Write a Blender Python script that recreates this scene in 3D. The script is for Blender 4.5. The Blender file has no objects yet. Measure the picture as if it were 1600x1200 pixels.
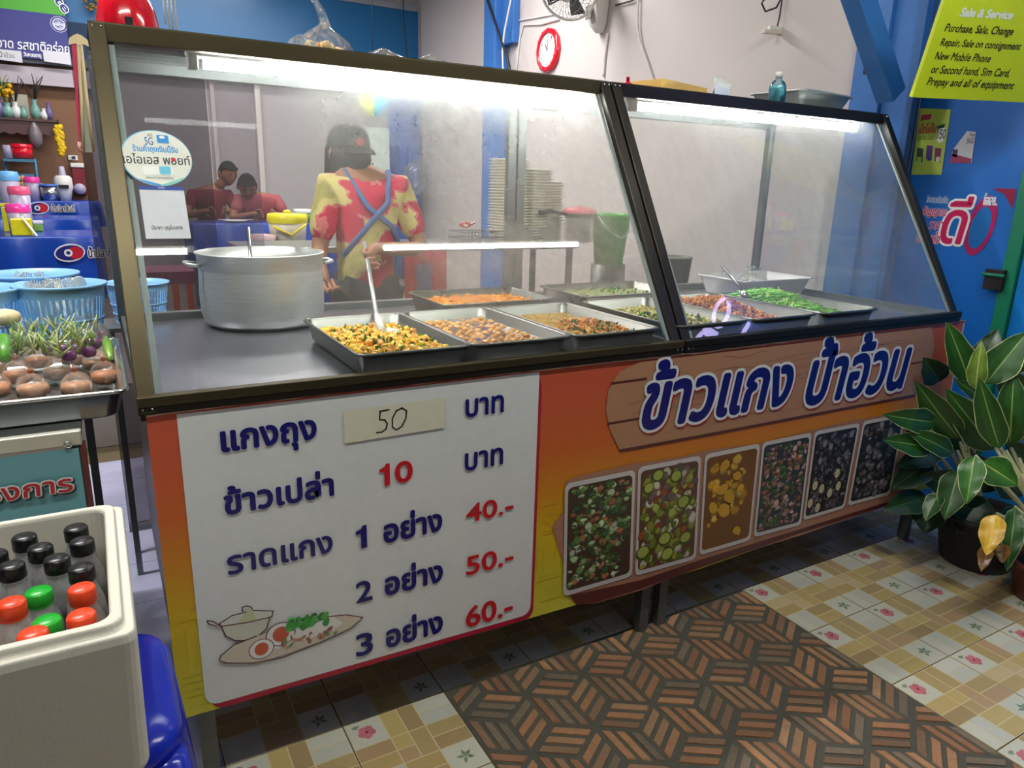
import bpy, bmesh, math, random
from mathutils import Vector, Matrix, Euler
random.seed(7)
S = bpy.context.scene
COL = bpy.context.collection
PI = math.pi

# ------------------------------------------------------------------ camera
F = 1123.4
CAM = Vector((-.0522, -1.5938, 1.3936))
ROT = Euler((1.3027, -.0269, -.5165), 'XYZ')
cd = bpy.data.cameras.new('camera'); cam = bpy.data.objects.new('camera', cd); COL.objects.link(cam)
cam.location = CAM; cam.rotation_euler = ROT
cd.sensor_fit = 'HORIZONTAL'; cd.sensor_width = 36; cd.lens = 36 * F / 1600; cd.clip_start = .02; cd.clip_end = 100
S.camera = cam
RM = ROT.to_matrix()

def ray(u, v): return RM @ Vector(((u - 800) / F, -(v - 600) / F, -1))
def at(u, v, x=None, y=None, z=None, d=None):
    """measured point: where the sight line of a photograph pixel meets a real plane"""
    r = ray(u, v)
    if d is not None: return CAM + r * d
    if x is not None: t = (x - CAM.x) / r.x
    elif y is not None: t = (y - CAM.y) / r.y
    else: t = (z - CAM.z) / r.z
    return CAM + r * t

# ------------------------------------------------------------------ world, lights, exposure
w = bpy.data.worlds.new('world'); S.world = w; w.use_nodes = True
w.node_tree.nodes['Background'].inputs[0].default_value = (.55, .62, .75, 1)
w.node_tree.nodes['Background'].inputs[1].default_value = .07
def area(name, loc, sx, sy, power, color=(1, 1, 1), rot=(0, 0, 0)):
    l = bpy.data.lights.new(name, 'AREA'); l.shape = 'RECTANGLE'; l.size = sx; l.size_y = sy; l.energy = power; l.color = color
    o = bpy.data.objects.new(name, l); COL.objects.link(o); o.location = loc; o.rotation_euler = rot
    return o
area('ceiling_lamp_inside', (1.6, 3.6, 3.45), 2.4, .25, 112, (1, .96, .93))
area('ceiling_lamp_inside', (.6, 5.6, 3.45), 2.4, .25, 50, (1, .96, .93))
area('ceiling_lamp_inside', (-.7, 1.25, 3.45), 1.2, .12, 90, (1, .97, .94))
area('street_glow', (.5, -4.5, 3.2), 3.5, 1.2, 8, (1, .95, .88), (math.radians(62), 0, 0))
S.view_settings.view_transform = 'Standard'; S.view_settings.look = 'None'
S.view_settings.gamma = 1; S.view_settings.use_curve_mapping = False; S.view_settings.exposure = 0
S.cycles.use_denoising = True
S.cycles.max_bounces = 10; S.cycles.transparent_max_bounces = 24; S.cycles.caustics_reflective = False; S.cycles.caustics_refractive = False

# ------------------------------------------------------------------ colour + materials
def lin(c): return c / 12.92 if c <= .04045 else ((c + .055) / 1.055) ** 2.4
def C(r, g, b): return (lin(r / 255), lin(g / 255), lin(b / 255), 1)
def jit(c, a=.12):
    k = 1 + random.uniform(-a, a); return (min(1, c[0] * k), min(1, c[1] * k), min(1, c[2] * k), 1)
MATS = {}
def mat(name, col, rough=.5, metal=0, var=.12, vs=12, bump=0, bs=60, alpha=1, emit=None, es=0, spec=.5, coat=0, trans=0, stretch=None):
    if name in MATS: return MATS[name]
    m = bpy.data.materials.new(name); m.use_nodes = True; N = m.node_tree.nodes; L = m.node_tree.links
    b = N['Principled BSDF']; b.inputs['Roughness'].default_value = rough; b.inputs['Metallic'].default_value = metal
    b.inputs['Specular IOR Level'].default_value = spec; b.inputs['Coat Weight'].default_value = coat
    b.inputs['Alpha'].default_value = alpha; b.inputs['Transmission Weight'].default_value = trans
    tc = N.new('ShaderNodeTexCoord'); src = tc.outputs['Object']
    if stretch:
        mp = N.new('ShaderNodeMapping'); mp.inputs['Scale'].default_value = stretch; L.new(src, mp.inputs[0]); src = mp.outputs[0]
    nz = N.new('ShaderNodeTexNoise'); nz.inputs['Scale'].default_value = vs; nz.inputs['Detail'].default_value = 4
    L.new(src, nz.inputs['Vector'])
    mx = N.new('ShaderNodeMix'); mx.data_type = 'RGBA'
    mx.inputs[6].default_value = tuple(x * (1 - var) for x in col[:3]) + (1,)
    mx.inputs[7].default_value = tuple(min(1, x * (1 + var)) for x in col[:3]) + (1,)
    L.new(nz.outputs['Fac'], mx.inputs[0]); L.new(mx.outputs[2], b.inputs['Base Color'])
    if bump:
        n2 = N.new('ShaderNodeTexNoise'); n2.inputs['Scale'].default_value = bs; n2.inputs['Detail'].default_value = 3
        L.new(src, n2.inputs['Vector'])
        bp = N.new('ShaderNodeBump'); bp.inputs['Strength'].default_value = bump; bp.inputs['Distance'].default_value = .004
        L.new(n2.outputs['Fac'], bp.inputs['Height']); L.new(bp.outputs[0], b.inputs['Normal'])
    if emit: b.inputs['Emission Color'].default_value = emit; b.inputs['Emission Strength'].default_value = es
    MATS[name] = m; return m
def vmat(name, rough=.5, bump=0, bs=80, spec=.5, metal=0, coat=0, var=.06):
    """takes each face's printed or natural colour from the mesh"""
    if name in MATS: return MATS[name]
    m = mat(name, (1, 1, 1, 1), rough, metal, 0, 20, bump, bs, spec=spec, coat=coat)
    N = m.node_tree.nodes; L = m.node_tree.links; b = N['Principled BSDF']
    a = N.new('ShaderNodeAttribute'); a.attribute_name = 'Col'
    nz = N.new('ShaderNodeTexNoise'); nz.inputs['Scale'].default_value = 45; nz.inputs['Detail'].default_value = 5
    tc = N.new('ShaderNodeTexCoord'); L.new(tc.outputs['Object'], nz.inputs['Vector'])
    mr = N.new('ShaderNodeMapRange'); mr.inputs[3].default_value = 1 - var; mr.inputs[4].default_value = 1 + var; L.new(nz.outputs['Fac'], mr.inputs[0])
    mm = N.new('ShaderNodeVectorMath'); mm.operation = 'SCALE'; L.new(a.outputs['Color'], mm.inputs[0]); L.new(mr.outputs[0], mm.inputs['Scale'])
    L.new(mm.outputs[0], b.inputs['Base Color']); return m
def film(name, tint, haze, gloss=.06, rough=.05, hz=(.8, .82, .8, 1), scale=3, lo=.35, hi=.7, stretch=(1, 1, 1), hmin=0, grad=None, fk=1):
    """a clear sheet: transparent, a mirror share by angle, and condensation or wrinkles as a diffuse share"""
    if name in MATS: return MATS[name]
    m = bpy.data.materials.new(name); m.use_nodes = True; N = m.node_tree.nodes; L = m.node_tree.links; N.clear()
    out = N.new('ShaderNodeOutputMaterial'); tr = N.new('ShaderNodeBsdfTransparent'); tr.inputs[0].default_value = tint
    gl = N.new('ShaderNodeBsdfGlossy'); gl.inputs['Roughness'].default_value = rough
    lw = N.new('ShaderNodeFresnel'); lw.inputs[0].default_value = 1.45
    df = N.new('ShaderNodeBsdfDiffuse'); df.inputs[0].default_value = hz; tl = N.new('ShaderNodeBsdfTranslucent'); tl.inputs[0].default_value = hz
    dm = N.new('ShaderNodeMixShader'); dm.inputs[0].default_value = .6; L.new(df.outputs[0], dm.inputs[1]); L.new(tl.outputs[0], dm.inputs[2])
    tc = N.new('ShaderNodeTexCoord'); mp = N.new('ShaderNodeMapping'); mp.inputs['Scale'].default_value = stretch
    nz = N.new('ShaderNodeTexNoise'); nz.inputs['Scale'].default_value = scale; nz.inputs['Detail'].default_value = 6; nz.inputs['Roughness'].default_value = .62
    L.new(tc.outputs['Object'], mp.inputs[0]); L.new(mp.outputs[0], nz.inputs['Vector'])
    mr = N.new('ShaderNodeMapRange'); mr.inputs[1].default_value = lo; mr.inputs[2].default_value = hi
    mr.inputs[3].default_value = hmin; mr.inputs[4].default_value = haze; L.new(nz.outputs['Fac'], mr.inputs[0])
    fac = mr.outputs[0]
    sx = N.new('ShaderNodeSeparateXYZ'); L.new(tc.outputs['Object'], sx.inputs[0])
    for grad in grad or ():  # condensation grows along an axis of the pane: (axis, from, to)
        g = N.new('ShaderNodeMapRange'); g.interpolation_type = 'SMOOTHSTEP'; g.inputs[1].default_value = grad[1]; g.inputs[2].default_value = grad[2]
        g.inputs[3].default_value = grad[3]; L.new(sx.outputs[grad[0]], g.inputs[0])
        mu = N.new('ShaderNodeMath'); mu.operation = 'MULTIPLY'; L.new(fac, mu.inputs[0]); L.new(g.outputs[0], mu.inputs[1]); fac = mu.outputs[0]
    m1 = N.new('ShaderNodeMixShader'); L.new(fac, m1.inputs[0]); L.new(tr.outputs[0], m1.inputs[1]); L.new(dm.outputs[0], m1.inputs[2])
    ad = N.new('ShaderNodeMath'); ad.operation = 'ADD'; ad.use_clamp = True; ad.inputs[1].default_value = gloss; fm_ = N.new('ShaderNodeMath'); fm_.operation = 'MULTIPLY'; fm_.inputs[1].default_value = fk; L.new(lw.outputs[0], fm_.inputs[0]); L.new(fm_.outputs[0], ad.inputs[0])
    m2 = N.new('ShaderNodeMixShader'); L.new(ad.outputs[0], m2.inputs[0]); L.new(m1.outputs[0], m2.inputs[1]); L.new(gl.outputs[0], m2.inputs[2])
    L.new(m2.outputs[0], out.inputs[0]); MATS[name] = m; return m

PRINT = vmat('printed_vinyl', .32, var=.05)
PAPER = vmat('printed_paper', .6)
FOODM = vmat('moist_food', .28, bump=.4, bs=120, coat=.08, var=.2)
VEG = vmat('raw_vegetable', .35, var=.15)
CERAM = vmat('glazed_tile', .16, bump=.05, bs=30, var=.05)
STEEL = mat('stainless_steel', C(205, 206, 205), .24, 1, .1, 6, .12, 9)
BRUSH = mat('brushed_aluminium', C(206, 208, 206), .42, .6, .14, 10, .25, 30, stretch=(1, 1, 14))
SHEET = mat('tray_sheet_steel', C(176, 176, 184), .26, .92, .14, 5, .8, 5)
PANST = mat('used_pan_steel', C(118, 118, 112), .32, .92, .15, 7)
BRONZE = mat('bronze_anodised_aluminium', C(80, 71, 50), .38, .7, .08, 8)
DARKAL = mat('dark_anodised_aluminium', C(50, 45, 40), .36, .7, .08, 8)
GREYAL = mat('grey_aluminium', C(120, 124, 124), .4, .7, .15, 8, stretch=(1, 1, 6))
WALLP = mat('painted_plaster_wall', C(205, 197, 194), .8, 0, .05, 2, .08, 30)
WALLB = mat('grey_plaster_wall', C(176, 170, 172), .8, 0, .05, 2, .08, 30)
BROWN = mat('brown_wall_panel', C(132, 96, 70), .7, 0, .14, 3)
BLUEP = mat('blue_painted_steel', C(58, 116, 190), .4, 0, .16, 5, .1, 12)
BLUEW = mat('blue_window_film', C(20, 98, 150), .3, 0, .08, 3)
BLUED = mat('blue_shop_panel', C(6, 100, 190), .42, 0, .1, 2)
GREEN = mat('green_painted_frame', C(18, 122, 92), .4, 0, .15, 8)
BLACK = mat('black_plastic', C(22, 22, 24), .3)
WHITEP = mat('white_plastic', C(228, 228, 224), .4, 0, .03)
FOAM = mat('expanded_foam', C(226, 220, 206), .85, 0, .03, 60, .06, 220)
NAVY = C(12, 14, 110); RED = C(205, 24, 40)
REDM = mat('red_gloss_plastic', C(222, 16, 40), .16, 0, .05, coat=.6)
BLUEST = mat('blue_stool_plastic', C(28, 48, 190), .2, 0, .1, 6)
BASKETB = mat('pale_blue_plastic', C(150, 206, 252), .32, 0, .05)
CLOTHB = mat('blue_tablecloth_vinyl', C(22, 66, 166), .22, 0, .3, 7, .5, 9)
WOODD = mat('dark_maroon_laminate', C(66, 36, 44), .4, 0, .3, 7, stretch=(6, 6, 1))
CLEAR = film('thin_clear_plastic', (.97, .98, .97, 1), .35, .05, .12, (.95, .97, .96, 1), 34, .46, .72, hmin=.04, fk=.35)
GLASSC = film('clear_pane', (.93, .96, .95, 1), .05, .01, .02)
SKIN = mat('skin', C(176, 122, 92), .5, 0, .08, 20)
SKIND = mat('skin_tanned', C(158, 106, 80), .5, 0, .08, 20)
HAIR = mat('black_hair', C(20, 17, 16), .85, 0, .3, 60)

FL = -.07   # level of the pavement in front
# ------------------------------------------------------------------ mesh builder
W = {}
class MB:
    def __init__(s): s.v = []; s.f = []; s.m = []; s.c = []; s.sm = []
    def face(s, pts, mi=0, col=None, smooth=False):
        n = len(s.v); s.v += [tuple(p) for p in pts]; s.f.append(tuple(range(n, n + len(pts)))); s.m.append(mi); s.c.append(col); s.sm.append(smooth); return s
    def mesh(s, vs, fs, mi=0, col=None, smooth=False):
        n = len(s.v); s.v += [tuple(p) for p in vs]
        for f in fs: s.f.append(tuple(n + i for i in f)); s.m.append(mi); s.c.append(col); s.sm.append(smooth)
        return s
    def box(s, x0, x1, y0, y1, z0, z1, mi=0, col=None, M=None):
        v = [Vector((x, y, z)) for x in (x0, x1) for y in (y0, y1) for z in (z0, z1)]
        if M: v = [M @ p for p in v]
        return s.mesh(v, [(0, 1, 3, 2), (4, 6, 7, 5), (0, 4, 5, 1), (2, 3, 7, 6), (0, 2, 6, 4), (1, 5, 7, 3)], mi, col)
    def beam(s, a, b, wd, th, up=(0, 0, 1), mi=0, col=None):
        a = Vector(a); b = Vector(b); d = (b - a).normalized(); u = Vector(up); sx = d.cross(u)
        if sx.length < 1e-5: sx = d.cross(Vector((0, 1, 0)))
        sx.normalize(); sy = sx.cross(d).normalized(); v = []
        for p in (a, b):
            for i, j in ((-1, -1), (1, -1), (1, 1), (-1, 1)): v.append(p + sx * wd / 2 * i + sy * th / 2 * j)
        return s.mesh(v, [(3, 2, 1, 0), (4, 5, 6, 7), (0, 1, 5, 4), (1, 2, 6, 5), (2, 3, 7, 6), (3, 0, 4, 7)], mi, col)
    def rings(s, rs, cap0=True, cap1=True, mi=0, col=None, smooth=True):
        n = len(rs[0]); vs = [p for r in rs for p in r]; fs = []
        for i in range(len(rs) - 1):
            for j in range(n): fs.append((i * n + j, i * n + (j + 1) % n, (i + 1) * n + (j + 1) % n, (i + 1) * n + j))
        if cap0: fs.append(tuple(reversed(range(n))))
        if cap1: fs.append(tuple(range((len(rs) - 1) * n, len(rs) * n)))
        return s.mesh(vs, fs, mi, col, smooth)
    def tube(s, pts, r, n=8, mi=0, col=None, cap=True):
        pts = [Vector(p) for p in pts]; rs = []; R = r if isinstance(r, (list, tuple)) else [r] * len(pts)
        up = Vector((.13, .21, .97))
        for i, p in enumerate(pts):
            d = (pts[min(i + 1, len(pts) - 1)] - pts[max(i - 1, 0)]).normalized()
            a = d.cross(up)
            if a.length < 1e-4: a = d.cross(Vector((1, 0, 0)))
            a.normalize(); b = d.cross(a).normalized(); rs.append([p + (a * math.cos(t) + b * math.sin(t)) * R[i] for t in [2 * PI * k / n for k in range(n)]])
        rs = [list(reversed(x)) for x in rs]
        return s.rings(rs, cap, cap, mi, col)
    def lathe(s, c, prof, n=20, mi=0, col=None, cap0=False, cap1=False, wob=0, M=None, sy=1):
        c = Vector(c); rs = []
        for (r, z) in prof:
            ring = []
            for k in range(n):
                t = 2 * PI * k / n; q = r * (1 + wob * math.sin(k * 2.7 + z * 90) * .5 + wob * math.cos(k * 4.1 + z * 150) * .5)
                p = Vector((q * math.cos(t), q * math.sin(t) * sy, z))
                if M: p = M @ p
                ring.append(c + p)
            rs.append(ring)
        return s.rings(rs, cap0, cap1, mi, col)
    def blob(s, c, r, mi=0, col=None, M=None, n=6, m=4, jitter=0, smooth=True):
        c = Vector(c); rx, ry, rz = r if isinstance(r, (tuple, list)) else (r, r, r); rs = []
        for i in range(1, m):
            a = PI * i / m - PI / 2; ring = []
            for k in range(n):
                t = 2 * PI * k / n; p = Vector((rx * math.cos(a) * math.cos(t), ry * math.cos(a) * math.sin(t), rz * math.sin(a)))
                if jitter: p *= 1 + random.uniform(-jitter, jitter)
                if M: p = M @ p
                ring.append(c + p)
            rs.append(ring)
        n0 = len(rs[0]); vs = [p for r_ in rs for p in r_]; b = Vector((0, 0, -rz)); t_ = Vector((0, 0, rz))
        if M: b = M @ b; t_ = M @ t_
        vs += [c + b, c + t_]; fs = []
        for i in range(len(rs) - 1):
            for j in range(n0): fs.append((i * n0 + j, i * n0 + (j + 1) % n0, (i + 1) * n0 + (j + 1) % n0, (i + 1) * n0 + j))
        nb = len(vs) - 2
        for j in range(n0): fs.append((nb, (j + 1) % n0, j)); o = (len(rs) - 1) * n0; fs.append((nb + 1, o + j, o + (j + 1) % n0))
        return s.mesh(vs, fs, mi, col, smooth)
    def grid(s, fn, nu, nv, mi=0, colf=None, smooth=True):
        n = len(s.v); s.v += [tuple(fn(i / nu, j / nv)) for j in range(nv + 1) for i in range(nu + 1)]
        for j in range(nv):
            for i in range(nu):
                a = n + j * (nu + 1) + i; s.f.append((a, a + 1, a + nu + 2, a + nu + 1)); s.m.append(mi)
                s.c.append(colf((i + .5) / nu, (j + .5) / nv) if colf else None); s.sm.append(smooth)
        return s
    def build(s, name, mats, parent=None, bevel=0, label=None, cat=None, group=None, kind=None, seg=2, sol=0):
        me = bpy.data.meshes.new(name); off = W.get(parent, Vector((0, 0, 0))) if parent else Vector((0, 0, 0))
        me.from_pydata([tuple(Vector(p) - off) for p in s.v], [], s.f)
        if not isinstance(mats, (list, tuple)): mats = [mats]
        for m in mats: me.materials.append(m)
        me.polygons.foreach_set('material_index', s.m); me.polygons.foreach_set('use_smooth', s.sm)
        if any(c is not None for c in s.c):
            a = me.color_attributes.new('Col', 'FLOAT_COLOR', 'CORNER'); d = []
            for p, c in zip(me.polygons, s.c): d += list(c or (.5, .5, .5, 1)) * p.loop_total
            a.data.foreach_set('color', d)
        o = bpy.data.objects.new(name, me); COL.objects.link(o)
        if parent: o.parent = parent
        W[o] = off.copy()
        if sol: q = o.modifiers.new('thickness', 'SOLIDIFY'); q.thickness = sol; q.offset = 0
        if bevel: q = o.modifiers.new('bevel', 'BEVEL'); q.width = bevel; q.segments = seg; q.limit_method = 'ANGLE'; q.angle_limit = .7
        tag(o, label, cat, group, kind); return o
def tag(o, label=None, cat=None, group=None, kind=None):
    if label: o['label'] = label
    if cat: o['category'] = cat
    if group: o['group'] = group
    if kind: o['kind'] = kind
    return o
def thing(name, label, cat, loc=(0, 0, 0), group=None, kind=None):
    o = bpy.data.objects.new(name, None); COL.objects.link(o); o.location = loc; o.empty_display_size = .1
    W[o] = Vector(loc); return tag(o, label, cat, group, kind)
def dup(o, loc, rotz=0, label=None, group=None, scale=None):
    r = o.copy(); COL.objects.link(r); r.location = loc; r.rotation_euler = (0, 0, rotz); W[r] = Vector(loc)
    if scale: r.scale = scale
    if label: r['label'] = label
    if group: r['group'] = group
    for ch in o.children:
        c = ch.copy(); COL.objects.link(c); c.parent = r
        for g in ch.children: d = g.copy(); COL.objects.link(d); d.parent = c
    return r
def rrect(w, d, r, z, cx=0, cy=0, n=4, M=None):
    pts = []; r = min(r, w / 2 - 1e-4, d / 2 - 1e-4)
    for (sx, sy, a0) in ((1, 1, 0), (-1, 1, PI / 2), (-1, -1, PI), (1, -1, 1.5 * PI)):
        for k in range(n + 1):
            a = a0 + PI / 2 * k / n; pts.append(Vector((cx + sx * (w / 2 - r) + r * math.cos(a), cy + sy * (d / 2 - r) + r * math.sin(a), z)))
    return [M @ p for p in pts] if M else pts
def rotm(rx, ry, rz, loc=(0, 0, 0)): return Matrix.Translation(loc) @ Euler((rx, ry, rz)).to_matrix().to_4x4()

# ------------------------------------------------------------------ flat print on a plane
class Plane:
    def __init__(s, o, ux, uy, n): s.o = Vector(o); s.ux = Vector(ux).normalized(); s.uy = Vector(uy).normalized(); s.n = Vector(n).normalized()
    def p(s, x, y, h=0): return s.o + s.ux * x + s.uy * y + s.n * h
    def px(s, u, v):
        r = ray(u, v); t = (s.o - CAM).dot(s.n) / r.dot(s.n); q = CAM + r * t - s.o; return (q.dot(s.ux), q.dot(s.uy))
class Print:
    def __init__(s, pl): s.pl = pl; s.mb = MB(); s.h = .0004
    def poly(s, pts, col, h=None):
        h = s.h if h is None else h
        a = sum(pts[i - 1][0] * pts[i][1] - pts[i][0] * pts[i - 1][1] for i in range(len(pts)))
        if s.pl.ux.cross(s.pl.uy).dot(s.pl.n) * a < 0: pts = list(reversed(pts))
        s.mb.face([s.pl.p(x, y, h) for x, y in pts], 0, col)
    def up(s, k=.0003): s.h += k
    def ell(s, cx, cy, rx, ry, col, n=18, rot=0, a0=0, a1=2 * PI, jt=0):
        c, q = math.cos(rot), math.sin(rot); pts = []
        full = abs(a1 - a0 - 2 * PI) < 1e-6
        for k in range(n if full else n + 1):
            t = a0 + (a1 - a0) * k / n; x = rx * math.cos(t) * (1 + random.uniform(-jt, jt)); y = ry * math.sin(t) * (1 + random.uniform(-jt, jt)); pts.append((cx + x * c - y * q, cy + x * q + y * c))
        s.poly(pts, col)
    def line(s, pts, wd, col, closed=False):
        n = len(pts)
        for i in range(n if closed else n - 1):
            a = Vector(pts[i]); b = Vector(pts[(i + 1) % n]); d = (b - a)
            if d.length < 1e-6: continue
            q = Vector((-d.y, d.x)).normalized() * wd / 2; e = d.normalized() * wd * .25
            s.poly([tuple(a - q - e), tuple(b - q + e), tuple(b + q + e), tuple(a + q - e)], col)
    def arc(s, cx, cy, rx, ry, a0, a1, wd, col, n=14): s.line([(cx + rx * math.cos(a0 + (a1 - a0) * k / n), cy + ry * math.sin(a0 + (a1 - a0) * k / n)) for k in range(n + 1)], wd, col)
    def rr(s, x0, x1, y0, y1, r, col, n=5): s.poly([(p.x, p.y) for p in rrect(x1 - x0, y1 - y0, r, 0, (x0 + x1) / 2, (y0 + y1) / 2, n)], col)
    def build(s, name, parent, m=None, **k): return s.mb.build(name, m or PRINT, parent, **k)
TXT = {}
def textmesh(body):
    if body not in TXT:
        cu = bpy.data.curves.new('lettering', 'FONT'); cu.body = body; cu.resolution_u = 4
        o = bpy.data.objects.new('lettering', cu); COL.objects.link(o); bpy.context.view_layer.update()
        m = bpy.data.meshes.new_from_object(o.evaluated_get(bpy.context.evaluated_depsgraph_get()))
        vs = [(v.co.x, v.co.y) for v in m.vertices]; fs = [tuple(p.vertices) for p in m.polygons]
        fs = [f for f in fs if len(f) > 2]
        bpy.data.objects.remove(o); bpy.data.curves.remove(cu); bpy.data.meshes.remove(m); TXT[body] = (vs, fs)
    return TXT[body]
def text(body, pl, x0, x1, y0, y1, col, parent, bold=.0, h=.0012, shear=0, m=None, name='lettering', shift=(0, 0), base=None, label=None):
    """flat lettering; bold spreads the strokes by that share of the letter height, base is the share already counted in the box"""
    vs, fs = textmesh(body); H = y1 - y0; bb = (bold if base is None else base) * H
    a0 = min(v[0] for v in vs); a1 = max(v[0] for v in vs); b0 = min(v[1] for v in vs); b1 = max(v[1] for v in vs)
    kx = (x1 - x0 - 2 * bb) / (a1 - a0); ky = (H - 2 * bb) / (b1 - b0); mb = MB(); flip = pl.ux.cross(pl.uy).dot(pl.n) < 0
    n = 0 if bold == 0 else (8 if bold < .05 else 14)
    for k, (dx, dy) in enumerate([(0, 0)] + [(math.cos(2 * PI * i / n) * bold * H, math.sin(2 * PI * i / n) * bold * H) for i in range(n)]):
        pts = [pl.p(x0 + bb + dx + (v[0] - a0) * kx + shear * (v[1] - b0) * ky + shift[0], y0 + bb + dy + (v[1] - b0) * ky + shift[1], h + k * 4e-6) for v in vs]
        mb.mesh(pts, [tuple(reversed(f)) for f in fs] if flip else fs, 0, col)
    return mb.build(name, m or PRINT, parent, label=label)
def ptext(body, pl, L, Rr, B, T, col, parent, **k):
    if body[0] == '1' and len(body) < 3 and 'bold' in k:  # a heavy 1 with its flag
        x0, y0, y1 = pl.px(*L)[0], pl.px(*B)[1], pl.px(*T)[1]; h_ = y1 - y0; w1 = h_ * .46; pr = Print(pl); pr.h = k['h']
        pr.poly([(x0 + w1 * .46, y0), (x0 + w1, y0), (x0 + w1, y1), (x0 + w1 * .62, y1), (x0 + w1 * .5, y1 - h_ * .13), (x0, y1 - h_ * .22), (x0, y1 - h_ * .36), (x0 + w1 * .46, y1 - h_ * .34)], col)
        pr.build('lettering', parent)
        if body == '1': return
        body = body[1:]; L = (L[0] + (Rr[0] - L[0]) * .46, L[1])
    text(body, pl, pl.px(*L)[0], pl.px(*Rr)[0], pl.px(*B)[1], pl.px(*T)[1], col, parent, **k)

# ================================================================== SETTING
T = .2933; GX = .6722; MW = 1.1873; KX = GX + MW
floor = MB().box(-1.6, 3.6, -2.2, 2.8, -.08, -.004).build('floor', mat('floor_grout', C(96, 84, 62), .9), kind='structure')
WHT = C(214, 211, 194); BEI = [C(200, 172, 118), C(188, 164, 116), C(210, 186, 142), C(176, 150, 108), C(204, 180, 120), C(192, 160, 122)]
def tile_mesh(seed):
    random.seed(seed); mb = MB(); g = .0016; s = T - 2 * g; b = .0015
    P = lambda u, v, h=0: (g + u * s, -(g + v * s), h)
    def cell(u0, u1, v0, v1, col): e = .006; mb.face([P(u0 + e, v1 - e), P(u1 - e, v1 - e), P(u1 - e, v0 + e), P(u0 + e, v0 + e)], 0, col)
    mb.face([P(0, 1, -.0004), P(1, 1, -.0004), P(1, 0, -.0004), P(0, 0, -.0004)], 0, C(222, 204, 160))
    for a, bb in (((0, 1, -.0004), (1, 1, -.0004)), ((1, 1, -.0004), (1, 0, -.0004)), ((1, 0, -.0004), (0, 0, -.0004)), ((0, 0, -.0004), (0, 1, -.0004))):
        p, q = P(*a), P(*bb); mb.face([(p[0], p[1], -.006), (q[0], q[1], -.006), q, p], 0, C(190, 178, 150))
    t = 1 / 3
    cell(0, t, 0, t, WHT); cell(1 - t, 1, 1 - t, 1, WHT)
    cell(1 - t, 1, 0, t / 2, WHT); cell(1 - t, 1, t / 2, t, C(206, 204, 190)); cell(0, t / 2, 1 - t, 1, WHT); cell(t / 2, t, 1 - t, 1, C(206, 204, 190))
    B = lambda: jit(random.choice(BEI), .06)
    cell(t, 1.5 * t, 0, t, B()); cell(1.5 * t, 2 * t, 0, t, B()); cell(t, 2 * t, 2 * t, 2.5 * t, B()); cell(t, 2 * t, 2.5 * t, 1, B())
    cell(0, t, t, 1.5 * t, B()); cell(0, t, 1.5 * t, 2 * t, B()); cell(2 * t, 1, t, 1.5 * t, B()); cell(2 * t, 1, 1.5 * t, 2 * t, B())
    cell(t, 1.5 * t, t, 1.5 * t, B()); cell(1.5 * t, 2 * t, t, 2 * t, B()); cell(t, 1.5 * t, 1.5 * t, 2 * t, B())
    h = .0003
    for k in range(5):  # printed pink flower
        a = 2 * PI * k / 5 + .3; cx, cy = .165 + .045 * math.cos(a), .165 + .045 * math.sin(a)
        mb.face([P(cx + .042 * math.cos(a - q), cy + .042 * math.sin(a - q), h + k * 4e-5) for q in (0, 1.1, 2.2, 3.3, 4.4, 5.4)], 0, jit(C(206, 122, 128), .15))
    mb.face([P(.165 + .018 * math.cos(q), .165 - .018 * math.sin(q), h + 4e-4) for q in (0, 1.25, 2.5, 3.75, 5)], 0, C(176, 52, 70))
    for k, a in enumerate((.5, 2.0, 3.4, 4.6, 5.6)):  # printed green leaf
        c, d = math.cos(a), math.sin(a)
        mb.face([P(.835 + c * u - d * v, .835 + d * u + c * v, h + k * 4e-5) for u, v in ((.0, 0), (.04, .02), (.085, 0), (.04, -.02))], 0, jit(C(128, 146, 118), .12))
    mb.face([P(.05, .07, h), P(.09, .1, h), P(.13, .06, h), P(.08, .045, h)], 0, C(140, 150, 128))
    return mb
TILES = []
def drop(mesh_mb, name, m):
    o = mesh_mb.build(name, m); me = o.data; bpy.data.objects.remove(o); return me
for k in range(4): TILES.append(drop(tile_mesh(k + 3), 'tile', CERAM))
PT = MB().box(.001, T - .001, -T + .001, -.001, -.006, 0, 0, C(176, 178, 205)); PLAIN = drop(PT, 'tile', CERAM)
random.seed(11)
def place(me, x, y, parent=floor, name='tile', z=0):
    o = bpy.data.objects.new(name, me); COL.objects.link(o); o.parent = parent; o.location = (x, y, z); W[o] = Vector((x, y, z)); return o
for j in range(0, 7):
    for i in range(-3, 0): place(random.choice(TILES), GX + i * T, -j * T)
    for i in range(0, 5): place(random.choice(TILES), KX + i * T, -j * T)
for j in range(1, 5):
    for i in range(-2, 9): place(random.choice(TILES), GX + i * T, j * T)
for j in range(1, 9):
    for i in range(-5, -2): place(PLAIN, GX + i * T, j * T)
for j in range(5, 9):
    for i in range(-2, 9): place(PLAIN, GX + i * T, j * T)

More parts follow.
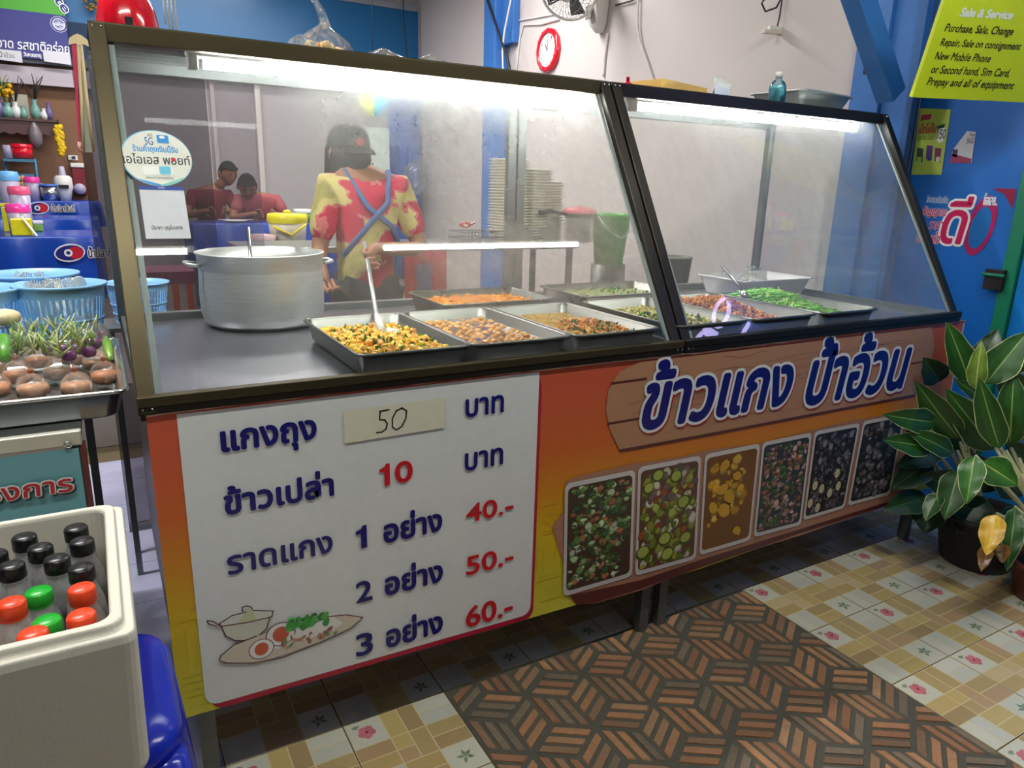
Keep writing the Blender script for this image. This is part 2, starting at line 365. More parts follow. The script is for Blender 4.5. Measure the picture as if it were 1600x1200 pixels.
# brick-pattern mat area: tumbling-block pattern of slim brick slips, each its own piece
mat_base = MB().box(GX + .002, KX - .002, -2.0, -.004, -.06, -.002).build('floor_brick_inlay', mat('dark_mortar', C(84, 82, 72), .7, 0, .2, 30, .4, 90), kind='structure')
BR = vmat('brick_slip', .5, .5, 90, var=.25)
def clip(poly, x0, x1, y0, y1):
    for ax, lim, sgn in ((0, x0, 1), (0, x1, -1), (1, y0, 1), (1, y1, -1)):
        o = []
        for i in range(len(poly)):
            a, b = poly[i - 1], poly[i]; da, db = (a[ax] - lim) * sgn, (b[ax] - lim) * sgn
            if (da < 0) != (db < 0): t = da / (da - db); o.append((a[0] + (b[0] - a[0]) * t, a[1] + (b[1] - a[1]) * t))
            if db >= 0: o.append(b)
        poly = o
        if not poly: return []
    return poly
e1, e2, e3 = Vector((.1, .0655)), Vector((-.1, .0655)), Vector((0, -.131))
bars = []
for r in range(-1, 12):
    for q in range(-7, 9):
        N0 = Vector((.974 + .1965 * 0 + q * .1975 + (r % 2) * -.099, -.121 - (r - 0) * .1965 + .1965))
        for (p, a, b) in ((N0, e1, -e2), (N0, e3, -e2), (N0, e3, -e1)):  # three rhombi: long axis a1, e3-e2, e3-e1
            along, across = {0: (-e2, e1), 1: (e3, -e2), 2: (-e1, e3)}[[(e1, -e2), (e3, -e2), (e3, -e1)].index((a, b))]
            for k in range(3):
                f0 = .07 + k * .315; f1 = f0 + .2; g0, g1 = .08, .93
                P = [N0 + along * s + across * t for s, t in ((g0, f0), (g1, f0), (g1, f1), (g0, f1))]
                P = clip([(v.x, v.y) for v in P], GX + .006, KX - .006, -1.9, -.012)
                if len(P) >= 3:
                    ar = abs(sum(P[i - 1][0] * P[i][1] - P[i][0] * P[i - 1][1] for i in range(len(P)))) / 2
                    if ar > .00012: bars.append(P)
BC = [C(168, 120, 86), C(152, 106, 78), C(184, 134, 96), C(138, 106, 82), C(166, 126, 94), C(126, 110, 92)]
def visible(P):
    x = sum(p[0] for p in P) / len(P); y = sum(p[1] for p in P) / len(P); q = RM.transposed() @ (Vector((x, y, 0)) - CAM)
    u, v = 800 + F * q.x / -q.z, 600 - F * q.y / -q.z
    return -q.z if -20 < u < 1620 and v < 1215 else 99 + abs(y)
bars.sort(key=visible); rest = MB()
for k, P in enumerate(bars):
    a = sum(P[i - 1][0] * P[i][1] - P[i][0] * P[i - 1][1] for i in range(len(P)))
    if a < 0: P = P[::-1]
    mb = MB() if k < 296 else rest; col = jit(random.choice(BC), .15); z = .0016 + random.uniform(-.0005, .0005); n = len(P)
    cx = sum(p[0] for p in P) / n; cy = sum(p[1] for p in P) / n
    top = [(cx + (p[0] - cx) * .95, cy + (p[1] - cy) * .95, z) for p in P]; bot = [(p[0], p[1], -.002) for p in P]
    mb.face(top, 0, col)
    for i in range(n): mb.face([bot[i - 1], bot[i], top[i], top[i - 1]], 0, col)
    if mb is not rest: mb.build('brick', BR, mat_base)
if rest.f: rest.build('brick', BR, mat_base, kind='stuff')

# the pavement lies a little lower than the counter's own datum
KF = 1.0502
for o in (floor, mat_base): o.scale = (KF, KF, 1); o.location = (CAM.x * (1 - KF), CAM.y * (1 - KF), FL)
# shell
FZ = .28
MB().box(-3, 3.4, 2.8, 6.8, FL, FZ).build('floor_raised', mat('raised_floor_screed', C(150, 142, 136), .5), kind='structure')
wr = MB().box(3.4, 3.5, .97, 6.9, FL, 3.6).build('wall_right', WALLP, kind='structure')
wb = MB().box(.02, 3.4, 6.75, 6.9, 0, 3.6).build('wall_back', WALLB, kind='structure')
wbb = MB().box(-3.2, .02, 6.75, 6.9, 0, 3.6).build('wall_back_brown', BROWN, kind='structure')
MB().box(-3.2, 3.6, -2.2, 6.9, 3.6, 3.7).build('ceiling', mat('ceiling_board', C(190, 188, 186), .8, 0, .04), kind='structure')
MB().box(-3.3, -3.2, 1.2, 6.9, 0, 3.6).build('wall_left', WALLB, kind='structure')
MB().box(-3.2, .16, 6.66, 6.748, 2.17, 2.32).build('trim_1', mat('pale_painted_beam', C(190, 182, 190), .7), kind='structure')
a = at(330, 130, y=6.73); b = at(400, 130, y=6.73)
MB().box(a.x - .02, a.x + .02, 6.71, 6.748, FZ, 2.75).build('trim_2', WALLP, kind='structure')
MB().box(b.x - .03, b.x + .03, 6.71, 6.748, FZ, 2.75).build('trim_3', WALLP, kind='structure')
# blue window along the top of the back wall
q0 = at(665, 15, y=6.7); zb = 2.42
wn = thing('window_1', None, None, (0, 6.7, 2.8), kind='structure')
MB().box(-3, q0.x - .1, 6.69, 6.73, 2.42, 3.25).build('window_pane', BLUEW, wn)
fr = MB(); fr.box(q0.x - .1, 3.395, 6.66, 6.748, 2.35, 3.31); fr.box(-3, q0.x - .1, 6.66, 6.748, 3.25, 3.31); fr.box(-3, q0.x - .1, 6.66, 6.748, 2.35, 2.42)
fr.build('window_frame', mat('grey_window_frame', C(140, 146, 156), .5), wn, bevel=.006)

# blue post on the right wall, cables
MB().box(3.26, 3.398, 4.62, 4.84, FZ, 3.6).box(3.33, 3.398, 4.42, 4.62, 2.62, 3.6).build('blue_wall_post', BLUEP, bevel=.006, label='blue painted steel post on the far part of the white right wall, behind the cables', cat='post')
# near blue steel column and its slanted brace
colm = thing('steel_column', 'bright blue steel column at the right end of the food case, next to the shop panel', 'column', (3.42, .8, 0))
c0 = MB(); c0.box(3.36, 3.50, .80, .965, FL, 3.6); c0.build('column_body', BLUEP, colm, bevel=.004)
MB().box(3.385, 3.47, .655, .80, FL, 3.6).build('column_flange', BLUEP, colm, bevel=.004)
MB().box(3.355, 3.40, .62, .655, FL, 3.6).build('column_lip', mat('darker_blue_painted_steel', C(46, 96, 160), .4, 0, .16, 5), colm, bevel=.003)
MB().box(3.35, 3.362, .84, .90, 1.98, 2.06).build('slot', BLACK, colm)
bp = at(1392, 150, y=.62); tp = at(1322, -60, y=.62)
MB().beam(bp, tp, .10, .09, (0, 1, 0)).build('diagonal_brace', BLUEP, bevel=.006, label='slanted blue steel brace running up and left from the column', cat='brace')

# neighbouring phone shop: blue panel, green frame, second panel
pn = thing('shop_panel', 'dark blue shop front panel with posters, behind the potted plants', 'panel', (3.45, .4, 0))
MB().box(3.45, 3.47, .12, .64, FL, 2.9).build('panel_board', BLUED, pn)
gf = thing('door_frame', 'green painted metal frame beside the blue shop panel', 'frame', (3.44, .1, 0))
MB().box(3.43, 3.475, .06, .12, FL, 2.9).build('frame_post', GREEN, gf, bevel=.004)
lk = MB(); l0 = at(1560, 437, x=3.43); lk.box(3.405, 3.43, l0.y - .03, l0.y + .05, l0.z - .045, l0.z + .045).build('latch_plate', mat('rusty_dark_steel', C(52, 44, 46), .5, .6, .4, 40), gf, bevel=.003)
MB().tube([(3.40, l0.y - .035, l0.z + .02), (3.40, l0.y + .055, l0.z + .02)], .008, 8).build('latch_bolt', GREEN, gf)
MB().box(3.45, 3.47, -1.6, .055, FL, 2.9).build('shop_panel', mat('brighter_blue_panel', C(4, 124, 210), .42, 0, .1, 2), label='brighter blue shop panel at the right edge beyond the green frame', cat='panel')
PR = Plane((3.448, 0, 0), (0, -1, 0), (0, 0, 1), (-1, 0, 0))
def quadp(pr, pxs, col): pr.poly([pr.pl.px(*p) for p in pxs], col)
# poster: pale green prepaid poster
p = Print(PR); quadp(p, [(1437, 169), (1486, 171), (1471, 273), (1424, 273)], C(176, 196, 80)); p.up(); quadp(p, [(1440, 180), (1456, 178), (1454, 186), (1438, 189)], C(170, 40, 90)); quadp(p, [(1465, 196), (1477, 193), (1476, 199), (1464, 202)], C(30, 110, 60))
x, y = PR.px(1471, 210); p.ell(x, y, .022, .038, C(226, 226, 226)); 
for (u, v, c) in ((1438, 240, C(40, 70, 60)), (1453, 236, C(90, 40, 120)), (1466, 240, C(120, 40, 90))): quadp(p, [(u - 5, v - 9), (u + 5, v - 8), (u + 3, v + 14), (u - 6, v + 12)], c); 
p.up(); 
for (u, v, c) in ((1437, 248, C(150, 190, 110)), (1453, 246, C(40, 60, 150)), (1466, 248, C(200, 200, 200))): quadp(p, [(u - 3, v - 3), (u + 3, v - 3), (u + 2, v + 5), (u - 4, v + 5)], c)
o = p.build('poster', None, PAPER, label='light green price poster showing 150, left on the blue shop panel', cat='poster')
ptext('150', PR, (1465, 210), (1478, 210), (1468, 217), (1472, 202), C(20, 20, 20), o, h=.0016)
ptext('เน็ตไม่อั้น', PR, (1436, 203), (1463, 203), (1440, 209), (1450, 192), C(190, 40, 60), o, h=.0016, bold=.02); ptext('นิดเดียว วันได้', PR, (1434, 213), (1461, 211), (1440, 219), (1450, 209), C(40, 90, 30), o, h=.0016)
p = Print(PR); quadp(p, [(1511, 205), (1525, 206), (1518, 255), (1484, 255), (1489, 234)], C(190, 192, 205)); p.up(); quadp(p, [(1487, 240), (1518, 248), (1517, 255), (1484, 255)], C(150, 50, 90)); quadp(p, [(1489, 233), (1497, 234), (1495, 246), (1488, 244)], C(70, 40, 80))
o = p.build('poster', None, PAPER, label='small white and purple phone poster, right of the green one', cat='poster')
ptext('True', PR, (1515, 210), (1523, 210), (1517, 213), (1519, 208), C(40, 40, 60), o, h=.0014); ptext('5G', PR, (1511, 220), (1521, 220), (1513, 224), (1516, 216), C(40, 40, 60), o, h=.0014)
p = Print(PR); x, y = PR.px(1532, 353); p.ell(x, y, .06, .135, C(168, 22, 92), 28, -.14); p.up(); x, y = PR.px(1531, 356); p.ell(x, y, .042, .095, C(10, 104, 180), 24, -.14); quadp(p, [(1551, 294), (1588, 295), (1582, 326), (1570, 304)], C(150, 20, 70))
p.up(); x, y = PR.px(1404, 312)
o = p.build('wall_graphic', None, PRINT, label='magenta ring and corner printed low on the blue shop panel with sales lettering', cat='graphic')
ptext('ดี', PR, (1473, 340), (1511, 320), (1480, 380), (1500, 308), C(235, 235, 240), o, h=.001, bold=.07, base=.0, shear=.12)
ptext('ดี', PR, (1473, 340), (1511, 320), (1480, 380), (1500, 308), C(200, 22, 90), o, h=.0016, bold=.02, base=.0, shear=.12)
for (s_, L, R_, B, T_) in (('สัญญาณ', (1441, 332), (1478, 330), (1445, 339), (1450, 322)), ('ราคา', (1452, 353), (1473, 352), (1455, 358), (1460, 346)), ('บริการใจ', (1432, 373), (1468, 373), (1440, 379), (1460, 362))):
    ptext(s_, PR, L, R_, B, T_, C(235, 200, 215), o, h=.001, bold=.05, base=0, shear=.1); ptext(s_, PR, L, R_, B, T_, C(190, 22, 90), o, h=.0016, bold=.01, base=0, shear=.1)
ptext('ลิงเกมเดิมเงิน', PR, (1448, 312), (1482, 312), (1450, 317), (1465, 306), C(190, 200, 225), o, h=.001, bold=.02)
ptext('ซื้อเลย..', PR, (1537, 312), (1559, 316), (1540, 321), (1545, 301), C(215, 220, 235), o, h=.001, bold=.03)
# yellow sign
BL = at(1425, 152, x=2.78); r2 = ray(1600, 160); BRp = CAM + r2 * ((BL.z - CAM.z) / r2.z); ux = (BRp - BL).normalized()
r3 = ray(1476, 0); t3 = (BL - CAM).dot(ux) / r3.dot(ux); TL = CAM + r3 * t3; uy = (TL - BL).normalized(); n = ux.cross(uy)
if n.dot(CAM - BL) < 0: n = -n
PY = Plane(BL, ux, uy, n); Ly = (BRp - BL).length * 1.12; Hy = (TL - BL).length * 1.5
sg = thing('hanging_sign', 'bright yellow-green shop sign with black English lettering, top right corner', 'sign', tuple(BL))
mb = MB(); v = [PY.p(x, y, h) for h in (-.02, 0) for x, y in ((0, 0), (Ly, 0), (Ly, Hy), (0, Hy))]
mb.mesh(v, [(3, 2, 1, 0), (4, 5, 6, 7), (0, 1, 5, 4), (1, 2, 6, 5), (2, 3, 7, 6), (3, 0, 4, 7)]).build('sign_board', mat('yellow_green_sign_face', C(196, 214, 8), .5, 0, .03), sg)
def yl(s, l, b, t, col, bold=.0, base_chars=1.0):
    x0, y0 = PY.px(*l); x1, y1 = PY.px(l[0] + (b - l[0]), l[1])  # width from left to right pixel on the line
    vs, fs = textmesh(s); W_ = max(q[0] for q in vs) - min(q[0] for q in vs); H_ = max(q[1] for q in vs) - min(q[1] for q in vs)
    h_ = abs(PY.px(l[0], l[1] - t)[1] - PY.px(*l)[1]); text(s, PY, x0, x0 + h_ / H_ * W_ * base_chars, y0, y0 + h_, col, sg, bold=bold, h=.002, shear=.12)
yl('Sale & Service', (1498, 26), 1600, 15, C(226, 230, 214), .06, .86)
yl('Purchase, Sale, Change', (1473, 53), 1600, 17, C(20, 20, 16), .012, .78)
yl('Repair, Sale on consignment', (1466, 75), 1600, 16, C(20, 20, 16), .012, .78)
yl('New Mobile Phone', (1459, 93), 1570, 13, C(20, 20, 16), .012, .72)
yl('or Second hand, Sim Card,', (1452, 116), 1600, 15, C(20, 20, 16), .012, .74)
yl('Prepay and all of equipment', (1445, 137), 1600, 17, C(20, 20, 16), .012, .78)

# ================================================================== COUNTER AND FOOD CASE
L = 3.0; ZT = .917; ZB = .1645; CD = 1.08
ct = thing('food_counter', 'long food counter with maroon laminate side under the glass food case', 'counter', (1.5, .5, 0))
MB().box(.012, 1.47, .012, CD, ZB + .02, .90).build('counter_cabinet', WOODD, ct, bevel=.003)
MB().box(1.475, L - .01, .012, CD, ZB + .02, .90).build('counter_cabinet', WOODD, ct, bevel=.003)
for x in (.06, 1.44, 1.52, L - .06):
    for y in (.06, CD - .06): MB().box(x - .018, x + .018, y - .018, y + .018, FL, ZB + .03).build('leg', GREYAL, ct)

# --- banner on the counter front: everything printed on it is one banner
PB = Plane((0, 0, 0), (1, 0, 0), (0, 0, 1), (0, -1, 0))
bn = thing('printed_banner', 'wide printed vinyl banner with menu prices and food photos on the counter front', 'banner', (1.5, 0, .5))
X1 = PB.px(1511, 502)[0]
def grad(z):
    t = (z - ZB) / (ZT - ZB); st = [(0, C(214, 206, 70)), (.16, C(206, 190, 50)), (.36, C(214, 176, 30)), (.52, C(208, 136, 28)), (.68, C(206, 100, 40)), (.85, C(204, 92, 58)), (1, C(198, 86, 62))]
    for i in range(len(st) - 1):
        if t <= st[i + 1][0]:
            k = max(0, (t - st[i][0]) / (st[i + 1][0] - st[i][0])); return tuple(st[i][1][j] * (1 - k) + st[i + 1][1][j] * k for j in range(3)) + (1,)
    return st[-1][1]
zl = [(PB.px(285, 1127)), (PB.px(560, 1047)), (PB.px(838, 966)), (PB.px(1100, 890)), (PB.px(1385, 787))]
def zbot(x):
    for a, b in zip(zl, zl[1:]):
        if x <= b[0] or b is zl[-1]: return a[1] + (b[1] - a[1]) * (x - a[0]) / (b[0] - a[0])
mb = MB()
def bw(u, v):  # vinyl sheet, slightly wavy
    x = u * X1; zz = min(.2, max(.13, zbot(x))); z = zz + v * (ZT - zz) + (.004 * math.sin(x * 3.1) if v > .98 else 0)
    return (x, .0105, z)
mb.grid(bw, 40, 48, 0, lambda u, v: grad(ZB + v * (ZT - ZB)), False)
mb.build('vinyl_sheet', PRINT, bn, sol=.004)
mb = MB(); e = []  # torn, rolled pale edge of the sheet along the top
for k in range(90):
    x = X1 * k / 89; e.append((x, .006 + random.uniform(-.002, .001), ZT + .004 * math.sin(x * 3.1) + random.uniform(-.0025, .002)))
mb.tube(e, [random.uniform(.0015, .0042) for _ in e], 5).build('torn_edge', mat('pale_torn_vinyl', C(214, 180, 162), .6, 0, .15, 60), bn)
PB.o = Vector((0, .0078, 0)); pr = Print(PB); pr.h = .0002
P_ = lambda *a: PB.px(*a)
# bamboo weave print along the lower part
random.seed(5); bwd = .11
def weave(x0, x1, z0, z1):
    nx = int((x1 - x0) / bwd) + 1; nz = int((z1 - z0) / bwd) + 1
    for i in range(nx):
        for j in range(nz):
            a, b = x0 + i * bwd, z0 + j * bwd; g = grad(b + bwd / 2)
            for k in range(6):
                c = jit(tuple(q * .84 for q in g[:3]), .1); t = (k + random.uniform(.2, .8)) / 6 * bwd; wd = random.uniform(.0012, .0028); l0, l1 = sorted((random.uniform(0, .4), random.uniform(.6, 1)))
                if (i + j) % 2: q = (a + t, a + t + wd, b + l0 * bwd, b + l1 * bwd)
                else: q = (a + l0 * bwd, a + l1 * bwd, b + t, b + t + wd)
                q = (max(q[0], x0), min(q[1], x1), max(q[2], z0), min(q[3], z1))
                if q[1] > q[0] and q[3] > q[2]: pr.poly([(q[0], q[2]), (q[1], q[2]), (q[1], q[3]), (q[0], q[3])], c)
weave(.004, .12, ZB + .012, .46); weave(.97, X1 - .02, ZB + .014, .52)
pr.up()
pr.poly([(X1 - .012, ZB + .02), (X1, ZB + .02), (X1, ZT - .01), (X1 - .012, ZT - .01)], C(200, 190, 180))
# white price panel with crimson edge
wl = P_(281, 700)[0]; wr_ = P_(841, 700)[0]; wz = P_(316, 1108)[1]
def panel(x0, x1, za, zb_, z1, r, col):  # its lower edge runs very slightly askew
    pts = [(p.x, p.y) for p in rrect(x1 - x0, z1 - .1, r, 0, (x0 + x1) / 2, (z1 + .1) / 2, 5)]
    pr.poly([(x, y if y > .5 else y - .1 + za + (zb_ - za) * (x - x0) / (x1 - x0)) for x, y in pts], col)
wz2 = P_(800, 969)[1]; sp = (wz2 - wz) / (P_(800, 969)[0] - P_(316, 1108)[0]); wz2 = wz + sp * (wr_ - wl)
panel(wl + .012, wr_ + .004, wz - .012, wz2 - .012, ZT - .02, .03, C(176, 26, 60)); pr.up()
pr.poly([(wl, ZT - .006), (wr_ - .006, ZT - .006), (wr_ - .006, ZT - .1), (wl, ZT - .1)], C(224, 226, 226)); pr.up()
panel(wl, wr_ - .006, wz + .004, wz2 + .004, ZT - .006, .03, C(224, 226, 226)); pr.up()
# brown plank board behind the title
BRN = C(178, 130, 98); BRD = C(92, 42, 40)
board = [(1000, 566), (968, 580), (950, 610), (946, 640), (953, 672), (967, 702), (1100, 678), (1310, 638), (1428, 616), (1436, 590), (1454, 563), (1460, 540), (1455, 512), (1200, 540)]
pr.poly([(lambda a: (a[0] + .004, a[1] - .010))(P_(*q)) for q in board[3:9]] + [P_(*board[9])], BRD); pr.up()
bt = [P_(*q) for q in board]; bt[0] = (bt[0][0], ZT - .012); bt[-1] = (bt[-1][0], ZT - .012); bt[-2] = (bt[-2][0], ZT - .012)
pr.poly(bt, BRN); pr.up()
def frac(a, b, t): return (a[0] + (b[0] - a[0]) * t, a[1] + (b[1] - a[1]) * t)
for (l, r_) in (((955, 599), (1451, 560)), ((949, 662), (1434, 592))):  # plank gaps at the ends
    A, B = P_(*l), P_(*r_); pr.line([A, frac(A, (A[0] + .13, A[1] + .0), 1)], .008, BRD)
A = P_(1455, 563); pr.line([A, (A[0] - .16, A[1] + .0)], .006, BRD)
bx0, bx1 = P_(955, 600)[0] + .03, P_(1452, 520)[0] - .03; bz0, bz1 = P_(1000, 690)[1] + .02, ZT - .02
for k in range(26):
    z = random.uniform(bz0, bz1); x = random.uniform(bx0, bx1 - .2); ln = random.uniform(.15, .6); ph = random.uniform(0, 6)
    pts = [(min(bx1, x + ln * t / 8), z + .006 * math.sin(ph + t * .9)) for t in range(9)]; pr.line(pts, random.uniform(.0012, .0026), jit(C(148, 98, 76), .1))
# lower brown plank board behind the photographs
low = [(862, 822), (880, 800), (884, 752), (902, 744), (990, 724), (1060, 714), (1110, 702), (1180, 694), (1300, 664), (1420, 640)]
lowb = [(1430, 775), (1385, 790), (1250, 836), (1100, 882), (1000, 922), (930, 942), (900, 944), (892, 936)]
pr.poly([P_(u, v + 0) for u, v in low] + [P_(u, v) for u, v in lowb[:2]] + [P_(892, 936), P_(880, 880)], C(172, 122, 100)); pr.up()
pr.poly([P_(*q) for q in [(892, 926), (1100, 868), (1385, 782), (1430, 770)]] + [P_(*q) for q in lowb], C(172, 122, 100)); pr.up()
pr.poly([P_(*q) for q in [(890, 930), (1000, 906), (1100, 872), (1250, 826), (1385, 784), (1388, 789), (1250, 833), (1100, 884), (1000, 920), (930, 941), (900, 944)]], BRD); pr.up()
pr.build('printed_artwork', bn)
# six food photographs
quads = [((883, 757), (990, 735), (985, 898), (880, 929)), ((997, 731), (1093, 713), (1085, 871), (992, 897)), ((1101, 711), (1185, 694), (1170, 842), (1092, 865)),
         ((1191, 692), (1266, 677), (1249, 818), (1177, 837)), ((1272, 675), (1341, 662), (1317, 792), (1254, 811)), ((1348, 659), (1412, 647), (1388, 771), (1324, 788))]
pal = [([C(70, 50, 40), C(44, 44, 50)], [C(108, 140, 78), C(160, 190, 140), C(60, 96, 56), C(200, 215, 180), C(170, 110, 80), C(60, 82, 60), C(90, 124, 60)]),
       ([C(96, 60, 46), C(60, 50, 40)], [C(120, 136, 40), C(160, 170, 70), C(90, 110, 30), C(150, 150, 50), C(110, 90, 90), C(150, 70, 40), C(200, 196, 170)]),
       ([C(120, 72, 30), C(104, 60, 36)], [C(190, 136, 30), C(210, 160, 40), C(160, 104, 26), C(220, 180, 70)]),
       ([C(44, 56, 66), C(40, 50, 44)], [C(170, 130, 126), C(190, 160, 160), C(120, 86, 84), C(58, 90, 50), C(150, 110, 106), C(160, 90, 60), C(70, 110, 60)]),
       ([C(36, 34, 38), C(40, 38, 42)], [C(96, 92, 98), C(70, 66, 72), C(120, 114, 120), C(52, 48, 54)]),
       ([C(40, 40, 42), C(36, 40, 42)], [C(120, 116, 120), C(90, 86, 90), C(150, 140, 140), C(110, 90, 90), C(66, 70, 66)])]
PB2 = Plane(PB.o + Vector((0, -.0045, 0)), PB.ux, PB.uy, PB.n)
for qi, (q, (bg, cs)) in enumerate(zip(quads, pal)):
    c4 = [PB.px(*a) for a in q]
    def bil(s, t): return tuple((c4[3][i] * (1 - s) + c4[2][i] * s) * (1 - t) + (c4[0][i] * (1 - s) + c4[1][i] * s) * t for i in (0, 1))
    pr = Print(PB2); pr.h = 0
    def rq(m, r): 
        out = []
        for (a, b, a0) in ((1 - m, 1 - m, 0), (m, 1 - m, 90), (m, m, 180), (1 - m, m, 270)):
            sx = -1 if a > .5 else 1; sy = -1 if b > .5 else 1
            for k in range(5):
                t = math.radians(a0 + 22.5 * k); out.append(bil(a + sx * r + r * math.cos(t), b + sy * r * .6 + r * .6 * math.sin(t)))
        return out
    pr.poly(rq(-.012, .08), C(206, 200, 198)); pr.up(); pr.poly(rq(.03, .07), bg[0]); pr.up()
    random.seed(20 + qi); items = []
    n = (300, 200, 70, 340, 320, 160)[qi]
    for k in range(n):
        s, t = random.uniform(.07, .93), random.uniform(.06, .94)
        if qi == 0 and (s > .8 and t < .4): continue
        if qi == 2 and not (.12 < s < .8 and .25 < t < .95): continue
        sc = {0: .026, 1: .034, 2: .04, 3: .024, 4: .02, 5: .03}[qi] * random.uniform(.5, 1.3) * (1.0 if qi != 4 or t > .55 else 1.0)
        rx, ry = sc * .5, sc * random.uniform(.12, .5) if qi in (0, 3, 5) else sc * random.uniform(.35, .5)
        x, y = bil(s, t); pr.h = .0006 + k * 1.5e-6; col = jit(random.choice(cs), .25)
        x0, x1_ = min(c[0] for c in c4) + .014, max(c[0] for c in c4) - .014
        if x - rx < x0 or x + rx > x1_: continue
        pr.ell(x, y, rx, ry, tuple(v * .5 for v in col[:3]) + (1,), 7, random.uniform(0, PI), jt=.15); pr.h += 2e-7 * 5
        pr.ell(x + rx * .05, y + ry * .12, rx * .85, ry * .8, col, 7, random.uniform(0, PI) if qi == 1 else 0, jt=.2)
    if qi == 4:
        for (s, t) in ((.16, .38), (.33, .32), (.55, .24), (.74, .3), (.66, .46), (.3, .1), (.1, .18), (.85, .9), (.4, .8), (.2, .66), (.25, .85)):
            x, y = bil(s, t); pr.h = .0014; k = 1 if t < .5 else .72; pr.ell(x, y, .017 * k, .021 * k, C(56, 50, 48), 12); pr.h = .0015; pr.ell(x, y, .015 * k, .019 * k, C(196, 186, 150) if t < .5 else C(140, 134, 134), 12)
    if qi == 2:
        for (s, t, k) in ((.35, .62, .03), (.5, .52, .034), (.62, .72, .026), (.36, .86, .028), (.4, .4, .036), (.7, .14, .026), (.2, .45, .03)):
            x, y = bil(s, t); pr.h = .0014; pr.ell(x, y, k, k * .8, C(120, 78, 20), 7, random.uniform(0, 3), jt=.2); pr.h = .0015; pr.ell(x, y + .002, k * .9, k * .66, jit(C(206, 156, 40), .1), 7, random.uniform(0, 3), jt=.2)
    if qi == 1:
        for (s, t, k) in ((.16, .8, .024), (.3, .9, .026), (.1, .2, .03), (.45, .28, .03), (.74, .6, .03), (.6, .86, .026), (.5, .12, .03), (.8, .24, .028)):
            x, y = bil(s, t); pr.h = .0014; pr.ell(x, y, k, k * .9, C(70, 86, 20), 9, 0, jt=.08); pr.h = .0015; pr.ell(x, y + .002, k * .78, k * .66, jit(C(166, 176, 80), .1), 9, 0, jt=.08)
    pr.build('food_photo', bn)
# tape with the handwritten price
pr = Print(PB2); pr.h = 0
for k, (a, b) in enumerate((((534, 642), (537, 662)), ((535, 658), (538, 676)), ((536, 672), (538, 692)))):
    x0, z0 = P_(*b); x1_, z1 = P_(*a); dx = P_(694, 630)[0] - x0; pr.poly([(x0, z0), (x0 + dx, z0 + .002), (x0 + dx, z1 + .002), (x0, z1)], C(222, 218, 196)); pr.up(.0001)
pr.build('tape_strip', bn, PAPER)
pr = Print(PB2); pr.h = .0008
hw = lambda pts, wd=.0035: pr.line([P_(*q) for q in pts], wd, C(18, 18, 18))
hw([(592, 642), (607, 639)]); hw([(593, 641), (592, 655), (600, 655), (604, 661), (602, 669), (596, 674), (587, 675)])
hw([(626, 637), (618, 641), (612, 653), (612, 666), (618, 671), (627, 665), (633, 652), (634, 641), (626, 636)])
pr.build('handwriting', bn)
random.seed(3)
for (s, Lp, Rp, Bp, Tp, c) in [('แกงถุง', (344, 690), (494, 670), (461, 703), (487, 654), NAVY), ('บาท', (726, 638), (786, 630), (735, 651), (780, 616), NAVY),
    ('ข้าวเปล่า', (349, 785), (521, 760), (362, 803), (495, 735), NAVY), ('10', (592, 742), (644, 735), (603, 758), (630, 719), RED), ('บาท', (725, 715), (785, 710), (735, 734), (780, 698), NAVY),
    ('ราดแกง', (354, 880), (519, 850), (365, 896), (512, 835), NAVY), ('1', (555, 838), (572, 838), (567, 855), (570, 819), NAVY), ('อย่าง', (598, 830), (690, 818), (612, 846), (643, 796), NAVY), ('40.-', (727, 805), (801, 790), (740, 814), (765, 780), RED),
    ('2', (555, 922), (581, 920), (560, 941), (572, 905), NAVY), ('อย่าง', (600, 910), (691, 900), (612, 928), (644, 878), NAVY), ('50.-', (727, 880), (801, 870), (735, 897), (765, 860), RED),
    ('3', (555, 1003), (582, 1000), (567, 1023), (570, 987), NAVY), ('อย่าง', (602, 995), (691, 985), (612, 1010), (644, 959), NAVY), ('60.-', (727, 960), (800, 948), (740, 977), (765, 937), RED)]:
    ptext(s, PB, Lp, Rp, Bp, Tp, c, bn, bold=.03 if s[0] in '12345.60' else .038, h=.0047)
for (s, Lp, Rp, Bp, Tp) in (('ข้าวแกง', (1000, 630), (1232, 600), (1003, 672), (1040, 562)), ('ป้าอ้วน', (1258, 600), (1414, 565), (1262, 633), (1290, 528))):
    k = dict(base=.02, shear=.16)
    ptext(s, PB, Lp, Rp, Bp, Tp, C(170, 26, 30), bn, bold=.085, h=.0041, shift=(.004, -.004), **k)
    ptext(s, PB, Lp, Rp, Bp, Tp, C(228, 228, 230), bn, bold=.08, h=.0044, **k)
    ptext(s, PB, Lp, Rp, Bp, Tp, NAVY, bn, bold=.035, h=.0047, **k)
# pot-and-plate drawing
pr = Print(PB2); pr.h = .0006; INK = C(92, 40, 46)
def pp(pts, col): pr.poly([P_(*q) for q in pts], col); pr.up(5e-5)
def pl_(pts, wd=.0028, closed=False, col=INK): pr.line([P_(*q) for q in pts], wd, col, closed); pr.up(5e-5)
pp([(345, 975), (422, 958), (418, 980), (400, 993), (372, 1000), (352, 992)], C(206, 208, 190)); pp([(340, 972), (362, 958), (400, 951), (428, 953), (424, 961), (380, 972), (345, 976)], C(216, 218, 208))
pl_([(345, 976), (352, 992), (366, 999), (385, 999), (402, 993), (416, 980), (421, 962)]); pl_([(342, 973), (362, 960), (395, 952), (426, 953), (424, 962), (385, 971), (345, 977), (342, 973)]); pl_([(342, 975), (332, 969), (323, 968), (325, 973), (338, 977)])
pl_([(378, 954), (378, 947), (385, 945), (392, 947), (394, 952)]); pp([(370, 972), (388, 950), (394, 951), (400, 966)], C(198, 206, 160))
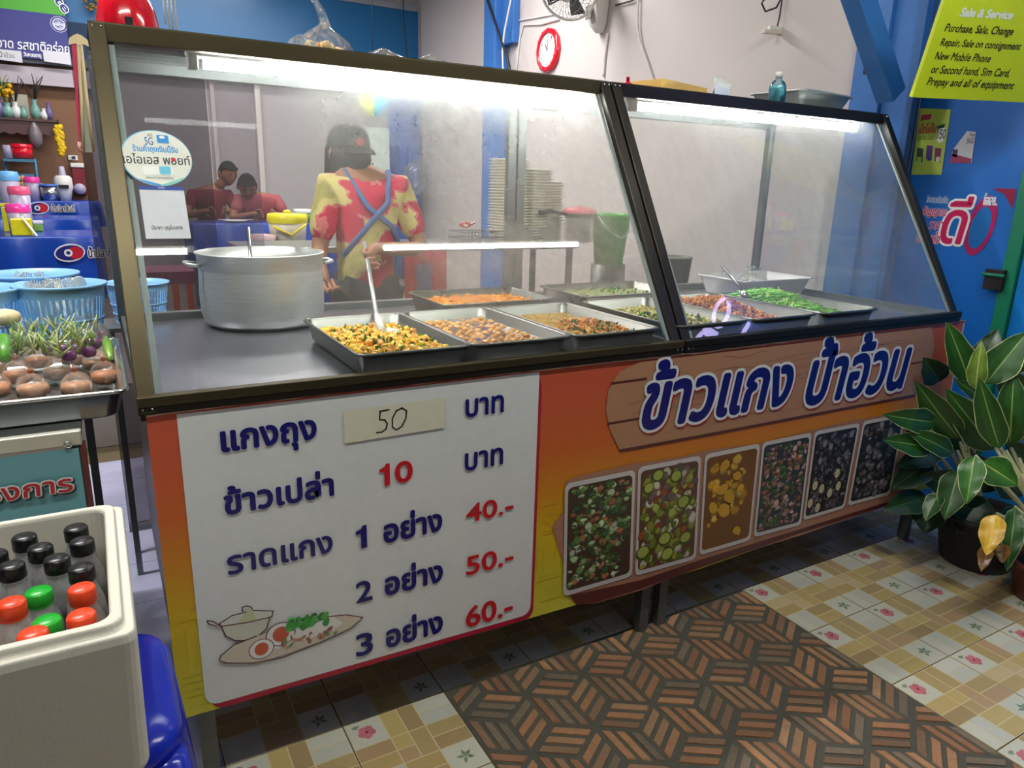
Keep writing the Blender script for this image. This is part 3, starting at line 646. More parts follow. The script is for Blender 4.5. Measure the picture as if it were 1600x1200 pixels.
pp([(342, 1028), (365, 1006), (420, 985), (480, 966), (530, 958), (565, 962), (545, 980), (500, 1000), (440, 1022), (395, 1034), (350, 1034)], C(214, 202, 186))
pl_([(400, 992), (365, 1006), (345, 1022), (342, 1030), (352, 1034), (395, 1034), (440, 1026), (500, 1002), (548, 980), (566, 963), (540, 959), (500, 963), (460, 970)], .0026)
pp([(420, 1000), (470, 975), (520, 962), (535, 972), (520, 982), (470, 1000), (425, 1014)], C(232, 230, 226))
for (u, v, r1, r2) in ((438, 989, .036, .026), (408, 1012, .030, .022)):
    x, y = P_(u, v); pr.ell(x, y, r1, r2 * 1.25, INK, 16, -.1); pr.up(5e-5); pr.ell(x, y, r1 * .93, r2 * 1.16, C(238, 236, 232), 16, -.1); pr.up(5e-5); pr.ell(x, y, r1 * .55, r2 * .8, C(206, 92, 66), 14); pr.up(5e-5)
random.seed(9)
for k in range(34):
    u = random.uniform(450, 516); v = 976 - (u - 450) * .2 + random.uniform(-7, 6); x, y = P_(u, v); pr.ell(x, y, .012, .008, jit(random.choice([C(60, 160, 70), C(30, 110, 60), C(90, 180, 90)]), .15), 7, random.uniform(0, 3), jt=.2); pr.up(2e-5)
for k in range(26):
    u = random.uniform(440, 530); v = 1004 - (u - 440) * .25 + random.uniform(-7, 6); x, y = P_(u, v); pr.ell(x, y, .008, .005, jit(random.choice([C(190, 140, 110), C(224, 218, 208), C(150, 100, 90), C(120, 150, 90)]), .1), 6, random.uniform(0, 3), jt=.25); pr.up(2e-5)
pr.build('plate_drawing', bn)

# --- the two glass food cases
YT = .457; ZR = 1.7285; ZC = .9286; XM = 1.4708; XE = 2.9492
sl = Vector((0, YT, ZR - ZC)).normalized(); sn = Vector((0, -sl.z, sl.y))
def case(x0, x1, label, glass_mat, dark, group):
    fm = DARKAL if dark else BRONZE
    t = thing('glass_food_case', label, 'food case', ((x0 + x1) / 2, .5, ZC), group)
    # base tray and rails
    MB().box(x0 + .004, x1 - .004, .014, CD, .902, .928).build('base_board', DARKAL, t)
    MB().grid(lambda u, v: (x0 + .01 + u * (x1 - x0 - .02), .03 + v * (CD - .04), .9305 + .0012 * math.sin(u * 23 + v * 7) * math.sin(v * 17)), 24, 12).build('tray_sheet', SHEET, t)
    MB().box(x0, x1, -.004, .022, .936, .957).build('bottom_rail', fm, t, bevel=.002)
    MB().box(x0, x1, -.001, .014, .918, .936).build('lower_rail', DARKAL, t, bevel=.002)
    MB().box(x0 + .02, x1 - .02, CD - .03, CD, .93, .955).build('rear_rail', GREYAL, t, bevel=.002)
    MB().box(x0, x1, YT - .004, YT + .024, ZR - .036, ZR + .004).build('top_rail', fm, t, bevel=.002)
    MB().box(x0, x1, YT, CD, ZR + .001, ZR + .006).build('top_glass', GLASSC, t)
    MB().box(x0, x1, CD - .024, CD, ZR - .03, ZR + .004).build('rear_top_rail', GREYAL, t, bevel=.002)
    for xs in (x0 + .018, x1 - .018):
        MB().beam((xs, .008, ZC - .012), (xs, YT + .008, ZR - .002), .036, .024, (0, -1, 0)).build('front_post', DARKAL if xs > .5 else fm, t, bevel=.0025)
        MB().beam((xs + (.026 if xs < (x0 + x1) / 2 else -.026), .022, ZC + .02), (xs + (.026 if xs < (x0 + x1) / 2 else -.026), YT + .014, ZR - .03), .012, .006, (0, -1, 0)).build('glass_seal', mat('pale_rubber_seal', C(168, 180, 180), .4), t)
        MB().box(xs - .018, xs + .018, CD - .03, CD, .93, ZR).build('rear_post', GREYAL, t, bevel=.002)
        MB().box(xs - .01, xs + .01, .03, CD, .93, .952).build('side_rail', GREYAL, t)
        if abs(xs - XM) > .05:
            q = MB(); x = xs; q.face([(x, .012, .95), (x, CD - .03, .95), (x, CD - .03, ZR - .03), (x, YT, ZR - .03)]).build('side_glass', GLASSC, t)
        for (yy, zz) in ((.0, ZC + .0), (YT - .006, ZR - .012)):
            for dx in (-.009, .009):
                c = Vector((xs + dx, yy, zz)) + sn * (.006 if yy < .1 else .010); MB().blob(c, (.003, .003, .003), 0).build('screw', STEEL, t)
    a = Vector((0, .016, ZC + .016)); b = Vector((0, YT + .006, ZR - .034))
    def g(u, v): p = a.lerp(b, v); return (x0 + .036 + u * (x1 - x0 - .072), p.y, p.z)
    MB().grid(g, 2, 2, smooth=False).build('front_glass', glass_mat, t)
    return t
FG1 = film('steamed_front_glass', (.95, .97, .96, 1), .52, .012, .015, (.86, .87, .85, 1), 3.2, .34, .66, (1, 1, 1), .12, ((0, -.62, .1, .08), (2, .03, .26, .16)))
FG2 = film('slightly_steamed_front_glass', (.96, .97, .96, 1), .26, .012, .015, (.86, .87, .85, 1), 3.4, .3, .7, (2.2, 1, .5), .08)
case(-.014, XM - .004, 'left glass food case with bronze frame, misted glass, big pot and three pans', FG1, False, None)
case(XM + .004, XE, 'right glass food case with dark frame, three pans and clearer glass', FG2, True, None)
sg0 = at(130, 250, y=1.62)
gs = thing('glass_screen', 'smoked grey glass screen standing behind the left end of the left food case', 'glass screen', (sg0.x + .2, 1.62, FL)); sgt = at(111, 34, y=1.62).z; xa_, xb_ = at(330, 250, y=1.62).x, at(405, 250, y=1.62).x
MB().box(sg0.x, xa_, 1.62, 1.63, FL + .02, sgt).build('dark_pane', film('smoked_glass', (.56, .54, .56, 1), .25, .0, .03, (.2, .2, .2, 1), 2, fk=.12), gs)
MB().box(xa_ + .004, xb_, 1.62, 1.63, FL + .02, sgt).build('dimming_pane', film('wall_dimming_tint', (.80, .78, .80, 1), .12, .0, .03, (.3, .3, .3, 1), 2, fk=.12), gs)  # added tinted pane, only darkens the far wall seen through it
MB().box(sg0.x, xb_, 1.61, 1.64, FL, FL + .03).build('foot_rail', GREYAL, gs)

# the two awning tubes in front of the stall, just above the frame: they light the pavement and mirror in the sloped panes
def awning_tube(xa, xb, label):
    y, z = -.85, 2.80; t = thing('awning_lamp', label, 'lamp', ((xa + xb) / 2, y, z), 'tube lamps under the awning')
    MB().box(xa - .04, xb + .04, y - .02, y + .02, z + .016, z + .05).build('lamp_housing', WHITEP, t, bevel=.003)
    MB().tube([(xa, y, z), (xb, y, z)], .013, 12).build('fluorescent_tube', mat('lit_awning_tube', (1, 1, 1, 1), .5, emit=(.98, 1, .90, 1), es=205), t)
    for x in (xa + .1, xb - .1): MB().tube([(x, y, z + .05), (x, y, 3.5)], .006, 6).build('hanger', GREYAL, t)
awning_tube(-.92, .31, 'lit tube lamp under the awning, above the drink cart')
awning_tube(1.26, 2.49, 'lit tube lamp under the awning, above the middle of the food cases')
# fluorescent tubes under the top rails
def tube_lamp(xa, xb, label):
    y, z = .51, 1.672; t = thing('tube_lamp', label, 'lamp', ((xa + xb) / 2, y, z), 'tube lamps inside the glass food cases')
    MB().box(xa - .04, xb + .04, y - .012, y + .02, z + .014, z + .036).build('lamp_housing', WHITEP, t, bevel=.003)
    for x, s in ((xa - .026, 1), (xb + .026, -1)): MB().box(x - .012, x + .012, y - .014, y + .014, z - .016, z + .02).build('end_socket', WHITEP, t, bevel=.003)
    MB().tube([(xa, y, z), (xb, y, z)], .0125, 12).build('fluorescent_tube', mat('lit_tube', (1, 1, 1, 1), .5, emit=(.96, 1, .96, 1), es=62), t)
tube_lamp(.235, 1.375, 'long lit fluorescent tube under the top rail of the left food case')
tube_lamp(1.64, 2.80, 'long lit fluorescent tube under the top rail of the right food case')

# stickers on the left pane
PG = Plane(a := Vector((0, .013, ZC + .016)), (1, 0, 0), sl, sn)
cx, cy = PG.px(245, 247)
rx = (PG.px(302, 255)[0] - PG.px(188, 240)[0]) / 2; ry = (PG.px(235, 203)[1] - PG.px(255, 291)[1]) / 2
pr = Print(PG); pr.ell(cx, cy, rx, ry, C(120, 190, 224), 40); pr.up(); pr.ell(cx + .001, cy, rx * .97, ry * .97, C(232, 232, 222), 40); pr.up()
pr.ell(cx, cy, rx * .97, ry * .97, C(40, 150, 220), 12, 0, -2.25, -1.45); pr.up(); pr.ell(cx, cy, rx * .97, ry * .97, C(130, 206, 180), 12, 0, -1.6, -.75); pr.up()
x, y = PG.px(254, 218); pr.rr(x - .012, x + .012, y - .010, y + .010, .002, C(30, 150, 220)); x, y = PG.px(247, 267); pr.rr(x - .03, x + .03, y - .012, y + .013, .006, C(244, 244, 240)); pr.up(); x, y = PG.px(258, 267); pr.rr(x - .012, x + .012, y - .010, y + .010, .004, C(90, 190, 220))
x, y = PG.px(253, 217); pr.up(); pr.ell(x, y + .003, .006, .004, C(240, 240, 240)); 
st = pr.build('sticker', None, label='oval white and blue shop sticker with Thai lettering on the left pane', cat='sticker')
NK = C(40, 36, 44)
ptext('5G', PG, (226, 222), (239, 222), (230, 227), (236, 215), C(60, 110, 170), st, bold=.01); ptext('AIS', PG, (230, 212), (238, 212), (234, 214), (236, 209), NK, st)
ptext('ร้านค้าถุงเงินนี้รับ', PG, (207, 234), (278, 237), (240, 241), (240, 227), C(50, 150, 215), st, bold=.02)
ptext('เอไอเอส พอยท์', PG, (192, 247), (297, 252), (240, 257), (222, 240), NK, st, bold=.015)
x, y = PG.px(271, 250); pr = Print(PG); pr.h = .002; pr.ell(x, y, .0052, .0052, C(200, 20, 60)); pr.build('red_dot', st)
ptext('รับสิทธิ์', PG, (232, 262), (243, 262), (238, 264), (238, 260), NK, st); ptext('แลกคะแนน', PG, (232, 267), (243, 267), (238, 269), (238, 265), NK, st)
ptext('www.ais.th/pointpaotang', PG, (228, 278), (271, 280), (250, 281), (250, 276), NK, st)
pr = Print(PG); q = [PG.px(*p) for p in ((217, 291), (286, 292), (299, 372), (228, 374))]; xa = (q[0][0] + q[3][0]) / 2; xb = (q[1][0] + q[2][0]) / 2; ya = (q[2][1] + q[3][1]) / 2; yb = (q[0][1] + q[1][1]) / 2
pr.poly([(xa, ya), (xb, ya), (xb, yb), (xa, yb)], C(220, 222, 228)); pr.up(); pr.poly([(xa, yb - .009), (xb, yb - .009), (xb, yb), (xa, yb)], C(40, 70, 160))
st2 = pr.build('payment_card', None, PAPER, label='white payment card with a blue top strip taped under the oval sticker', cat='card')
ptext('ถุงเงิน', PG, (247, 294), (257, 294), (250, 296), (252, 292), C(220, 225, 240), st2); ptext('นันทภา บุญโนนชาย', PG, (237, 356), (285, 356), (260, 361), (250, 352), NK, st2, bold=.02)

# ================================================================== FOOD
def pan(cx, cy, w_, d_, z0, h, label, group='steel pans of food', rz=0, m=None, inset=.018, name='food_pan'):
    t = thing(name, label, 'pan', (cx, cy, z0), group); M = rotm(0, 0, rz, (cx, cy, 0)); m = m or PANST; r = .028
    R = lambda a, z, rr=r: rrect(w_ - a * 2, d_ - a * 2, rr, z, M=M)
    mb = MB(); mb.rings([R(inset + .004, z0 + .001), R(inset, z0 + .006), R(.008, z0 + h - .004), R(.004, z0 + h - .003)], True, False)
    mb.rings([R(.005, z0 + h - .004), R(.010, z0 + h - .006), R(inset + .003, z0 + .008), R(inset + .012, z0 + .004)], False, True)
    mb.build('pan_body', m, t)
    mb = MB(); loop = R(.001, z0 + h - .002); n = len(loop)
    mb.rings([R(-.001, z0 + h - .006), R(-.002, z0 + h - .002), R(.001, z0 + h + .001), R(.006, z0 + h), R(.009, z0 + h - .004)], False, False)
    mb.build('rim', m, t); return t
Z0 = .9335
def rnd(a, b): return random.uniform(a, b)
def piece(mb, c, kind, s, cols):
    M = Euler((rnd(0, 3), rnd(0, 3), rnd(0, 3))).to_matrix(); col = jit(random.choice(cols), .2); c = Vector(c)
    if kind == 'chunk': mb.blob(c, (s, s * rnd(.5, .8), s * rnd(.4, .7)), 0, col, M, 5, 3, .22)
    elif kind == 'strip': mb.blob(c, (s * 2, s * .35, s * .25), 0, col, Euler((rnd(-.3, .3), rnd(-.5, .4), rnd(0, 6.3))).to_matrix(), 4, 3, .15)
    elif kind == 'leaf':
        a = M @ Vector((s * 1.3, 0, 0)); b = M @ Vector((0, s * .6, s * .15)); mb.face([c - a, c - b, c + a, c + b], 0, col)
    elif kind == 'bean':
        d = Euler((0, rnd(-.35, .25), rnd(-.7, .9))).to_matrix() @ Vector((s * 2.6, 0, 0)); mb.tube([c - d, c + Vector((0, 0, s * .4)), c + d], s * .24, 5, 0, col)
def food(name, label, cx, cy, w_, d_, zs, hf, n, parts, base, cat, seed=1, bumps=.004):
    """heaped food: a lumpy bed and loose pieces on it; nobody could count them, so one object"""
    random.seed(seed); mb = MB()
    def bed(u, v): x = cx + (u - .5) * w_; y = cy + (v - .5) * d_; return (x, y, zs + hf(u, v) + bumps * math.sin(x * 190 + y * 60) * math.sin(y * 170))
    mb.grid(bed, 22, 30, 0, lambda u, v: jit(base, .12))
    for _ in range(n):
        u, v = rnd(.03, .97), rnd(.03, .97); k, s, cols, dens = random.choice(parts)
        hh = hf(u, v)
        if dens and hh < dens: continue
        p = bed(u, v); piece(mb, (p[0], p[1], p[2] + rnd(.0, .006)), k, s * rnd(.7, 1.2), cols)
    return mb.build(name, FOODM, None, label=label, cat=cat, kind='stuff')
def hump(u0, v0, a, su, sv): return lambda u, v: a * math.exp(-((u - u0) / su) ** 2 - ((v - v0) / sv) ** 2)
PW, PD, PH = .312, .53, .062
pans = [(.617, .302, 'steel pan of yellow stir-fry, nearest the big pot'), (.927, .300, 'steel pan of egg curry, second from the big pot'), (1.248, .296, 'steel pan of yellow-brown curry, third from the big pot'),
        (1.625, .296, 'steel pan of pale green curry, just right of the middle post'), (1.955, .292, 'steel pan of fried meat with a spoon handle, middle of the right case'), (2.292, .288, 'steel pan of green stir-fried stems, rightmost of the front row')]
for x, y, lb in pans: pan(x, y, PW, PD, Z0, PH, lb)
pan(1.19, .815, .46, .34, Z0, PH, 'steel pan of orange curry in the back row of the left case', 'steel pans in the back row')
pan(1.80, .815, .50, .34, Z0, PH, 'steel pan of green soup in the back row behind the middle post', 'steel pans in the back row')
pan(2.64, .80, .46, .31, Z0, .085, 'deep dented aluminium pan holding tied clear bags, back of the right case', 'steel pans in the back row', 0, BRUSH, .03)
YEL = [C(244, 180, 6), C(250, 204, 30), C(236, 156, 4), C(244, 196, 60)]; GRN = [C(46, 110, 30), C(70, 140, 40), C(30, 84, 26)]; ORG = [C(222, 130, 26), C(236, 152, 40), C(200, 104, 20)]
h1 = hump(.45, .32, .018, .5, .45)
food('stir_fry', 'yellow stir-fry with chopped greens filling the first pan', .617, .302, .262, .48, Z0 + .026, h1, 1000, [('chunk', .012, YEL, 0), ('strip', .008, [C(244, 220, 130), C(240, 196, 60)], 0), ('chunk', .015, YEL, 0), ('leaf', .013, GRN, 0)], C(226, 156, 10), 'stir-fry', 2)
# egg curry: broth with egg halves, each one a piece
random.seed(31); ec = thing('egg_curry', 'brown curry crowded with pale egg pieces in the second pan', 'curry', (.927, .30, Z0 + .03))
MB().grid(lambda u, v: (.927 + (u - .5) * .262, .30 + (v - .5) * .48, Z0 + .032 + .001 * math.sin(u * 30) * math.sin(v * 41)), 16, 24, 0, lambda u, v: jit(C(112, 66, 30), .1)).build('broth', vmat('brown_broth', .12, .2, 40, coat=.6, var=.25), ec)
eg = MB(); eg.blob((0, 0, 0), (.0138, .0122, .0075), 0, C(214, 148, 66), None, 10, 5); eg.blob((0, 0, .0035), (.009, .008, .0062), 0, C(230, 168, 70), None, 8, 4)
em = drop(eg, 'egg_half', FOODM)
for i in range(8):
    for j in range(15):
        if rnd(0, 1) < .16: continue
        o = place(em, .927 - .927 + (i - 3.5) * .0315 + rnd(-.006, .006), (j - 7) * .0305 + rnd(-.006, .006), ec, 'egg_half', -.0005 + rnd(-.002, .002)); k = rnd(.75, 1.15); o.scale = (k, k, rnd(.8, 1.2)); o.rotation_euler = (rnd(-.2, .2), rnd(-.2, .2), rnd(0, 3))
h3 = hump(.62, .30, .026, .3, .26)
food('yellow_curry', 'thin yellow curry with a heap of meat and herbs in the third pan', 1.248, .296, .262, .48, Z0 + .03, h3, 1000, [('chunk', .009, ORG + [C(200, 150, 70)], .004), ('chunk', .008, ORG, .01), ('leaf', .010, GRN, .006), ('strip', .005, [C(190, 170, 80)], 0)], C(190, 140, 34), 'curry', 3, .0012)
food('green_curry', 'pale green curry with soft vegetables in the pan by the middle post', 1.625, .296, .262, .48, Z0 + .028, hump(.6, .25, .014, .5, .4), 700, [('chunk', .011, [C(190, 180, 90), C(160, 160, 70), C(206, 190, 120)], 0), ('leaf', .01, GRN, .004), ('strip', .006, [C(200, 190, 110)], 0)], C(160, 152, 84), 'curry', 4, .002)
food('fried_meat', 'heap of dark orange fried meat strips in the middle pan of the right case', 1.955, .30, .262, .46, Z0 + .012, hump(.42, .58, .065, .42, .46), 1100, [('chunk', .012, ORG + [C(150, 84, 30)], .006), ('strip', .009, ORG, .006), ('chunk', .010, [C(190, 120, 50), C(120, 66, 30)], .006)], C(120, 80, 44), 'fried meat', 5)
food('stir_fried_stems', 'heap of bright green chopped stems in the rightmost front pan', 2.285, .34, .262, .40, Z0 + .010, hump(.42, .60, .075, .45, .48), 1300, [('bean', .011, [C(96, 190, 40), C(136, 216, 60), C(70, 156, 30), C(160, 224, 80)], .006), ('bean', .011, [C(110, 200, 50), C(170, 226, 100)], .006), ('chunk', .007, [C(206, 190, 150)], .01)], C(90, 120, 60), 'vegetables', 6)
food('orange_curry', 'bright orange-yellow curry in the back row pan of the left case', 1.19, .815, .40, .28, Z0 + .036, hump(.5, .5, .006, .5, .5), 160, [('chunk', .010, [C(236, 160, 30), C(226, 140, 24)], 0)], C(232, 152, 28), 'curry', 7, .001)
food('green_soup', 'thin pale green soup in the back row pan behind the middle post', 1.80, .815, .44, .28, Z0 + .036, hump(.5, .5, .003, .5, .5), 120, [('leaf', .010, GRN, 0), ('chunk', .008, [C(190, 190, 130)], 0)], C(150, 158, 100), 'soup', 8, .001)
# spoon in the fried meat
sp = thing('serving_spoon', 'steel serving spoon stuck upright in the fried meat', 'spoon', (1.93, .36, 1.0))
b_ = at(1158, 452, y=.42); a_ = at(1127, 413, y=.56)
MB().tube([a_, (a_ + b_) / 2, b_], [.0055, .006, .005], 8).build('handle', mat('dull_steel', C(150, 150, 152), .35, 1), sp)
MB().blob(b_ + Vector((.006, -.01, -.018)), (.018, .026, .012), 0, None, Euler((.6, 0, 0)).to_matrix(), 10, 6).build('bowl', STEEL, sp)
# little clear bags in the deep pan
def clear_bag(c, r, h, label, group=None, fill=None, tie=None, name='tied_bag', seed=0, cat='bag', n=18, tail=.03):
    random.seed(seed); t = thing(name, label, cat, tuple(c), group); c = Vector(c); ph = [rnd(0, 6) for _ in range(4)]
    def ring(rr, z, k=.05): return [c + Vector((rr * (1 + k * math.sin(3 * a + ph[0]) + k * math.cos(5 * a + ph[1] + z * 60)) * math.cos(a), rr * (1 + k * math.sin(4 * a + ph[2]) + k * math.cos(7 * a + ph[3])) * math.sin(a), z)) for a in [2 * PI * q / n for q in range(n)]]
    prof = [(r * .7, .0), (r * .96, h * .12), (r, h * .38), (r * .93, h * .6), (r * .6, h * .84), (r * .22, h * .97), (r * .12, h * 1.02), (r * .2, h * 1.02 + tail * .4), (r * .34, h * 1.02 + tail)]
    MB().rings([ring(a, z, .03 if i < 4 else .16) for i, (a, z) in enumerate(prof)], True, False).build('bag_film', CLEAR, t)
    if fill:
        pf = [(r * .66, .002), (r * .92, h * .12), (r * .95, h * .36), (r * .9, h * fill[1])]
        MB().rings([ring(a, z, .03) for a, z in pf], True, True, 0, fill[0]).build('contents', vmat('bag_contents', .2, .1, 50, coat=.3), t)
    if tie:
        mb = MB()
        for k in range(3): mb.rings([[c + Vector(((r * .13 + w2) * math.cos(a), (r * .13 + w2) * math.sin(a), h * 1.0 + k * .004 + zz)) for a in [2 * PI * q / 8 for q in range(8)]] for w2, zz in ((0, -.002), (.0025, 0), (0, .002))], False, False)
        mb.build('rubber_band', mat('rubber_band_' + tie[0], tie[1], .5), t)
    return t
for k, (x, y, s) in enumerate(((2.50, .86, .042), (2.63, .82, .058), (2.72, .86, .05))): clear_bag((x, y, Z0 + .02), s, s * 1.3, ['small clear knotted bag at the left in the deep aluminium pan', 'largest clear knotted bag in the middle of the deep aluminium pan', 'clear knotted bag at the right in the deep aluminium pan'][k], 'clear bags in the aluminium pan', (C(216, 206, 180), .3), ('white', C(220, 220, 220)), seed=k)

# big aluminium pot
pc = Vector((.415, .885, Z0)); pt = thing('cooking_pot', 'big dull aluminium cooking pot on the steel tray inside the left case', 'pot', tuple(pc))
R0 = .196
MB().lathe(pc, [(R0 * .86, .0), (R0 * .95, .012), (R0 * .99, .04), (R0, .10), (R0 * .985, .178), (R0 * .985, .184), (R0 * 1.0, .19), (R0 * 1.0, .226), (R0 * 1.03, .230), (R0 * 1.03, .233), (R0 * .99, .234), (R0 * .985, .19), (R0 * .96, .10)], 56, cap0=True).build('pot_body', BRUSH, pt)
MB().lathe(pc, [(0.001, .195), (R0 * .97, .195)], 48).build('soup', mat('pale_broth', C(196, 186, 150), .15, 0, .12, 14, .3, 20, coat=.4), pt)
for s in (1, -1):
    mb = MB(); mb.tube([pc + Vector((s * R0 * .99, -.045, .195)), pc + Vector((s * (R0 + .03), -.035, .20)), pc + Vector((s * (R0 + .034), .035, .20)), pc + Vector((s * R0 * .99, .045, .195))], .006, 8); mb.build('handle', BRUSH, pt)
ld = thing('ladle', 'steel ladle handle standing in the big pot', 'ladle', tuple(pc + Vector((0, 0, .1))))
b_ = at(392, 410, y=.84); a_ = at(388, 356, y=.93); MB().tube([a_, b_, b_ + (b_ - a_) * .6], [.006, .0055, .005], 8).build('handle', STEEL, ld)
MB().blob(b_ + (b_ - a_) * .7, (.03, .03, .018), 0, None, None, 12, 6).build('bowl', STEEL, ld)

# lilac neon outline under the awning; only its mirror image shows, low in the right pane
def mirrored(u, v, y=-1.0):
    a_, b_ = Vector((0, .016, ZC + .016)), Vector((0, YT + .006, ZR - .034)); d_ = (b_ - a_).normalized(); n_ = Vector((0, -d_.z, d_.y)); r_ = ray(u, v); P0 = CAM + r_ * ((a_ - CAM).dot(n_) / r_.dot(n_)); q_ = r_ - n_ * 2 * r_.dot(n_)
    return P0 + q_ * ((y - P0.y) / q_.y)
nm = mat('lilac_neon_tube', (1, 1, 1, 1), .5, emit=(.55, .48, 1, 1), es=15); ns = thing('neon_sign', 'lilac neon outline hung under the awning, mirrored low in the right pane', 'neon sign', tuple(mirrored(1130, 500)))
MB().tube([mirrored(1127 + 11 * math.cos(a) + 5 * math.sin(a), 489 - 22 * math.sin(a)) for a in [2 * PI * k / 20 for k in range(21)]], .012, 8).build('neon_loop', nm, ns)
MB().tube([mirrored(1195, 464), mirrored(1160, 522)], .013, 8).build('neon_stroke', nm, ns); MB().tube([mirrored(1100, 514), mirrored(1118, 526)], .03, 8).build('neon_stroke', nm, ns); MB().tube([mirrored(1096, 521), mirrored(1090, 528)], .013, 8).build('neon_stroke', nm, ns)
a_ = mirrored(1127, 467); b_ = mirrored(1195, 464); MB().tube([a_, Vector((a_.x, a_.y, 3.6))], .004, 5).build('hanging_wire', WIREK if 'WIREK' in globals() else BLACK, ns); MB().tube([b_, Vector((b_.x, b_.y, 3.6))], .004, 5).build('hanging_wire', BLACK, ns)

# ================================================================== ON TOP OF THE CASES
ZTOP = ZR + .0065
bx = thing('red_dome', 'glossy red plastic dome with a black slot on top of the left case', 'dome', (.085, .72, ZTOP))
MB().lathe((.085, .72, ZTOP), [(.0765, 0), (.0765, .02), (.074, .05), (.067, .085), (.054, .112), (.035, .13), (.014, .138), (.0, .139)], 32, cap0=True, sy=.95).build('dome_shell', REDM, bx)
MB().box(.075, .093, .646, .66, ZTOP + .018, ZTOP + .05).build('slot', BLACK, bx, bevel=.002)
# clear bags of orange crackers
def snack_bag(cx, cy, wd, h, label, fill, seed):
    random.seed(seed); t = thing('snack_bag', label, 'bag', (cx, cy, ZTOP), 'clear snack bags on top of the left case'); n = 22; ph = rnd(0, 6)
    rs = []
    for k, (a, z) in enumerate(((.55, .0), (.98, .08), (1, .3), (.8, .55), (.5, .75), (.25, .9), (.12, 1.0))):
        rs.append([Vector((cx + wd * a * (1 + .1 * math.sin(3 * q + ph + k) + .06 * math.sin(8 * q)) * math.cos(q) * .5, cy + wd * .32 * a * (1 + .1 * math.cos(5 * q + k)) * math.sin(q), ZTOP + h * z + .0005)) for q in [2 * PI * i / n for i in range(n)]])
    MB().rings(rs, True, True, smooth=False).build('bag_film', CLEAR, t)
    if fill:
        mb = MB()
        for i in range(fill): a = rnd(0, 6.3); q = rnd(0, .33) * wd; mb.blob((cx + q * math.cos(a), cy + q * .5 * math.sin(a), ZTOP + rnd(.012, h * .42)), (.016, .014, .006), 0, jit(random.choice([C(226, 170, 90), C(206, 140, 60), C(236, 196, 130)]), .1), Euler((rnd(0, 3), rnd(0, 3), 0)).to_matrix(), 7, 3, .15)
        mb.build('crackers', FOODM, t, kind='stuff')
snack_bag(.60, .70, .17, .105, 'clear bag of orange crackers with a raised knot, biggest on the left case', 34, 1)
snack_bag(.505, .60, .09, .05, 'small crumpled clear bag left of the cracker bags', 0, 2)
snack_bag(.77, .66, .15, .05, 'flat clear bag of crackers in the middle of the row', 22, 3)
snack_bag(.91, .62, .11, .045, 'small clear folded bag at the right end of the cracker bags', 0, 4)
kn = MB(); kn.tube([(.60, .68, ZTOP + .09), (.585, .67, ZTOP + .13), (.565, .66, ZTOP + .155), (.558, .655, ZTOP + .165)], [.016, .012, .009, .013], 9).build('bag_knot', CLEAR, [o for o in COL.objects if o.name == 'snack_bag'][0])
# scraps, wooden box, card, bottle, tray
sc = MB(); random.seed(4)
for k in range(9): x = 1.30 + k * .016; sc.blob((x, .62 + rnd(-.02, .02), ZTOP + .010), (.012, .010, .010), 0, jit(random.choice([C(226, 222, 214), C(200, 196, 190), C(190, 150, 120)]), .1), None, 6, 3, .35)
sc.build('plastic_wrapping', vmat('crumpled_plastic', .3), label='crumpled pale plastic scraps on the case under the wall clock', cat='wrapping', kind='stuff')
bxx = thing('wooden_box', 'shallow pale yellow wooden box on top of the right case', 'box', (1.93, .72, ZTOP)); WY = mat('pale_yellow_wood', C(226, 184, 104), .5, 0, .14, 9, stretch=(1, 1, 8)); M = rotm(0, 0, .28, (1.94, .75, ZTOP))
for a in ((-.16, .16, -.11, -.1), (-.16, .16, .1, .11), (-.16, -.15, -.1, .1), (.15, .16, -.1, .1)): MB().box(a[0], a[1], a[2], a[3], .003, .055, M=M).build('side_board', WY, bxx, bevel=.002)
MB().box(-.15, .15, -.1, .1, 0, .008, M=M).build('bottom_board', WY, bxx)
fl_ = thing('pink_clip', 'small crimson plastic clip beside the wooden box', 'clip', (1.68, .63, ZTOP)); cl = mat('crimson_plastic', C(214, 20, 80), .3)
MB().lathe((1.68, .63, ZTOP), [(.020, 0), (.022, .012), (.017, .026), (.006, .034), (0, .035)], 14, cap0=True).build('clip_body', cl, fl_); MB().beam((1.68, .63, ZTOP + .03), (1.672, .62, ZTOP + .048), .012, .004).build('clip_tab', cl, fl_)
MB().box(1.56, 1.76, .70, .82, ZTOP, ZTOP + .022).build('orange_board', mat('pale_orange_card', C(222, 150, 110), .6), label='flat pale orange board lying between the clip and the wooden box', cat='board', bevel=.002)
cdm = thing('white_card', 'white folded card standing on the right case between box and bottle', 'card', (2.12, .60, ZTOP)); M = rotm(-.22, .10, .1, (2.12, .60, ZTOP + .001))
MB().box(-.042, .042, -.001, .001, 0, .082, M=M).build('card_front', WHITEP, cdm); MB().box(-.038, .038, -.0018, -.0012, .004, .062, M=M).build('card_print', mat('pale_blue_print', C(206, 212, 230), .5), cdm); M2 = rotm(.35, .10, .1, (2.12, .63, ZTOP + .001)); MB().box(-.042, .042, -.001, .001, 0, .075, M=M2).build('card_back', WHITEP, cdm)
bt_ = thing('spray_bottle', 'clear bottle of light blue liquid with a white cap on the right case', 'bottle', (2.42, .60, ZTOP)); c = (2.42, .60, ZTOP)
MB().lathe(c, [(.030, .0), (.034, .004), (.034, .07), (.032, .082), (.024, .096), (.013, .103), (.012, .112)], 26, cap0=True).build('bottle_body', film('pale_bottle_plastic', (.80, .95, .98, 1), .1, .05, .08), bt_)
MB().lathe(c, [(.028, .002), (.0325, .005), (.0325, .069), (.030, .081), (0.001, .082)], 26, cap0=True).build('blue_liquid', mat('blue_liquid', C(110, 200, 214), .15, 0, .04), bt_)
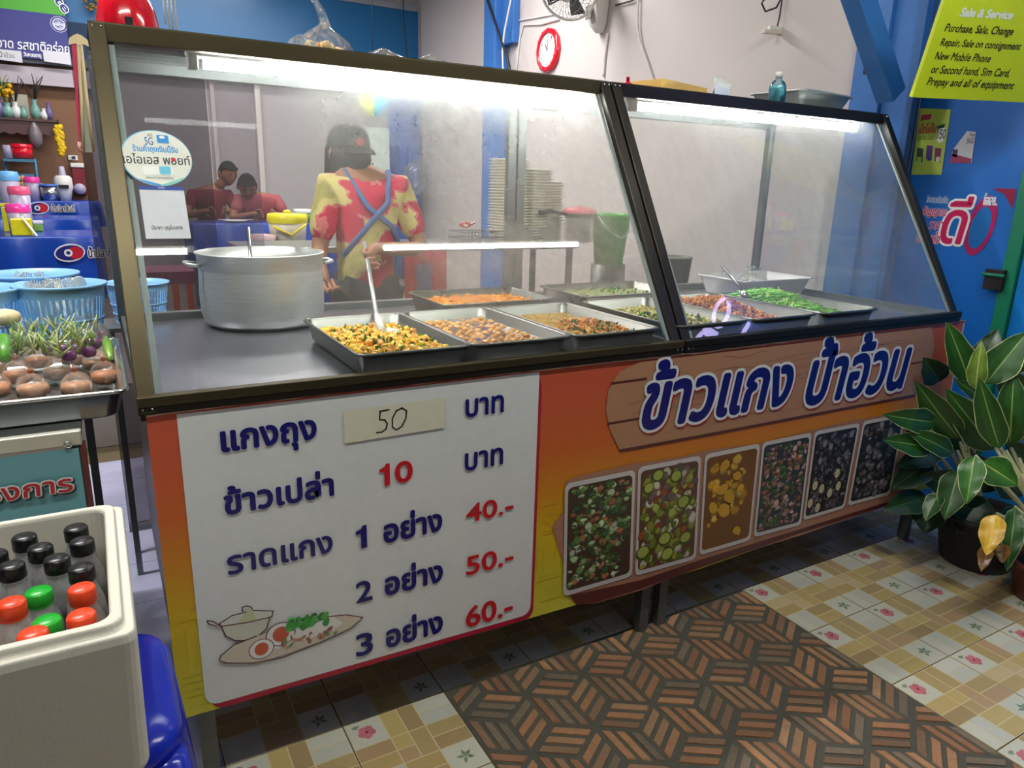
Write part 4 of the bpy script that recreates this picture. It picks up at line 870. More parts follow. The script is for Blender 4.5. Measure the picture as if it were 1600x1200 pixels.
MB().lathe(c, [(.0145, .110), (.0145, .130), (.012, .133), (.0, .133)], 20, cap0=True).build('cap', WHITEP, bt_)
pan(2.76, .76, .40, .28, ZTOP + .0005, .085, 'empty deep steel tray on top of the right case near the blue column', None, .12, BRUSH, .04, 'steel_tray')

# ================================================================== WALL THINGS
ck = thing('wall_clock', 'round wall clock with a red ten-sided rim on the white right wall', 'clock', (3.40, 3.90, 2.49)); cc = Vector((3.399, 3.905, 2.49))
MX = Matrix(((0, 0, -1), (1, 0, 0), (0, 1, 0))); CR = .172
def disc(prof, n): return MB().lathe(cc, prof, n, M=MX)
disc([(CR * .97, 0), (CR, .012), (CR * .98, .034), (CR * .80, .040), (CR * .77, .028)], 12).build('clock_rim', REDM, ck)
disc([(CR * .79, .024), (0.001, .024)], 40).build('clock_face', WHITEP, ck)
PK = Plane(cc + Vector((-.026, 0, 0)), (0, -1, 0), (0, 0, 1), (-1, 0, 0))
for k in range(1, 13):
    a = PI / 2 - k * PI / 6; x, y = .105 * math.cos(a), .105 * math.sin(a); text(str(k), PK, x - (.006 if k < 10 else .012), x + (.006 if k < 10 else .012), y - .011, y + .011, C(40, 40, 44), ck, h=.0, name='numeral')
pr = Print(PK); pr.h = .003; pr.line([(0, 0), (-.035, .05)], .008, C(20, 20, 20)); pr.build('hour_hand', ck); pr = Print(PK); pr.h = .004; pr.line([(0, -.01), (0, .085)], .005, C(20, 20, 20)); pr.build('minute_hand', ck)
WIREW = mat('white_cable', C(214, 212, 208), .5); WIREK = mat('black_cable', C(24, 24, 26), .5)
def wire(pxs, r, m, label, **kw):
    pts = [at(u, v, **kw) for u, v in pxs]; o = []
    for i in range(len(pts) - 1):
        for k in range(4): o.append(pts[i].lerp(pts[i + 1], k / 4))
    o.append(pts[-1]); MB().tube(o, r, 6).build('cable', m, label=label, cat='cable')
wire([(760, -5), (772, 30), (783, 62), (793, 92), (796, 118)], .011, WIREK, 'thick black cable hanging over the far blue post', x=3.24)
wire([(799, -5), (795, 15), (788, 50), (785, 80), (786, 116)], .008, WIREW, 'white cable hanging beside the far blue post', x=3.25)
wire([(786, 0), (790, 30), (797, 60), (794, 90), (800, 118)], .004, WIREK, 'thin dark wire dangling right of the far blue post', x=3.38)
wire([(800, 34), (835, 28), (868, 22)], .006, WIREW, 'wire running along the wall left of the fan', x=3.39)
wire([(806, 118), (812, 60), (818, 39), (845, 38), (874, 30)], .008, WIREW, 'bent white conduit wire above the clock', x=3.39)
wire([(943, 120), (945, 90), (950, 52)], .010, WIREW, 'white cable duct running down below the wall fan', x=3.39)
wire([(997, -5), (996, 40), (1000, 66), (1010, 95), (1022, 132)], .007, WIREW, 'thin white wire hanging down the right wall behind the wooden box', x=3.38)
wire([(962, 8), (985, 2), (1000, -6)], .006, WIREK, 'short dark wire leaving the top of the fan', x=3.38)
cbl = at(1212, 45, y=1.5)
wire([(1222, -5), (1213, 12), (1196, 18), (1190, 5), (1198, -6)], .005, WIREK, 'looped dark cable above the small white lamp holder', y=1.5)
hn = thing('lamp_holder', 'small white lamp holder hanging high on a wire at the top of the photo', 'lamp holder', tuple(cbl))
MB().tube([at(1222, 0, y=1.5), at(1218, 25, y=1.5), at(1214, 44, y=1.5)], .004, 6).build('cord', WIREK, hn)
a_, b_ = at(1192, 49, y=1.5), at(1234, 52, y=1.5); MB().beam(a_, b_, .03, .022).build('holder_body', mat('aged_white_plastic', C(214, 204, 190), .5), hn, bevel=.003); MB().beam(a_.lerp(b_, .2) + Vector((0, 0, .02)), a_.lerp(b_, .8) + Vector((0, 0, .02)), .02, .02).build('holder_cap', WHITEP, hn, bevel=.003)
# wall fan
fn = thing('wall_fan', 'white wall fan with a grey wire cage, tilted, above the clock', 'fan', tuple(at(935, 20, x=3.36)))
o_ = at(938, 12, x=3.34); WF = mat('aged_fan_plastic', C(214, 210, 204), .4, 0, .03)
mb = MB(); q = at(940, 52, x=3.39); rs = []
for (z, wd, dp) in ((0, .03, .05), (.05, .06, .085), (.16, .075, .12), (.3, .08, .14), (.42, .07, .14)): rs.append(rrect(dp, wd * 2, .02, q.z + z, 3.395 - dp / 2, q.y))
mb.rings(rs).build('fan_body', WF, fn)
MB().box(3.26, 3.27, q.y - .035, q.y + .035, q.z + .08, q.z + .17).build('control_panel', mat('grey_panel', C(120, 118, 112), .5), fn)
hc = at(888, -14, x=3.02); nrm = Vector((-.62, -.50, -.60)).normalized(); tx = nrm.cross(Vector((0, 0, 1))).normalized(); ty = nrm.cross(tx)
MB().tube([Vector((3.33, q.y, q.z + .32)), hc + Vector((.12, .05, .10)), hc - nrm * .06], [.035, .04, .055], 12).build('fan_neck', WF, fn)
HG = mat('cage_wire', C(176, 176, 176), .3, .6)
def circ(r, off, n=28): return [hc + nrm * off + (tx * math.cos(a) + ty * math.sin(a)) * r for a in [2 * PI * k / n for k in range(n + 1)]]
MB().tube(circ(.20, 0), .010, 6).build('cage_ring', WF, fn)
mb = MB()
for s, dpt in ((1, .07), (-1, -.06)):
    for k in range(36):
        a = 2 * PI * k / 36; d = tx * math.cos(a) + ty * math.sin(a); mb.tube([hc + nrm * dpt + d * .04, hc + nrm * dpt * .9 + d * .12, hc + d * .20], .0016, 3)
    for r in (.08, .13, .17): mb.tube(circ(r, dpt * (.95 if r < .15 else .6), 20), .0016, 3)
mb.build('cage_wires', HG, fn, kind='stuff')
MB().lathe(hc + nrm * .07, [(.045, 0), (.04, .01), (.0, .012)], 16, M=Matrix((tx, ty, nrm)).transposed()).build('badge', WF, fn)
for k in range(4):
    a = PI / 2 * k; mb = MB(); d = tx * math.cos(a) + ty * math.sin(a); e = tx * -math.sin(a) + ty * math.cos(a)
    mb.face([hc + d * .03, hc + d * .16 + e * .0 + nrm * .02, hc + d * .17 + e * .10 - nrm * .02, hc + d * .06 + e * .06 - nrm * .01]); mb.build('blade', mat('dark_fan_blade', C(70, 72, 76), .4), fn, sol=.003)
# wind chime hanging at the window
wc = thing('wind_chime', 'hanging metal wind chime with four thin tubes in front of the blue window', 'wind chime', tuple(at(266, -8, y=1.5)))
for u, v in ((259, 38), (265, 44), (271, 50), (277, 52)):
    b_ = at(u, v, y=1.5); MB().tube([b_, b_ + Vector((0, 0, .17))], .0035, 8).build('chime_tube', mat('pale_chime_metal', C(214, 214, 214), .3, .3), wc)
MB().lathe(at(267, -4, y=1.5), [(.03, 0), (.03, .01), (.0, .012)], 14, cap0=True).build('chime_top', mat('red_brown_wood', C(110, 60, 50), .5), wc)
a_ = at(267, -4, y=1.5)
for k in range(5): MB().blob(a_ + Vector((-.02 + k * .01, 0, .006)), .006, 0, None).build('bead', [GREEN, REDM, BASKETB, REDM, GREEN][k], wc)

# red and cream folded strip by the left post
fs = thing('folded_strip', 'tall narrow red and cream folded plastic holder beside the left front post', 'holder', tuple(at(128, 150, y=.34)))
def Q(u, v, dy=0): return at(u, v, y=.34 + dy)
CRM = mat('cream_plastic', C(238, 214, 168), .45); PNK = mat('pink_red_plastic', C(214, 60, 96), .35, 0, .1, 5)
MB().face([Q(112, 68), Q(119, 70), Q(126, 238), Q(124, 238)]).build('red_flap', PNK, fs, sol=.004)
MB().tube([Q(121, 62), Q(122, 72), Q(127, 150), Q(130, 237)], .0035, 8).build('rod', CRM, fs); MB().tube([Q(126, 62), Q(127, 74), Q(135, 150), Q(147, 238)], .0035, 8).build('rod', CRM, fs)
MB().face([Q(123, 72, .004), Q(127, 72, .004), Q(147, 238, .004), Q(131, 238, .004)]).build('grey_panel', mat('pale_grey_plastic', C(176, 176, 160), .5), fs, sol=.003)
mb = MB(); mb.mesh([Q(107, 70), Q(108, 60), Q(115, 55), Q(121, 53), Q(128, 56), Q(137, 63), Q(139, 73), Q(130, 69), Q(124, 72), Q(118, 68)], [(0, 1, 2, 9), (2, 3, 8, 9), (3, 4, 7, 8), (4, 5, 6, 7)]); mb.build('cream_top', CRM, fs, sol=.008)
MB().tube([Q(124, 222), Q(124, 232), Q(130, 238)], .0035, 6).build('clip', mat('pink_clip_plastic', C(240, 170, 170), .4), fs)

# ================================================================== SHELF BEHIND THE COUNTER
SZ = 1.075; SY0, SY1 = 2.0, 2.5
sh = thing('back_shelf', 'long grey steel serving shelf behind the counter holding foam boxes and plates', 'shelf', (1.3, 2.2, 0))
MB().box(.55, 2.46, SY0 + .012, SY1, SZ - .02, SZ).build('shelf_board', mat('grey_steel_sheet', C(150, 152, 156), .3, .8, .1, 8), sh)
MB().box(.55, 2.46, SY0, SY0 + .012, SZ - .028, SZ + .004).build('front_edge', mat('grey_steel_sheet', C(150, 152, 156)), sh, bevel=.003)
MB().box(.59, 2.42, SY0 + .05, SY1 - .03, .35, .37).build('lower_board', GREYAL, sh)
for x in (.59, 1.45, 2.42):
    for y in (SY0 + .04, SY1 - .04): MB().box(x - .015, x + .015, y - .015, y + .015, FL, SZ - .02).build('leg', GREYAL, sh)
# stack of foam boxes: each box a thing
fb = thing('foam_box', 'white foam takeaway box, lowest in the tall stack on the back shelf', 'foam box', (2.06, 2.16, SZ), 'stacked foam boxes on the back shelf')
M = rotm(0, 0, .15, (2.06, 2.16, SZ))
MB().rings([rrect(.15, .13, .015, .0, M=M), rrect(.19, .17, .02, .010, M=M), rrect(.19, .17, .02, .0125, M=M)]).build('foam_tray', FOAM, fb)
MB().rings([rrect(.18, .16, .02, .0125, M=M), rrect(.165, .145, .015, .0155, M=M)], False, True).build('foam_rim', FOAM, fb)
for k in range(1, 29): dup(fb, (2.06 + rnd(-.002, .002), 2.16 + rnd(-.002, .002), SZ + k * .0162), 0, 'white foam takeaway box within the tall stack behind the grey rear post' if k < 28 else 'topmost white foam takeaway box of the tall stack behind the grey rear post')
del fb['label']; fb['label'] = 'white foam takeaway box within the tall stack behind the grey rear post'
for (x, y, n, lb) in ((2.25, 2.20, 26, 'white foam takeaway box in the second stack just right of the grey rear post'), (2.40, 2.30, 22, 'white foam takeaway box in the third lower stack right of the rear post')):
    for k in range(n): dup(fb, (x, y, SZ + k * .0162), .2, lb)
gb = thing('green_bucket', 'bright green plastic bucket behind the right end of the shelf', 'bucket', (2.80, 2.15, 0)); GB = mat('green_plastic', C(80, 196, 60), .35)
MB().lathe((2.80, 2.15, .93), [(.09, 0), (.12, .30), (.125, .30), (.125, .315), (.115, .315), (.09, .02)], 28, cap0=True).build('bucket_body', GB, gb); MB().lathe((2.80, 2.15, FL), [(.11, 0), (.11, .93 - FL)], 20, cap0=True, cap1=True).build('stand', GREYAL, gb)
MB().tube([(2.68, 2.12, 1.23), (2.72, 2.06, 1.14), (2.80, 2.03, 1.10), (2.88, 2.06, 1.14), (2.92, 2.12, 1.23)], .004, 6).build('bucket_handle', WHITEP, gb)
pf = thing('frying_pan', 'dark frying pan with its handle pointing left on the stacked plates', 'pan', (2.34, 2.06, 1.2))
a_ = at(905, 335, y=2.08); MB().lathe(a_, [(.07, -.03), (.10, 0), (.102, .002), (.07, -.024)], 24, cap0=True).build('pan_bowl', BLACK, pf)
MB().tube([a_ + Vector((-.09, 0, -.002)), at(862, 330, y=2.06), at(843, 332, y=2.06)], [.009, .012, .014], 8).build('pan_handle', BLACK, pf)
pk = thing('pink_cover', 'round pink plastic cover on top of the plate stack', 'bowl', tuple(a_)); MB().lathe(a_ + Vector((0, 0, .005)), [(.105, 0), (.10, .022), (.06, .036), (0, .038)], 24, cap0=True).build('round_body', mat('pink_plastic', C(244, 130, 140), .4), pk); MB().blob(a_ + Vector((0, 0, .045)), (.014, .014, .009), 0).build('foot', mat('pink_plastic', C(244, 130, 140), .4), pk)  # this pink piece is a cover, a round shell topped by a knob
ps_ = thing('plate_0', None, None, (0, 0, 0)); bpy.data.objects.remove(ps_)
pl0 = thing('plate', 'pale plate in the stack under the pink cover', 'plate', (a_.x, a_.y, SZ), 'plates stacked on the back shelf'); 
MB().lathe((a_.x, a_.y, SZ), [(.05, 0), (.095, .012), (.097, .014), (.05, .004)], 24, cap0=True).build('plate_body', mat('glazed_plate', C(214, 210, 206), .2), pl0)
zt_ = a_.z - .035; k = 1
while SZ + k * .012 < zt_: dup(pl0, (a_.x, a_.y, SZ + k * .012), 0); k += 1
bk = thing('wire_basket', 'grey wire basket at the left foot of the foam box stack', 'basket', (1.80, 2.10, SZ)); gm = mat('dark_wire', C(96, 100, 108), .4, .5)
mb = MB()
for z in (0.004, .035, .07): mb.tube([Vector(p) for p in [(1.70, 2.04, SZ + z), (1.93, 2.04, SZ + z), (1.93, 2.2, SZ + z), (1.70, 2.2, SZ + z), (1.70, 2.04, SZ + z)]], .003, 5)
mb.build('rim_wire', gm, bk)
mb = MB()
for i in range(12):
    x = 1.70 + i * .021; mb.tube([(x, 2.04, SZ + .004), (x, 2.04, SZ + .07)], .0018, 4); mb.tube([(x, 2.2, SZ + .004), (x, 2.2, SZ + .07)], .0018, 4); mb.tube([(x, 2.04, SZ + .004), (x, 2.2, SZ + .004)], .0018, 4)
mb.build('mesh_wires', gm, bk, kind='stuff')
rb = thing('red_ribbon', 'small curl of red ribbon in front of the foam boxes', 'ribbon', tuple(at(730, 352, y=2.1))); MB().tube([at(718, 352, y=2.1), at(726, 347, y=2.1), at(735, 351, y=2.1), at(742, 347, y=2.1), at(730, 355, y=2.1), at(718, 352, y=2.1)], .006, 6).build('ribbon_curl', REDM, rb)
bpy.data.objects.remove(rb.children[0]) if False else None
# red apron hung from the shelf edge
ap = thing('red_cloth', 'red cloth with a grey print hanging below the shelf edge', 'cloth', (1.47, 1.97, 1.0))
MB().grid(lambda u, v: (1.34 + u * .24, 1.975 + .012 * math.sin(u * 16) * (1 - v * .4), .74 + v * .31), 24, 10).build('cloth_sheet', mat('red_cotton', C(196, 24, 60), .9, 0, .15, 20), ap, sol=.004)
MB().grid(lambda u, v: (1.40 + u * .09, 1.958 + .004 * math.sin(u * 6), .80 + v * .19), 6, 6).build('grey_print', mat('grey_cotton_print', C(110, 110, 140), .9, 0, .4, 40), ap)
# small crock right edge of left pane, behind
cr = thing('grey_crock', 'dark grey tub with a green fruit behind the right case near the middle post', 'tub', (2.68, 1.40, .0)); MB().lathe((2.70, 1.42, .86), [(.075, 0), (.09, .18), (.093, .18), (.093, .19), (.083, .19), (.07, .02)], 24, cap0=True).build('tub_body', mat('grey_tub', C(120, 122, 116), .5), cr); MB().lathe((2.70, 1.42, FL), [(.09, 0), (.09, .86 - FL)], 18, cap0=True, cap1=True).build('stand', GREYAL, cr)

# ================================================================== FAR DINING ROOM
def cloth_table(x0, x1, y0, y1, z, label, drop_=.34, group='dining tables with blue cloths', seed=0):
    t = thing('dining_table', label, 'table', ((x0 + x1) / 2, (y0 + y1) / 2, FZ), group); random.seed(seed); ph = rnd(0, 6)
    MB().box(x0 + .01, x1 - .01, y0 + .01, y1 - .01, z - .03, z - .004).build('tabletop', mat('table_board', C(150, 120, 90), .5), t)
    for x in (x0 + .05, x1 - .05):
        for y in (y0 + .05, y1 - .05): MB().box(x - .018, x + .018, y - .018, y + .018, FZ, z - .03).build('leg', GREYAL, t)
    pts = rrect(x1 - x0, y1 - y0, .02, 0, (x0 + x1) / 2, (y0 + y1) / 2, 3); L_ = []
    for i in range(len(pts)):
        a, b = pts[i], pts[(i + 1) % len(pts)]; n = max(1, int((b - a).length / .04))
        for k in range(n): L_.append(a.lerp(b, k / n))
    c = Vector(((x0 + x1) / 2, (y0 + y1) / 2, 0)); rs = []
    for f, dz in ((1.0, 0), (1.01, -.01), (1.015, -drop_ * .5), (1.02, -drop_)):
        rs.append([Vector((c.x + (p.x - c.x) * f + (-.02 * dz / drop_) * math.sin(i * 1.3 + ph), c.y + (p.y - c.y) * f + (-.025 * dz / drop_) * math.sin(i * .9 + ph), z + dz)) for i, p in enumerate(L_)])
    rs.insert(0, [Vector((p.x, p.y, z)) for p in [c.lerp(q, .97) for q in L_]]); rs = [[Vector((p.x, p.y, p.z if i else z)) for p in r] for i, r in enumerate(rs)]
    MB().rings(rs, True, False).build('tablecloth', CLOTHB, t); return t
tabs = [cloth_table(-1.9, -.04, 3.6, 4.2, 1.03, 'nearest blue-clothed table at the left edge, with pink-lidded jug and yellow box', .36, seed=1),
        cloth_table(-1.9, -.02, 4.9, 5.4, 1.07, 'second blue-clothed table at the left, behind the nearest one', .26, seed=2),
        cloth_table(-1.9, .02, 6.1, 6.6, 1.16, 'far blue-clothed counter against the brown wall, with jugs and pots', .22, seed=3),
        cloth_table(.65, 1.75, 4.95, 5.45, 1.03, 'blue-clothed table where the two seated men eat', .34, seed=4),
        cloth_table(.55, 1.35, 2.95, 3.4, .97, 'blue-clothed table behind the pot carrying the yellow-lidded bucket', .34, seed=5)]
def tprint(y, z, u0, v0, s, tb, txt=True):
    pl = Plane((0, y, 0), (1, 0, 0), (0, 0, 1), (0, -1, 0)); x, zz = pl.px(u0, v0); pr = Print(pl)
    pr.ell(x, zz, s * 1.1, s * .72, C(226, 226, 234), 18, .15); pr.up(.001); pr.ell(x, zz, s, s * .6, C(30, 40, 120), 18, .15); pr.up(.001); pr.ell(x + s * .4, zz, s * .55, s * .5, C(190, 30, 50), 14); pr.up(.001); pr.ell(x - s * .1, zz, s * .3, s * .3, C(236, 236, 240), 14); pr.up(.001); pr.ell(x - s * .1, zz, s * .15, s * .15, C(30, 40, 120), 10)
    pr.build('printed_logo', tb, PRINT)
    if txt:
        o = text('น้ำปลาชั้นดี', pl, x + s * 1.3, x + s * 3.6, zz - s * .4, zz + s * .45, C(226, 226, 234), tb, bold=.09, base=0, h=.001); text('น้ำปลาชั้นดี', pl, x + s * 1.3, x + s * 3.6, zz - s * .4, zz + s * .45, C(50, 50, 60), tb, bold=.02, base=0, h=.003)
tprint(3.565, 1, 109, 395, .075, tabs[0]); tprint(6.085, 1, 60, 325, .075, tabs[2]); 
def tub(x, y, z, r0, r1, h, body, lid, label, cat, name, lh=.02, group=None, n=22, handle=False):
    t = thing(name, label, cat, (x, y, z), group); MB().lathe((x, y, z), [(r0, 0), (r1, h)], n, cap0=True, cap1=True).build('body', body, t)
    if lid: MB().lathe((x, y, z + h), [(r1 * 1.04, -lh * .6), (r1 * 1.06, 0), (r1 * 1.0, lh), (r1 * .3, lh * 1.1), (0, lh * 1.1)], n).build('lid', lid, t)
    if handle: MB().tube([(x + r1, y, z + h * .85), (x + r1 * 1.6, y, z + h * .8), (x + r1 * 1.6, y, z + h * .35), (x + r0, y, z + h * .25)], .008, 6).build('handle', body, t)
    return t
JUG = mat('frosted_jug_plastic', C(176, 170, 196), .3, 0, .05); PINKL = mat('hot_pink_plastic', C(240, 60, 160), .3); YELB = mat('yellow_plastic', C(232, 220, 30), .35); LBL = mat('light_blue_lid', C(110, 180, 236), .35); GRB = mat('lime_plastic', C(130, 180, 70), .4)
def on(u, v, y): return at(u, v, y=y)
a_ = on(34, 368, 3.8); tub(a_.x, 3.8, 1.03, .055, .062, .15, JUG, PINKL, 'hot-pink-lidded frosted jug nearest on the front table', 'jug', 'water_jug', .03, 'jugs on the blue tables')
a_ = on(36, 340, 4.05); tub(a_.x - .0, 4.02, 1.03, .05, .058, .25, JUG, mat('salmon_pink_lid', C(230, 90, 130), .35), 'taller jug with a salmon pink lid behind the hot-pink-lidded one', 'jug', 'water_jug', .03, 'jugs on the blue tables')
a_ = on(20, 340, 5.0); tub(a_.x, 5.05, 1.07, .055, .068, .29, JUG, LBL, 'tall jug with a light blue lid on the second table', 'jug', 'water_jug', .04, 'jugs on the blue tables')
a_ = on(54, 300, 6.3); tub(a_.x - .01, 6.3, 1.16, .05, .06, .17, JUG, PINKL, 'pink-lidded jug with a side handle on the far counter', 'jug', 'water_jug', .03, 'jugs on the blue tables', handle=True)
a_ = on(76, 300, 6.3); tub(a_.x + .01, 6.3, 1.16, .07, .082, .13, STEEL, mat('blue_rim_lid', C(60, 110, 190), .4), 'round steel pot with a blue rim on the far counter', 'pot', 'steel_pot', .012)
a_ = on(101, 300, 6.3); rcx = thing('drink_dispenser', 'small white dispenser with a black mouth on the far counter', 'dispenser', (a_.x, 6.3, 1.16))
MB().lathe((a_.x, 6.3, 1.16), [(.045, 0), (.06, .08), (.075, .12), (.07, .2), (.05, .22), (0, .22)], 18, cap0=True).build('body', WHITEP, rcx); MB().lathe((a_.x, 6.3, 1.38), [(.03, 0), (.02, .08), (.0, .08)], 12).build('top_cup', JUG, rcx); MB().box(a_.x - .04, a_.x + .04, 6.21, 6.235, 1.27, 1.3).build('mouth', BLACK, rcx)
def carton(u0, u1, v0, v1, y, m, label, name, cat, z=None, lidm=None):
    a = on(u0, v1, y); b = on(u1, v0, y); t = thing(name, label, cat, ((a.x + b.x) / 2, y, a.z)); zb_ = z if z else a.z
    MB().box(a.x, b.x, y, y + (b.x - a.x) * .8, zb_, b.z).build('body', m, t, bevel=.006)
    if lidm: MB().box(a.x - .004, b.x + .004, y - .004, y + (b.x - a.x) * .8 + .004, b.z, b.z + .02).build('lid', lidm, t, bevel=.004)
    return t
tt = carton(19, 48, 342, 370, 3.66, YELB, 'yellow plastic tissue box on the nearest blue table', 'tissue_box', 'box', 1.031)
a_ = on(33, 338, 3.63); b_ = on(58, 369, 3.60); MB().beam(a_, b_, .018, .008).build('chopsticks', WHITEP, label='white wrapped utensil leaning on the yellow box', cat='utensil', bevel=.003)
carton(4, 22, 323, 345, 4.0, YELB, 'yellow and blue box behind the yellow tissue box', 'napkin_box', 'box', 1.031, YELB)
carton(49, 66, 350, 366, 4.02, GRB, 'small green tub right of the yellow tissue box', 'green_tub', 'tub', 1.031, WHITEP)
carton(-4, 16, 305, 318, 6.15, GRB, 'green tray of rice at the left edge of the far counter', 'green_tray', 'tray', 1.161, mat('cooked_rice', C(214, 206, 190), .7, bump=.5, bs=200))
# condiment rack with egg trays
rk = thing('egg_rack', 'blue wire rack holding egg trays against the brown wall', 'rack', tuple(on(30, 290, 6.4))); RB = mat('teal_rack_metal', C(60, 120, 150), .4)
for u in (7, 54): b_ = on(u, 248, 6.45); MB().tube([(b_.x, 6.45, 1.161), b_], .014, 6).build('rack_post', RB, rk)
for v in (250, 273): a_, b_ = on(7, v, 6.45), on(54, v, 6.45); MB().box(a_.x, b_.x, 6.35, 6.6, a_.z - .012, a_.z + .012).build('rack_shelf', RB, rk)
random.seed(8)
egs = [(u, v) for v in (279, 288, 297) for u in range(8, 42, 7)]
e0 = thing('egg', 'brown egg stacked in the trays beside the blue-lidded jug', 'egg', tuple(on(8, 279, 6.3)), 'eggs in the rack'); MB().blob(on(8, 279, 6.3), (.022, .022, .028), 0, None, None, 8, 6).build('shell', mat('egg_shell', C(196, 160, 116), .6), e0)
for u, v in egs[1:]: dup(e0, tuple(on(u, v, 6.3)))
tub(on(35, 246, 6.45).x, 6.47, on(35, 247, 6.45).z, .08, .085, .10, REDM, REDM, 'red tin standing on the blue rack', 'tin', 'red_tin', .02); tub(on(15, 246, 6.45).x, 6.47, on(15, 247, 6.45).z, .045, .045, .11, JUG, None, 'grey cup beside the red tin on the blue rack', 'cup', 'grey_cup')
# shelf with vases on the brown wall
ws = thing('wall_shelf', 'dark wooden wall shelf with a scalloped front edge, upper left', 'shelf', tuple(on(45, 190, 6.6))); DW = mat('dark_brown_wood', C(84, 58, 56), .5, 0, .2, 8)
a_, b_ = on(-60, 184, 6.5), on(92, 188, 6.5); zs_ = b_.z
MB().box(a_.x, b_.x, 6.5, 6.745, zs_ - .02, zs_).build('shelf_board', DW, ws)
pts = [(a_.x, zs_ - .02)] + [(a_.x + (b_.x - .04 - a_.x) * k / 40, zs_ - .12 - .02 * abs(math.sin(k * .55))) for k in range(41)] + [(b_.x - .02, zs_ - .02)]
MB().mesh([(x, 6.53, z) for x, z in pts], [tuple(range(len(pts)))]).build('scalloped_apron', DW, ws, sol=.02)
def vase(u, h, r, m, label, stem=None):
    x = on(u, 186, 6.58).x; t = thing('vase', label, 'vase', (x, 6.58, zs_), 'little vases on the wall shelf'); MB().lathe((x, 6.58, zs_), [(r * .6, 0), (r, h * .35), (r * .8, h * .6), (r * .4, h * .8), (r * .6, h)], 14, cap0=True).build('vase_body', m, t)
    if stem:
        mb = MB(); random.seed(u)
        for k in range(5): mb.tube([(x, 6.58, zs_ + h * .8), (x + rnd(-.05, .05), 6.58 + rnd(-.03, .03), zs_ + h + .1), (x + rnd(-.1, .1), 6.58, zs_ + h + rnd(.15, .24))], [.005, .007, .002], 5)
        mb.build('stems', stem, t)
        if stem is YELB or stem.name.startswith('yellow'):
            mb = MB()
            for k in range(16): mb.blob((x + rnd(-.06, .06), 6.57 + rnd(-.03, .03), zs_ + h + rnd(.04, .15)), .022, 0, None, None, 6, 4, .2)
            mb.build('flowers', mat('yellow_petals', C(222, 170, 20), .6), t)
CEL = mat('celadon_glaze', C(120, 170, 160), .2); PUR = mat('violet_glaze', C(110, 100, 150), .25); TWIG = mat('dark_twigs', C(50, 44, 40), .8)
for u, h, r, m, lb, st_ in ((1, .17, .045, PUR, 'violet vase at the far left of the wall shelf', None), (14, .13, .055, CEL, 'green bowl-shaped vase with yellow flowers on the wall shelf', mat('yellow_flower_stems', C(90, 120, 50), .6)), (27, .14, .04, WHITEP, 'white patterned vase with dark twigs', TWIG), (38, .11, .035, CEL, 'small round celadon vase', None), (57, .17, .042, CEL, 'tall celadon vase with a glint and twigs', TWIG), (70, .10, .035, WHITEP, 'small white cup with a brown motif on the shelf', None), (78, .15, .032, PUR, 'narrow blue-violet bottle at the right end of the shelf', None)): vase(u, h, r, m, lb, st_)
pcx = thing('picture', 'small pale picture leaning on the wall shelf behind the vases', 'picture', tuple(on(8, 160, 6.7))); a_, b_ = on(-3, 186, 6.7), on(11, 146, 6.7); MB().box(a_.x, b_.x, 6.70, 6.715, zs_, b_.z).build('picture_board', mat('faded_picture', C(190, 150, 140), .6, 0, .35, 14), pcx)
a_, b_ = on(22, 186, 6.71), on(42, 148, 6.71); MB().box(a_.x, b_.x, 6.715, 6.73, zs_, b_.z).build('white_card_board', mat('faded_card', C(196, 196, 180), .6), label='pale green-white card standing behind the twigs on the shelf', cat='card')
ga = thing('garland', 'yellow marigold garland hanging from the right end of the wall shelf', 'garland', tuple(on(92, 215, 6.5))); random.seed(2); mb = MB()
for k in range(60): t = k / 60; q = on(90 + 8 * t + rnd(-5, 5) * (1 - t * .3), 198 + 44 * t, 6.47); mb.blob(q, .024, 0, None, None, 6, 4, .2)
mb.build('flowers', mat('marigold', C(226, 190, 20), .6, 0, .25, 60), ga, kind='stuff'); MB().tube([on(90, 186, 6.49), on(91, 198, 6.47)], .004, 5).build('string', TWIG, ga)
kb = thing('hanging_bag', 'small grey clear bag hanging below the wall shelf', 'bag', tuple(on(58, 218, 6.5))); MB().lathe(on(58, 231, 6.5), [(.02, 0), (.05, .05), (.055, .12), (.03, .19), (.008, .22)], 14, cap0=True).build('bag_film', mat('grey_film', C(120, 112, 118), .3), kb)
ot = thing('wall_socket', 'white wall socket with a black plug on the brown wall', 'socket', tuple(on(114, 247, 6.74))); a_, b_ = on(107, 250, 6.74), on(121, 243, 6.74); MB().box(a_.x, b_.x, 6.73, 6.75, a_.z, b_.z).build('socket_plate', WHITEP, ot, bevel=.004); MB().box(a_.x + .03, a_.x + .06, 6.70, 6.73, a_.z + .012, a_.z + .035).build('plug', BLACK, ot)
wf = thing('water_heater', 'red and white wall dispenser low on the brown wall by the glass screen', 'dispenser', tuple(on(123, 280, 6.6))); a_, b_ = on(116, 304, 6.6), on(132, 262, 6.6)
MB().box(a_.x, b_.x, 6.6, 6.74, a_.z, b_.z).build('body', mat('dark_red_plastic', C(120, 26, 40), .3), wf, bevel=.01); MB().box(a_.x, b_.x, 6.59, 6.74, b_.z, b_.z + .04).build('cap', WHITEP, wf, bevel=.006); MB().lathe(on(125, 295, 6.58), [(.05, 0), (.05, .01), (.0, .011)], 18, M=Matrix(((1, 0, 0), (0, 0, -1), (0, 1, 0)))).build('dial', JUG, wf)
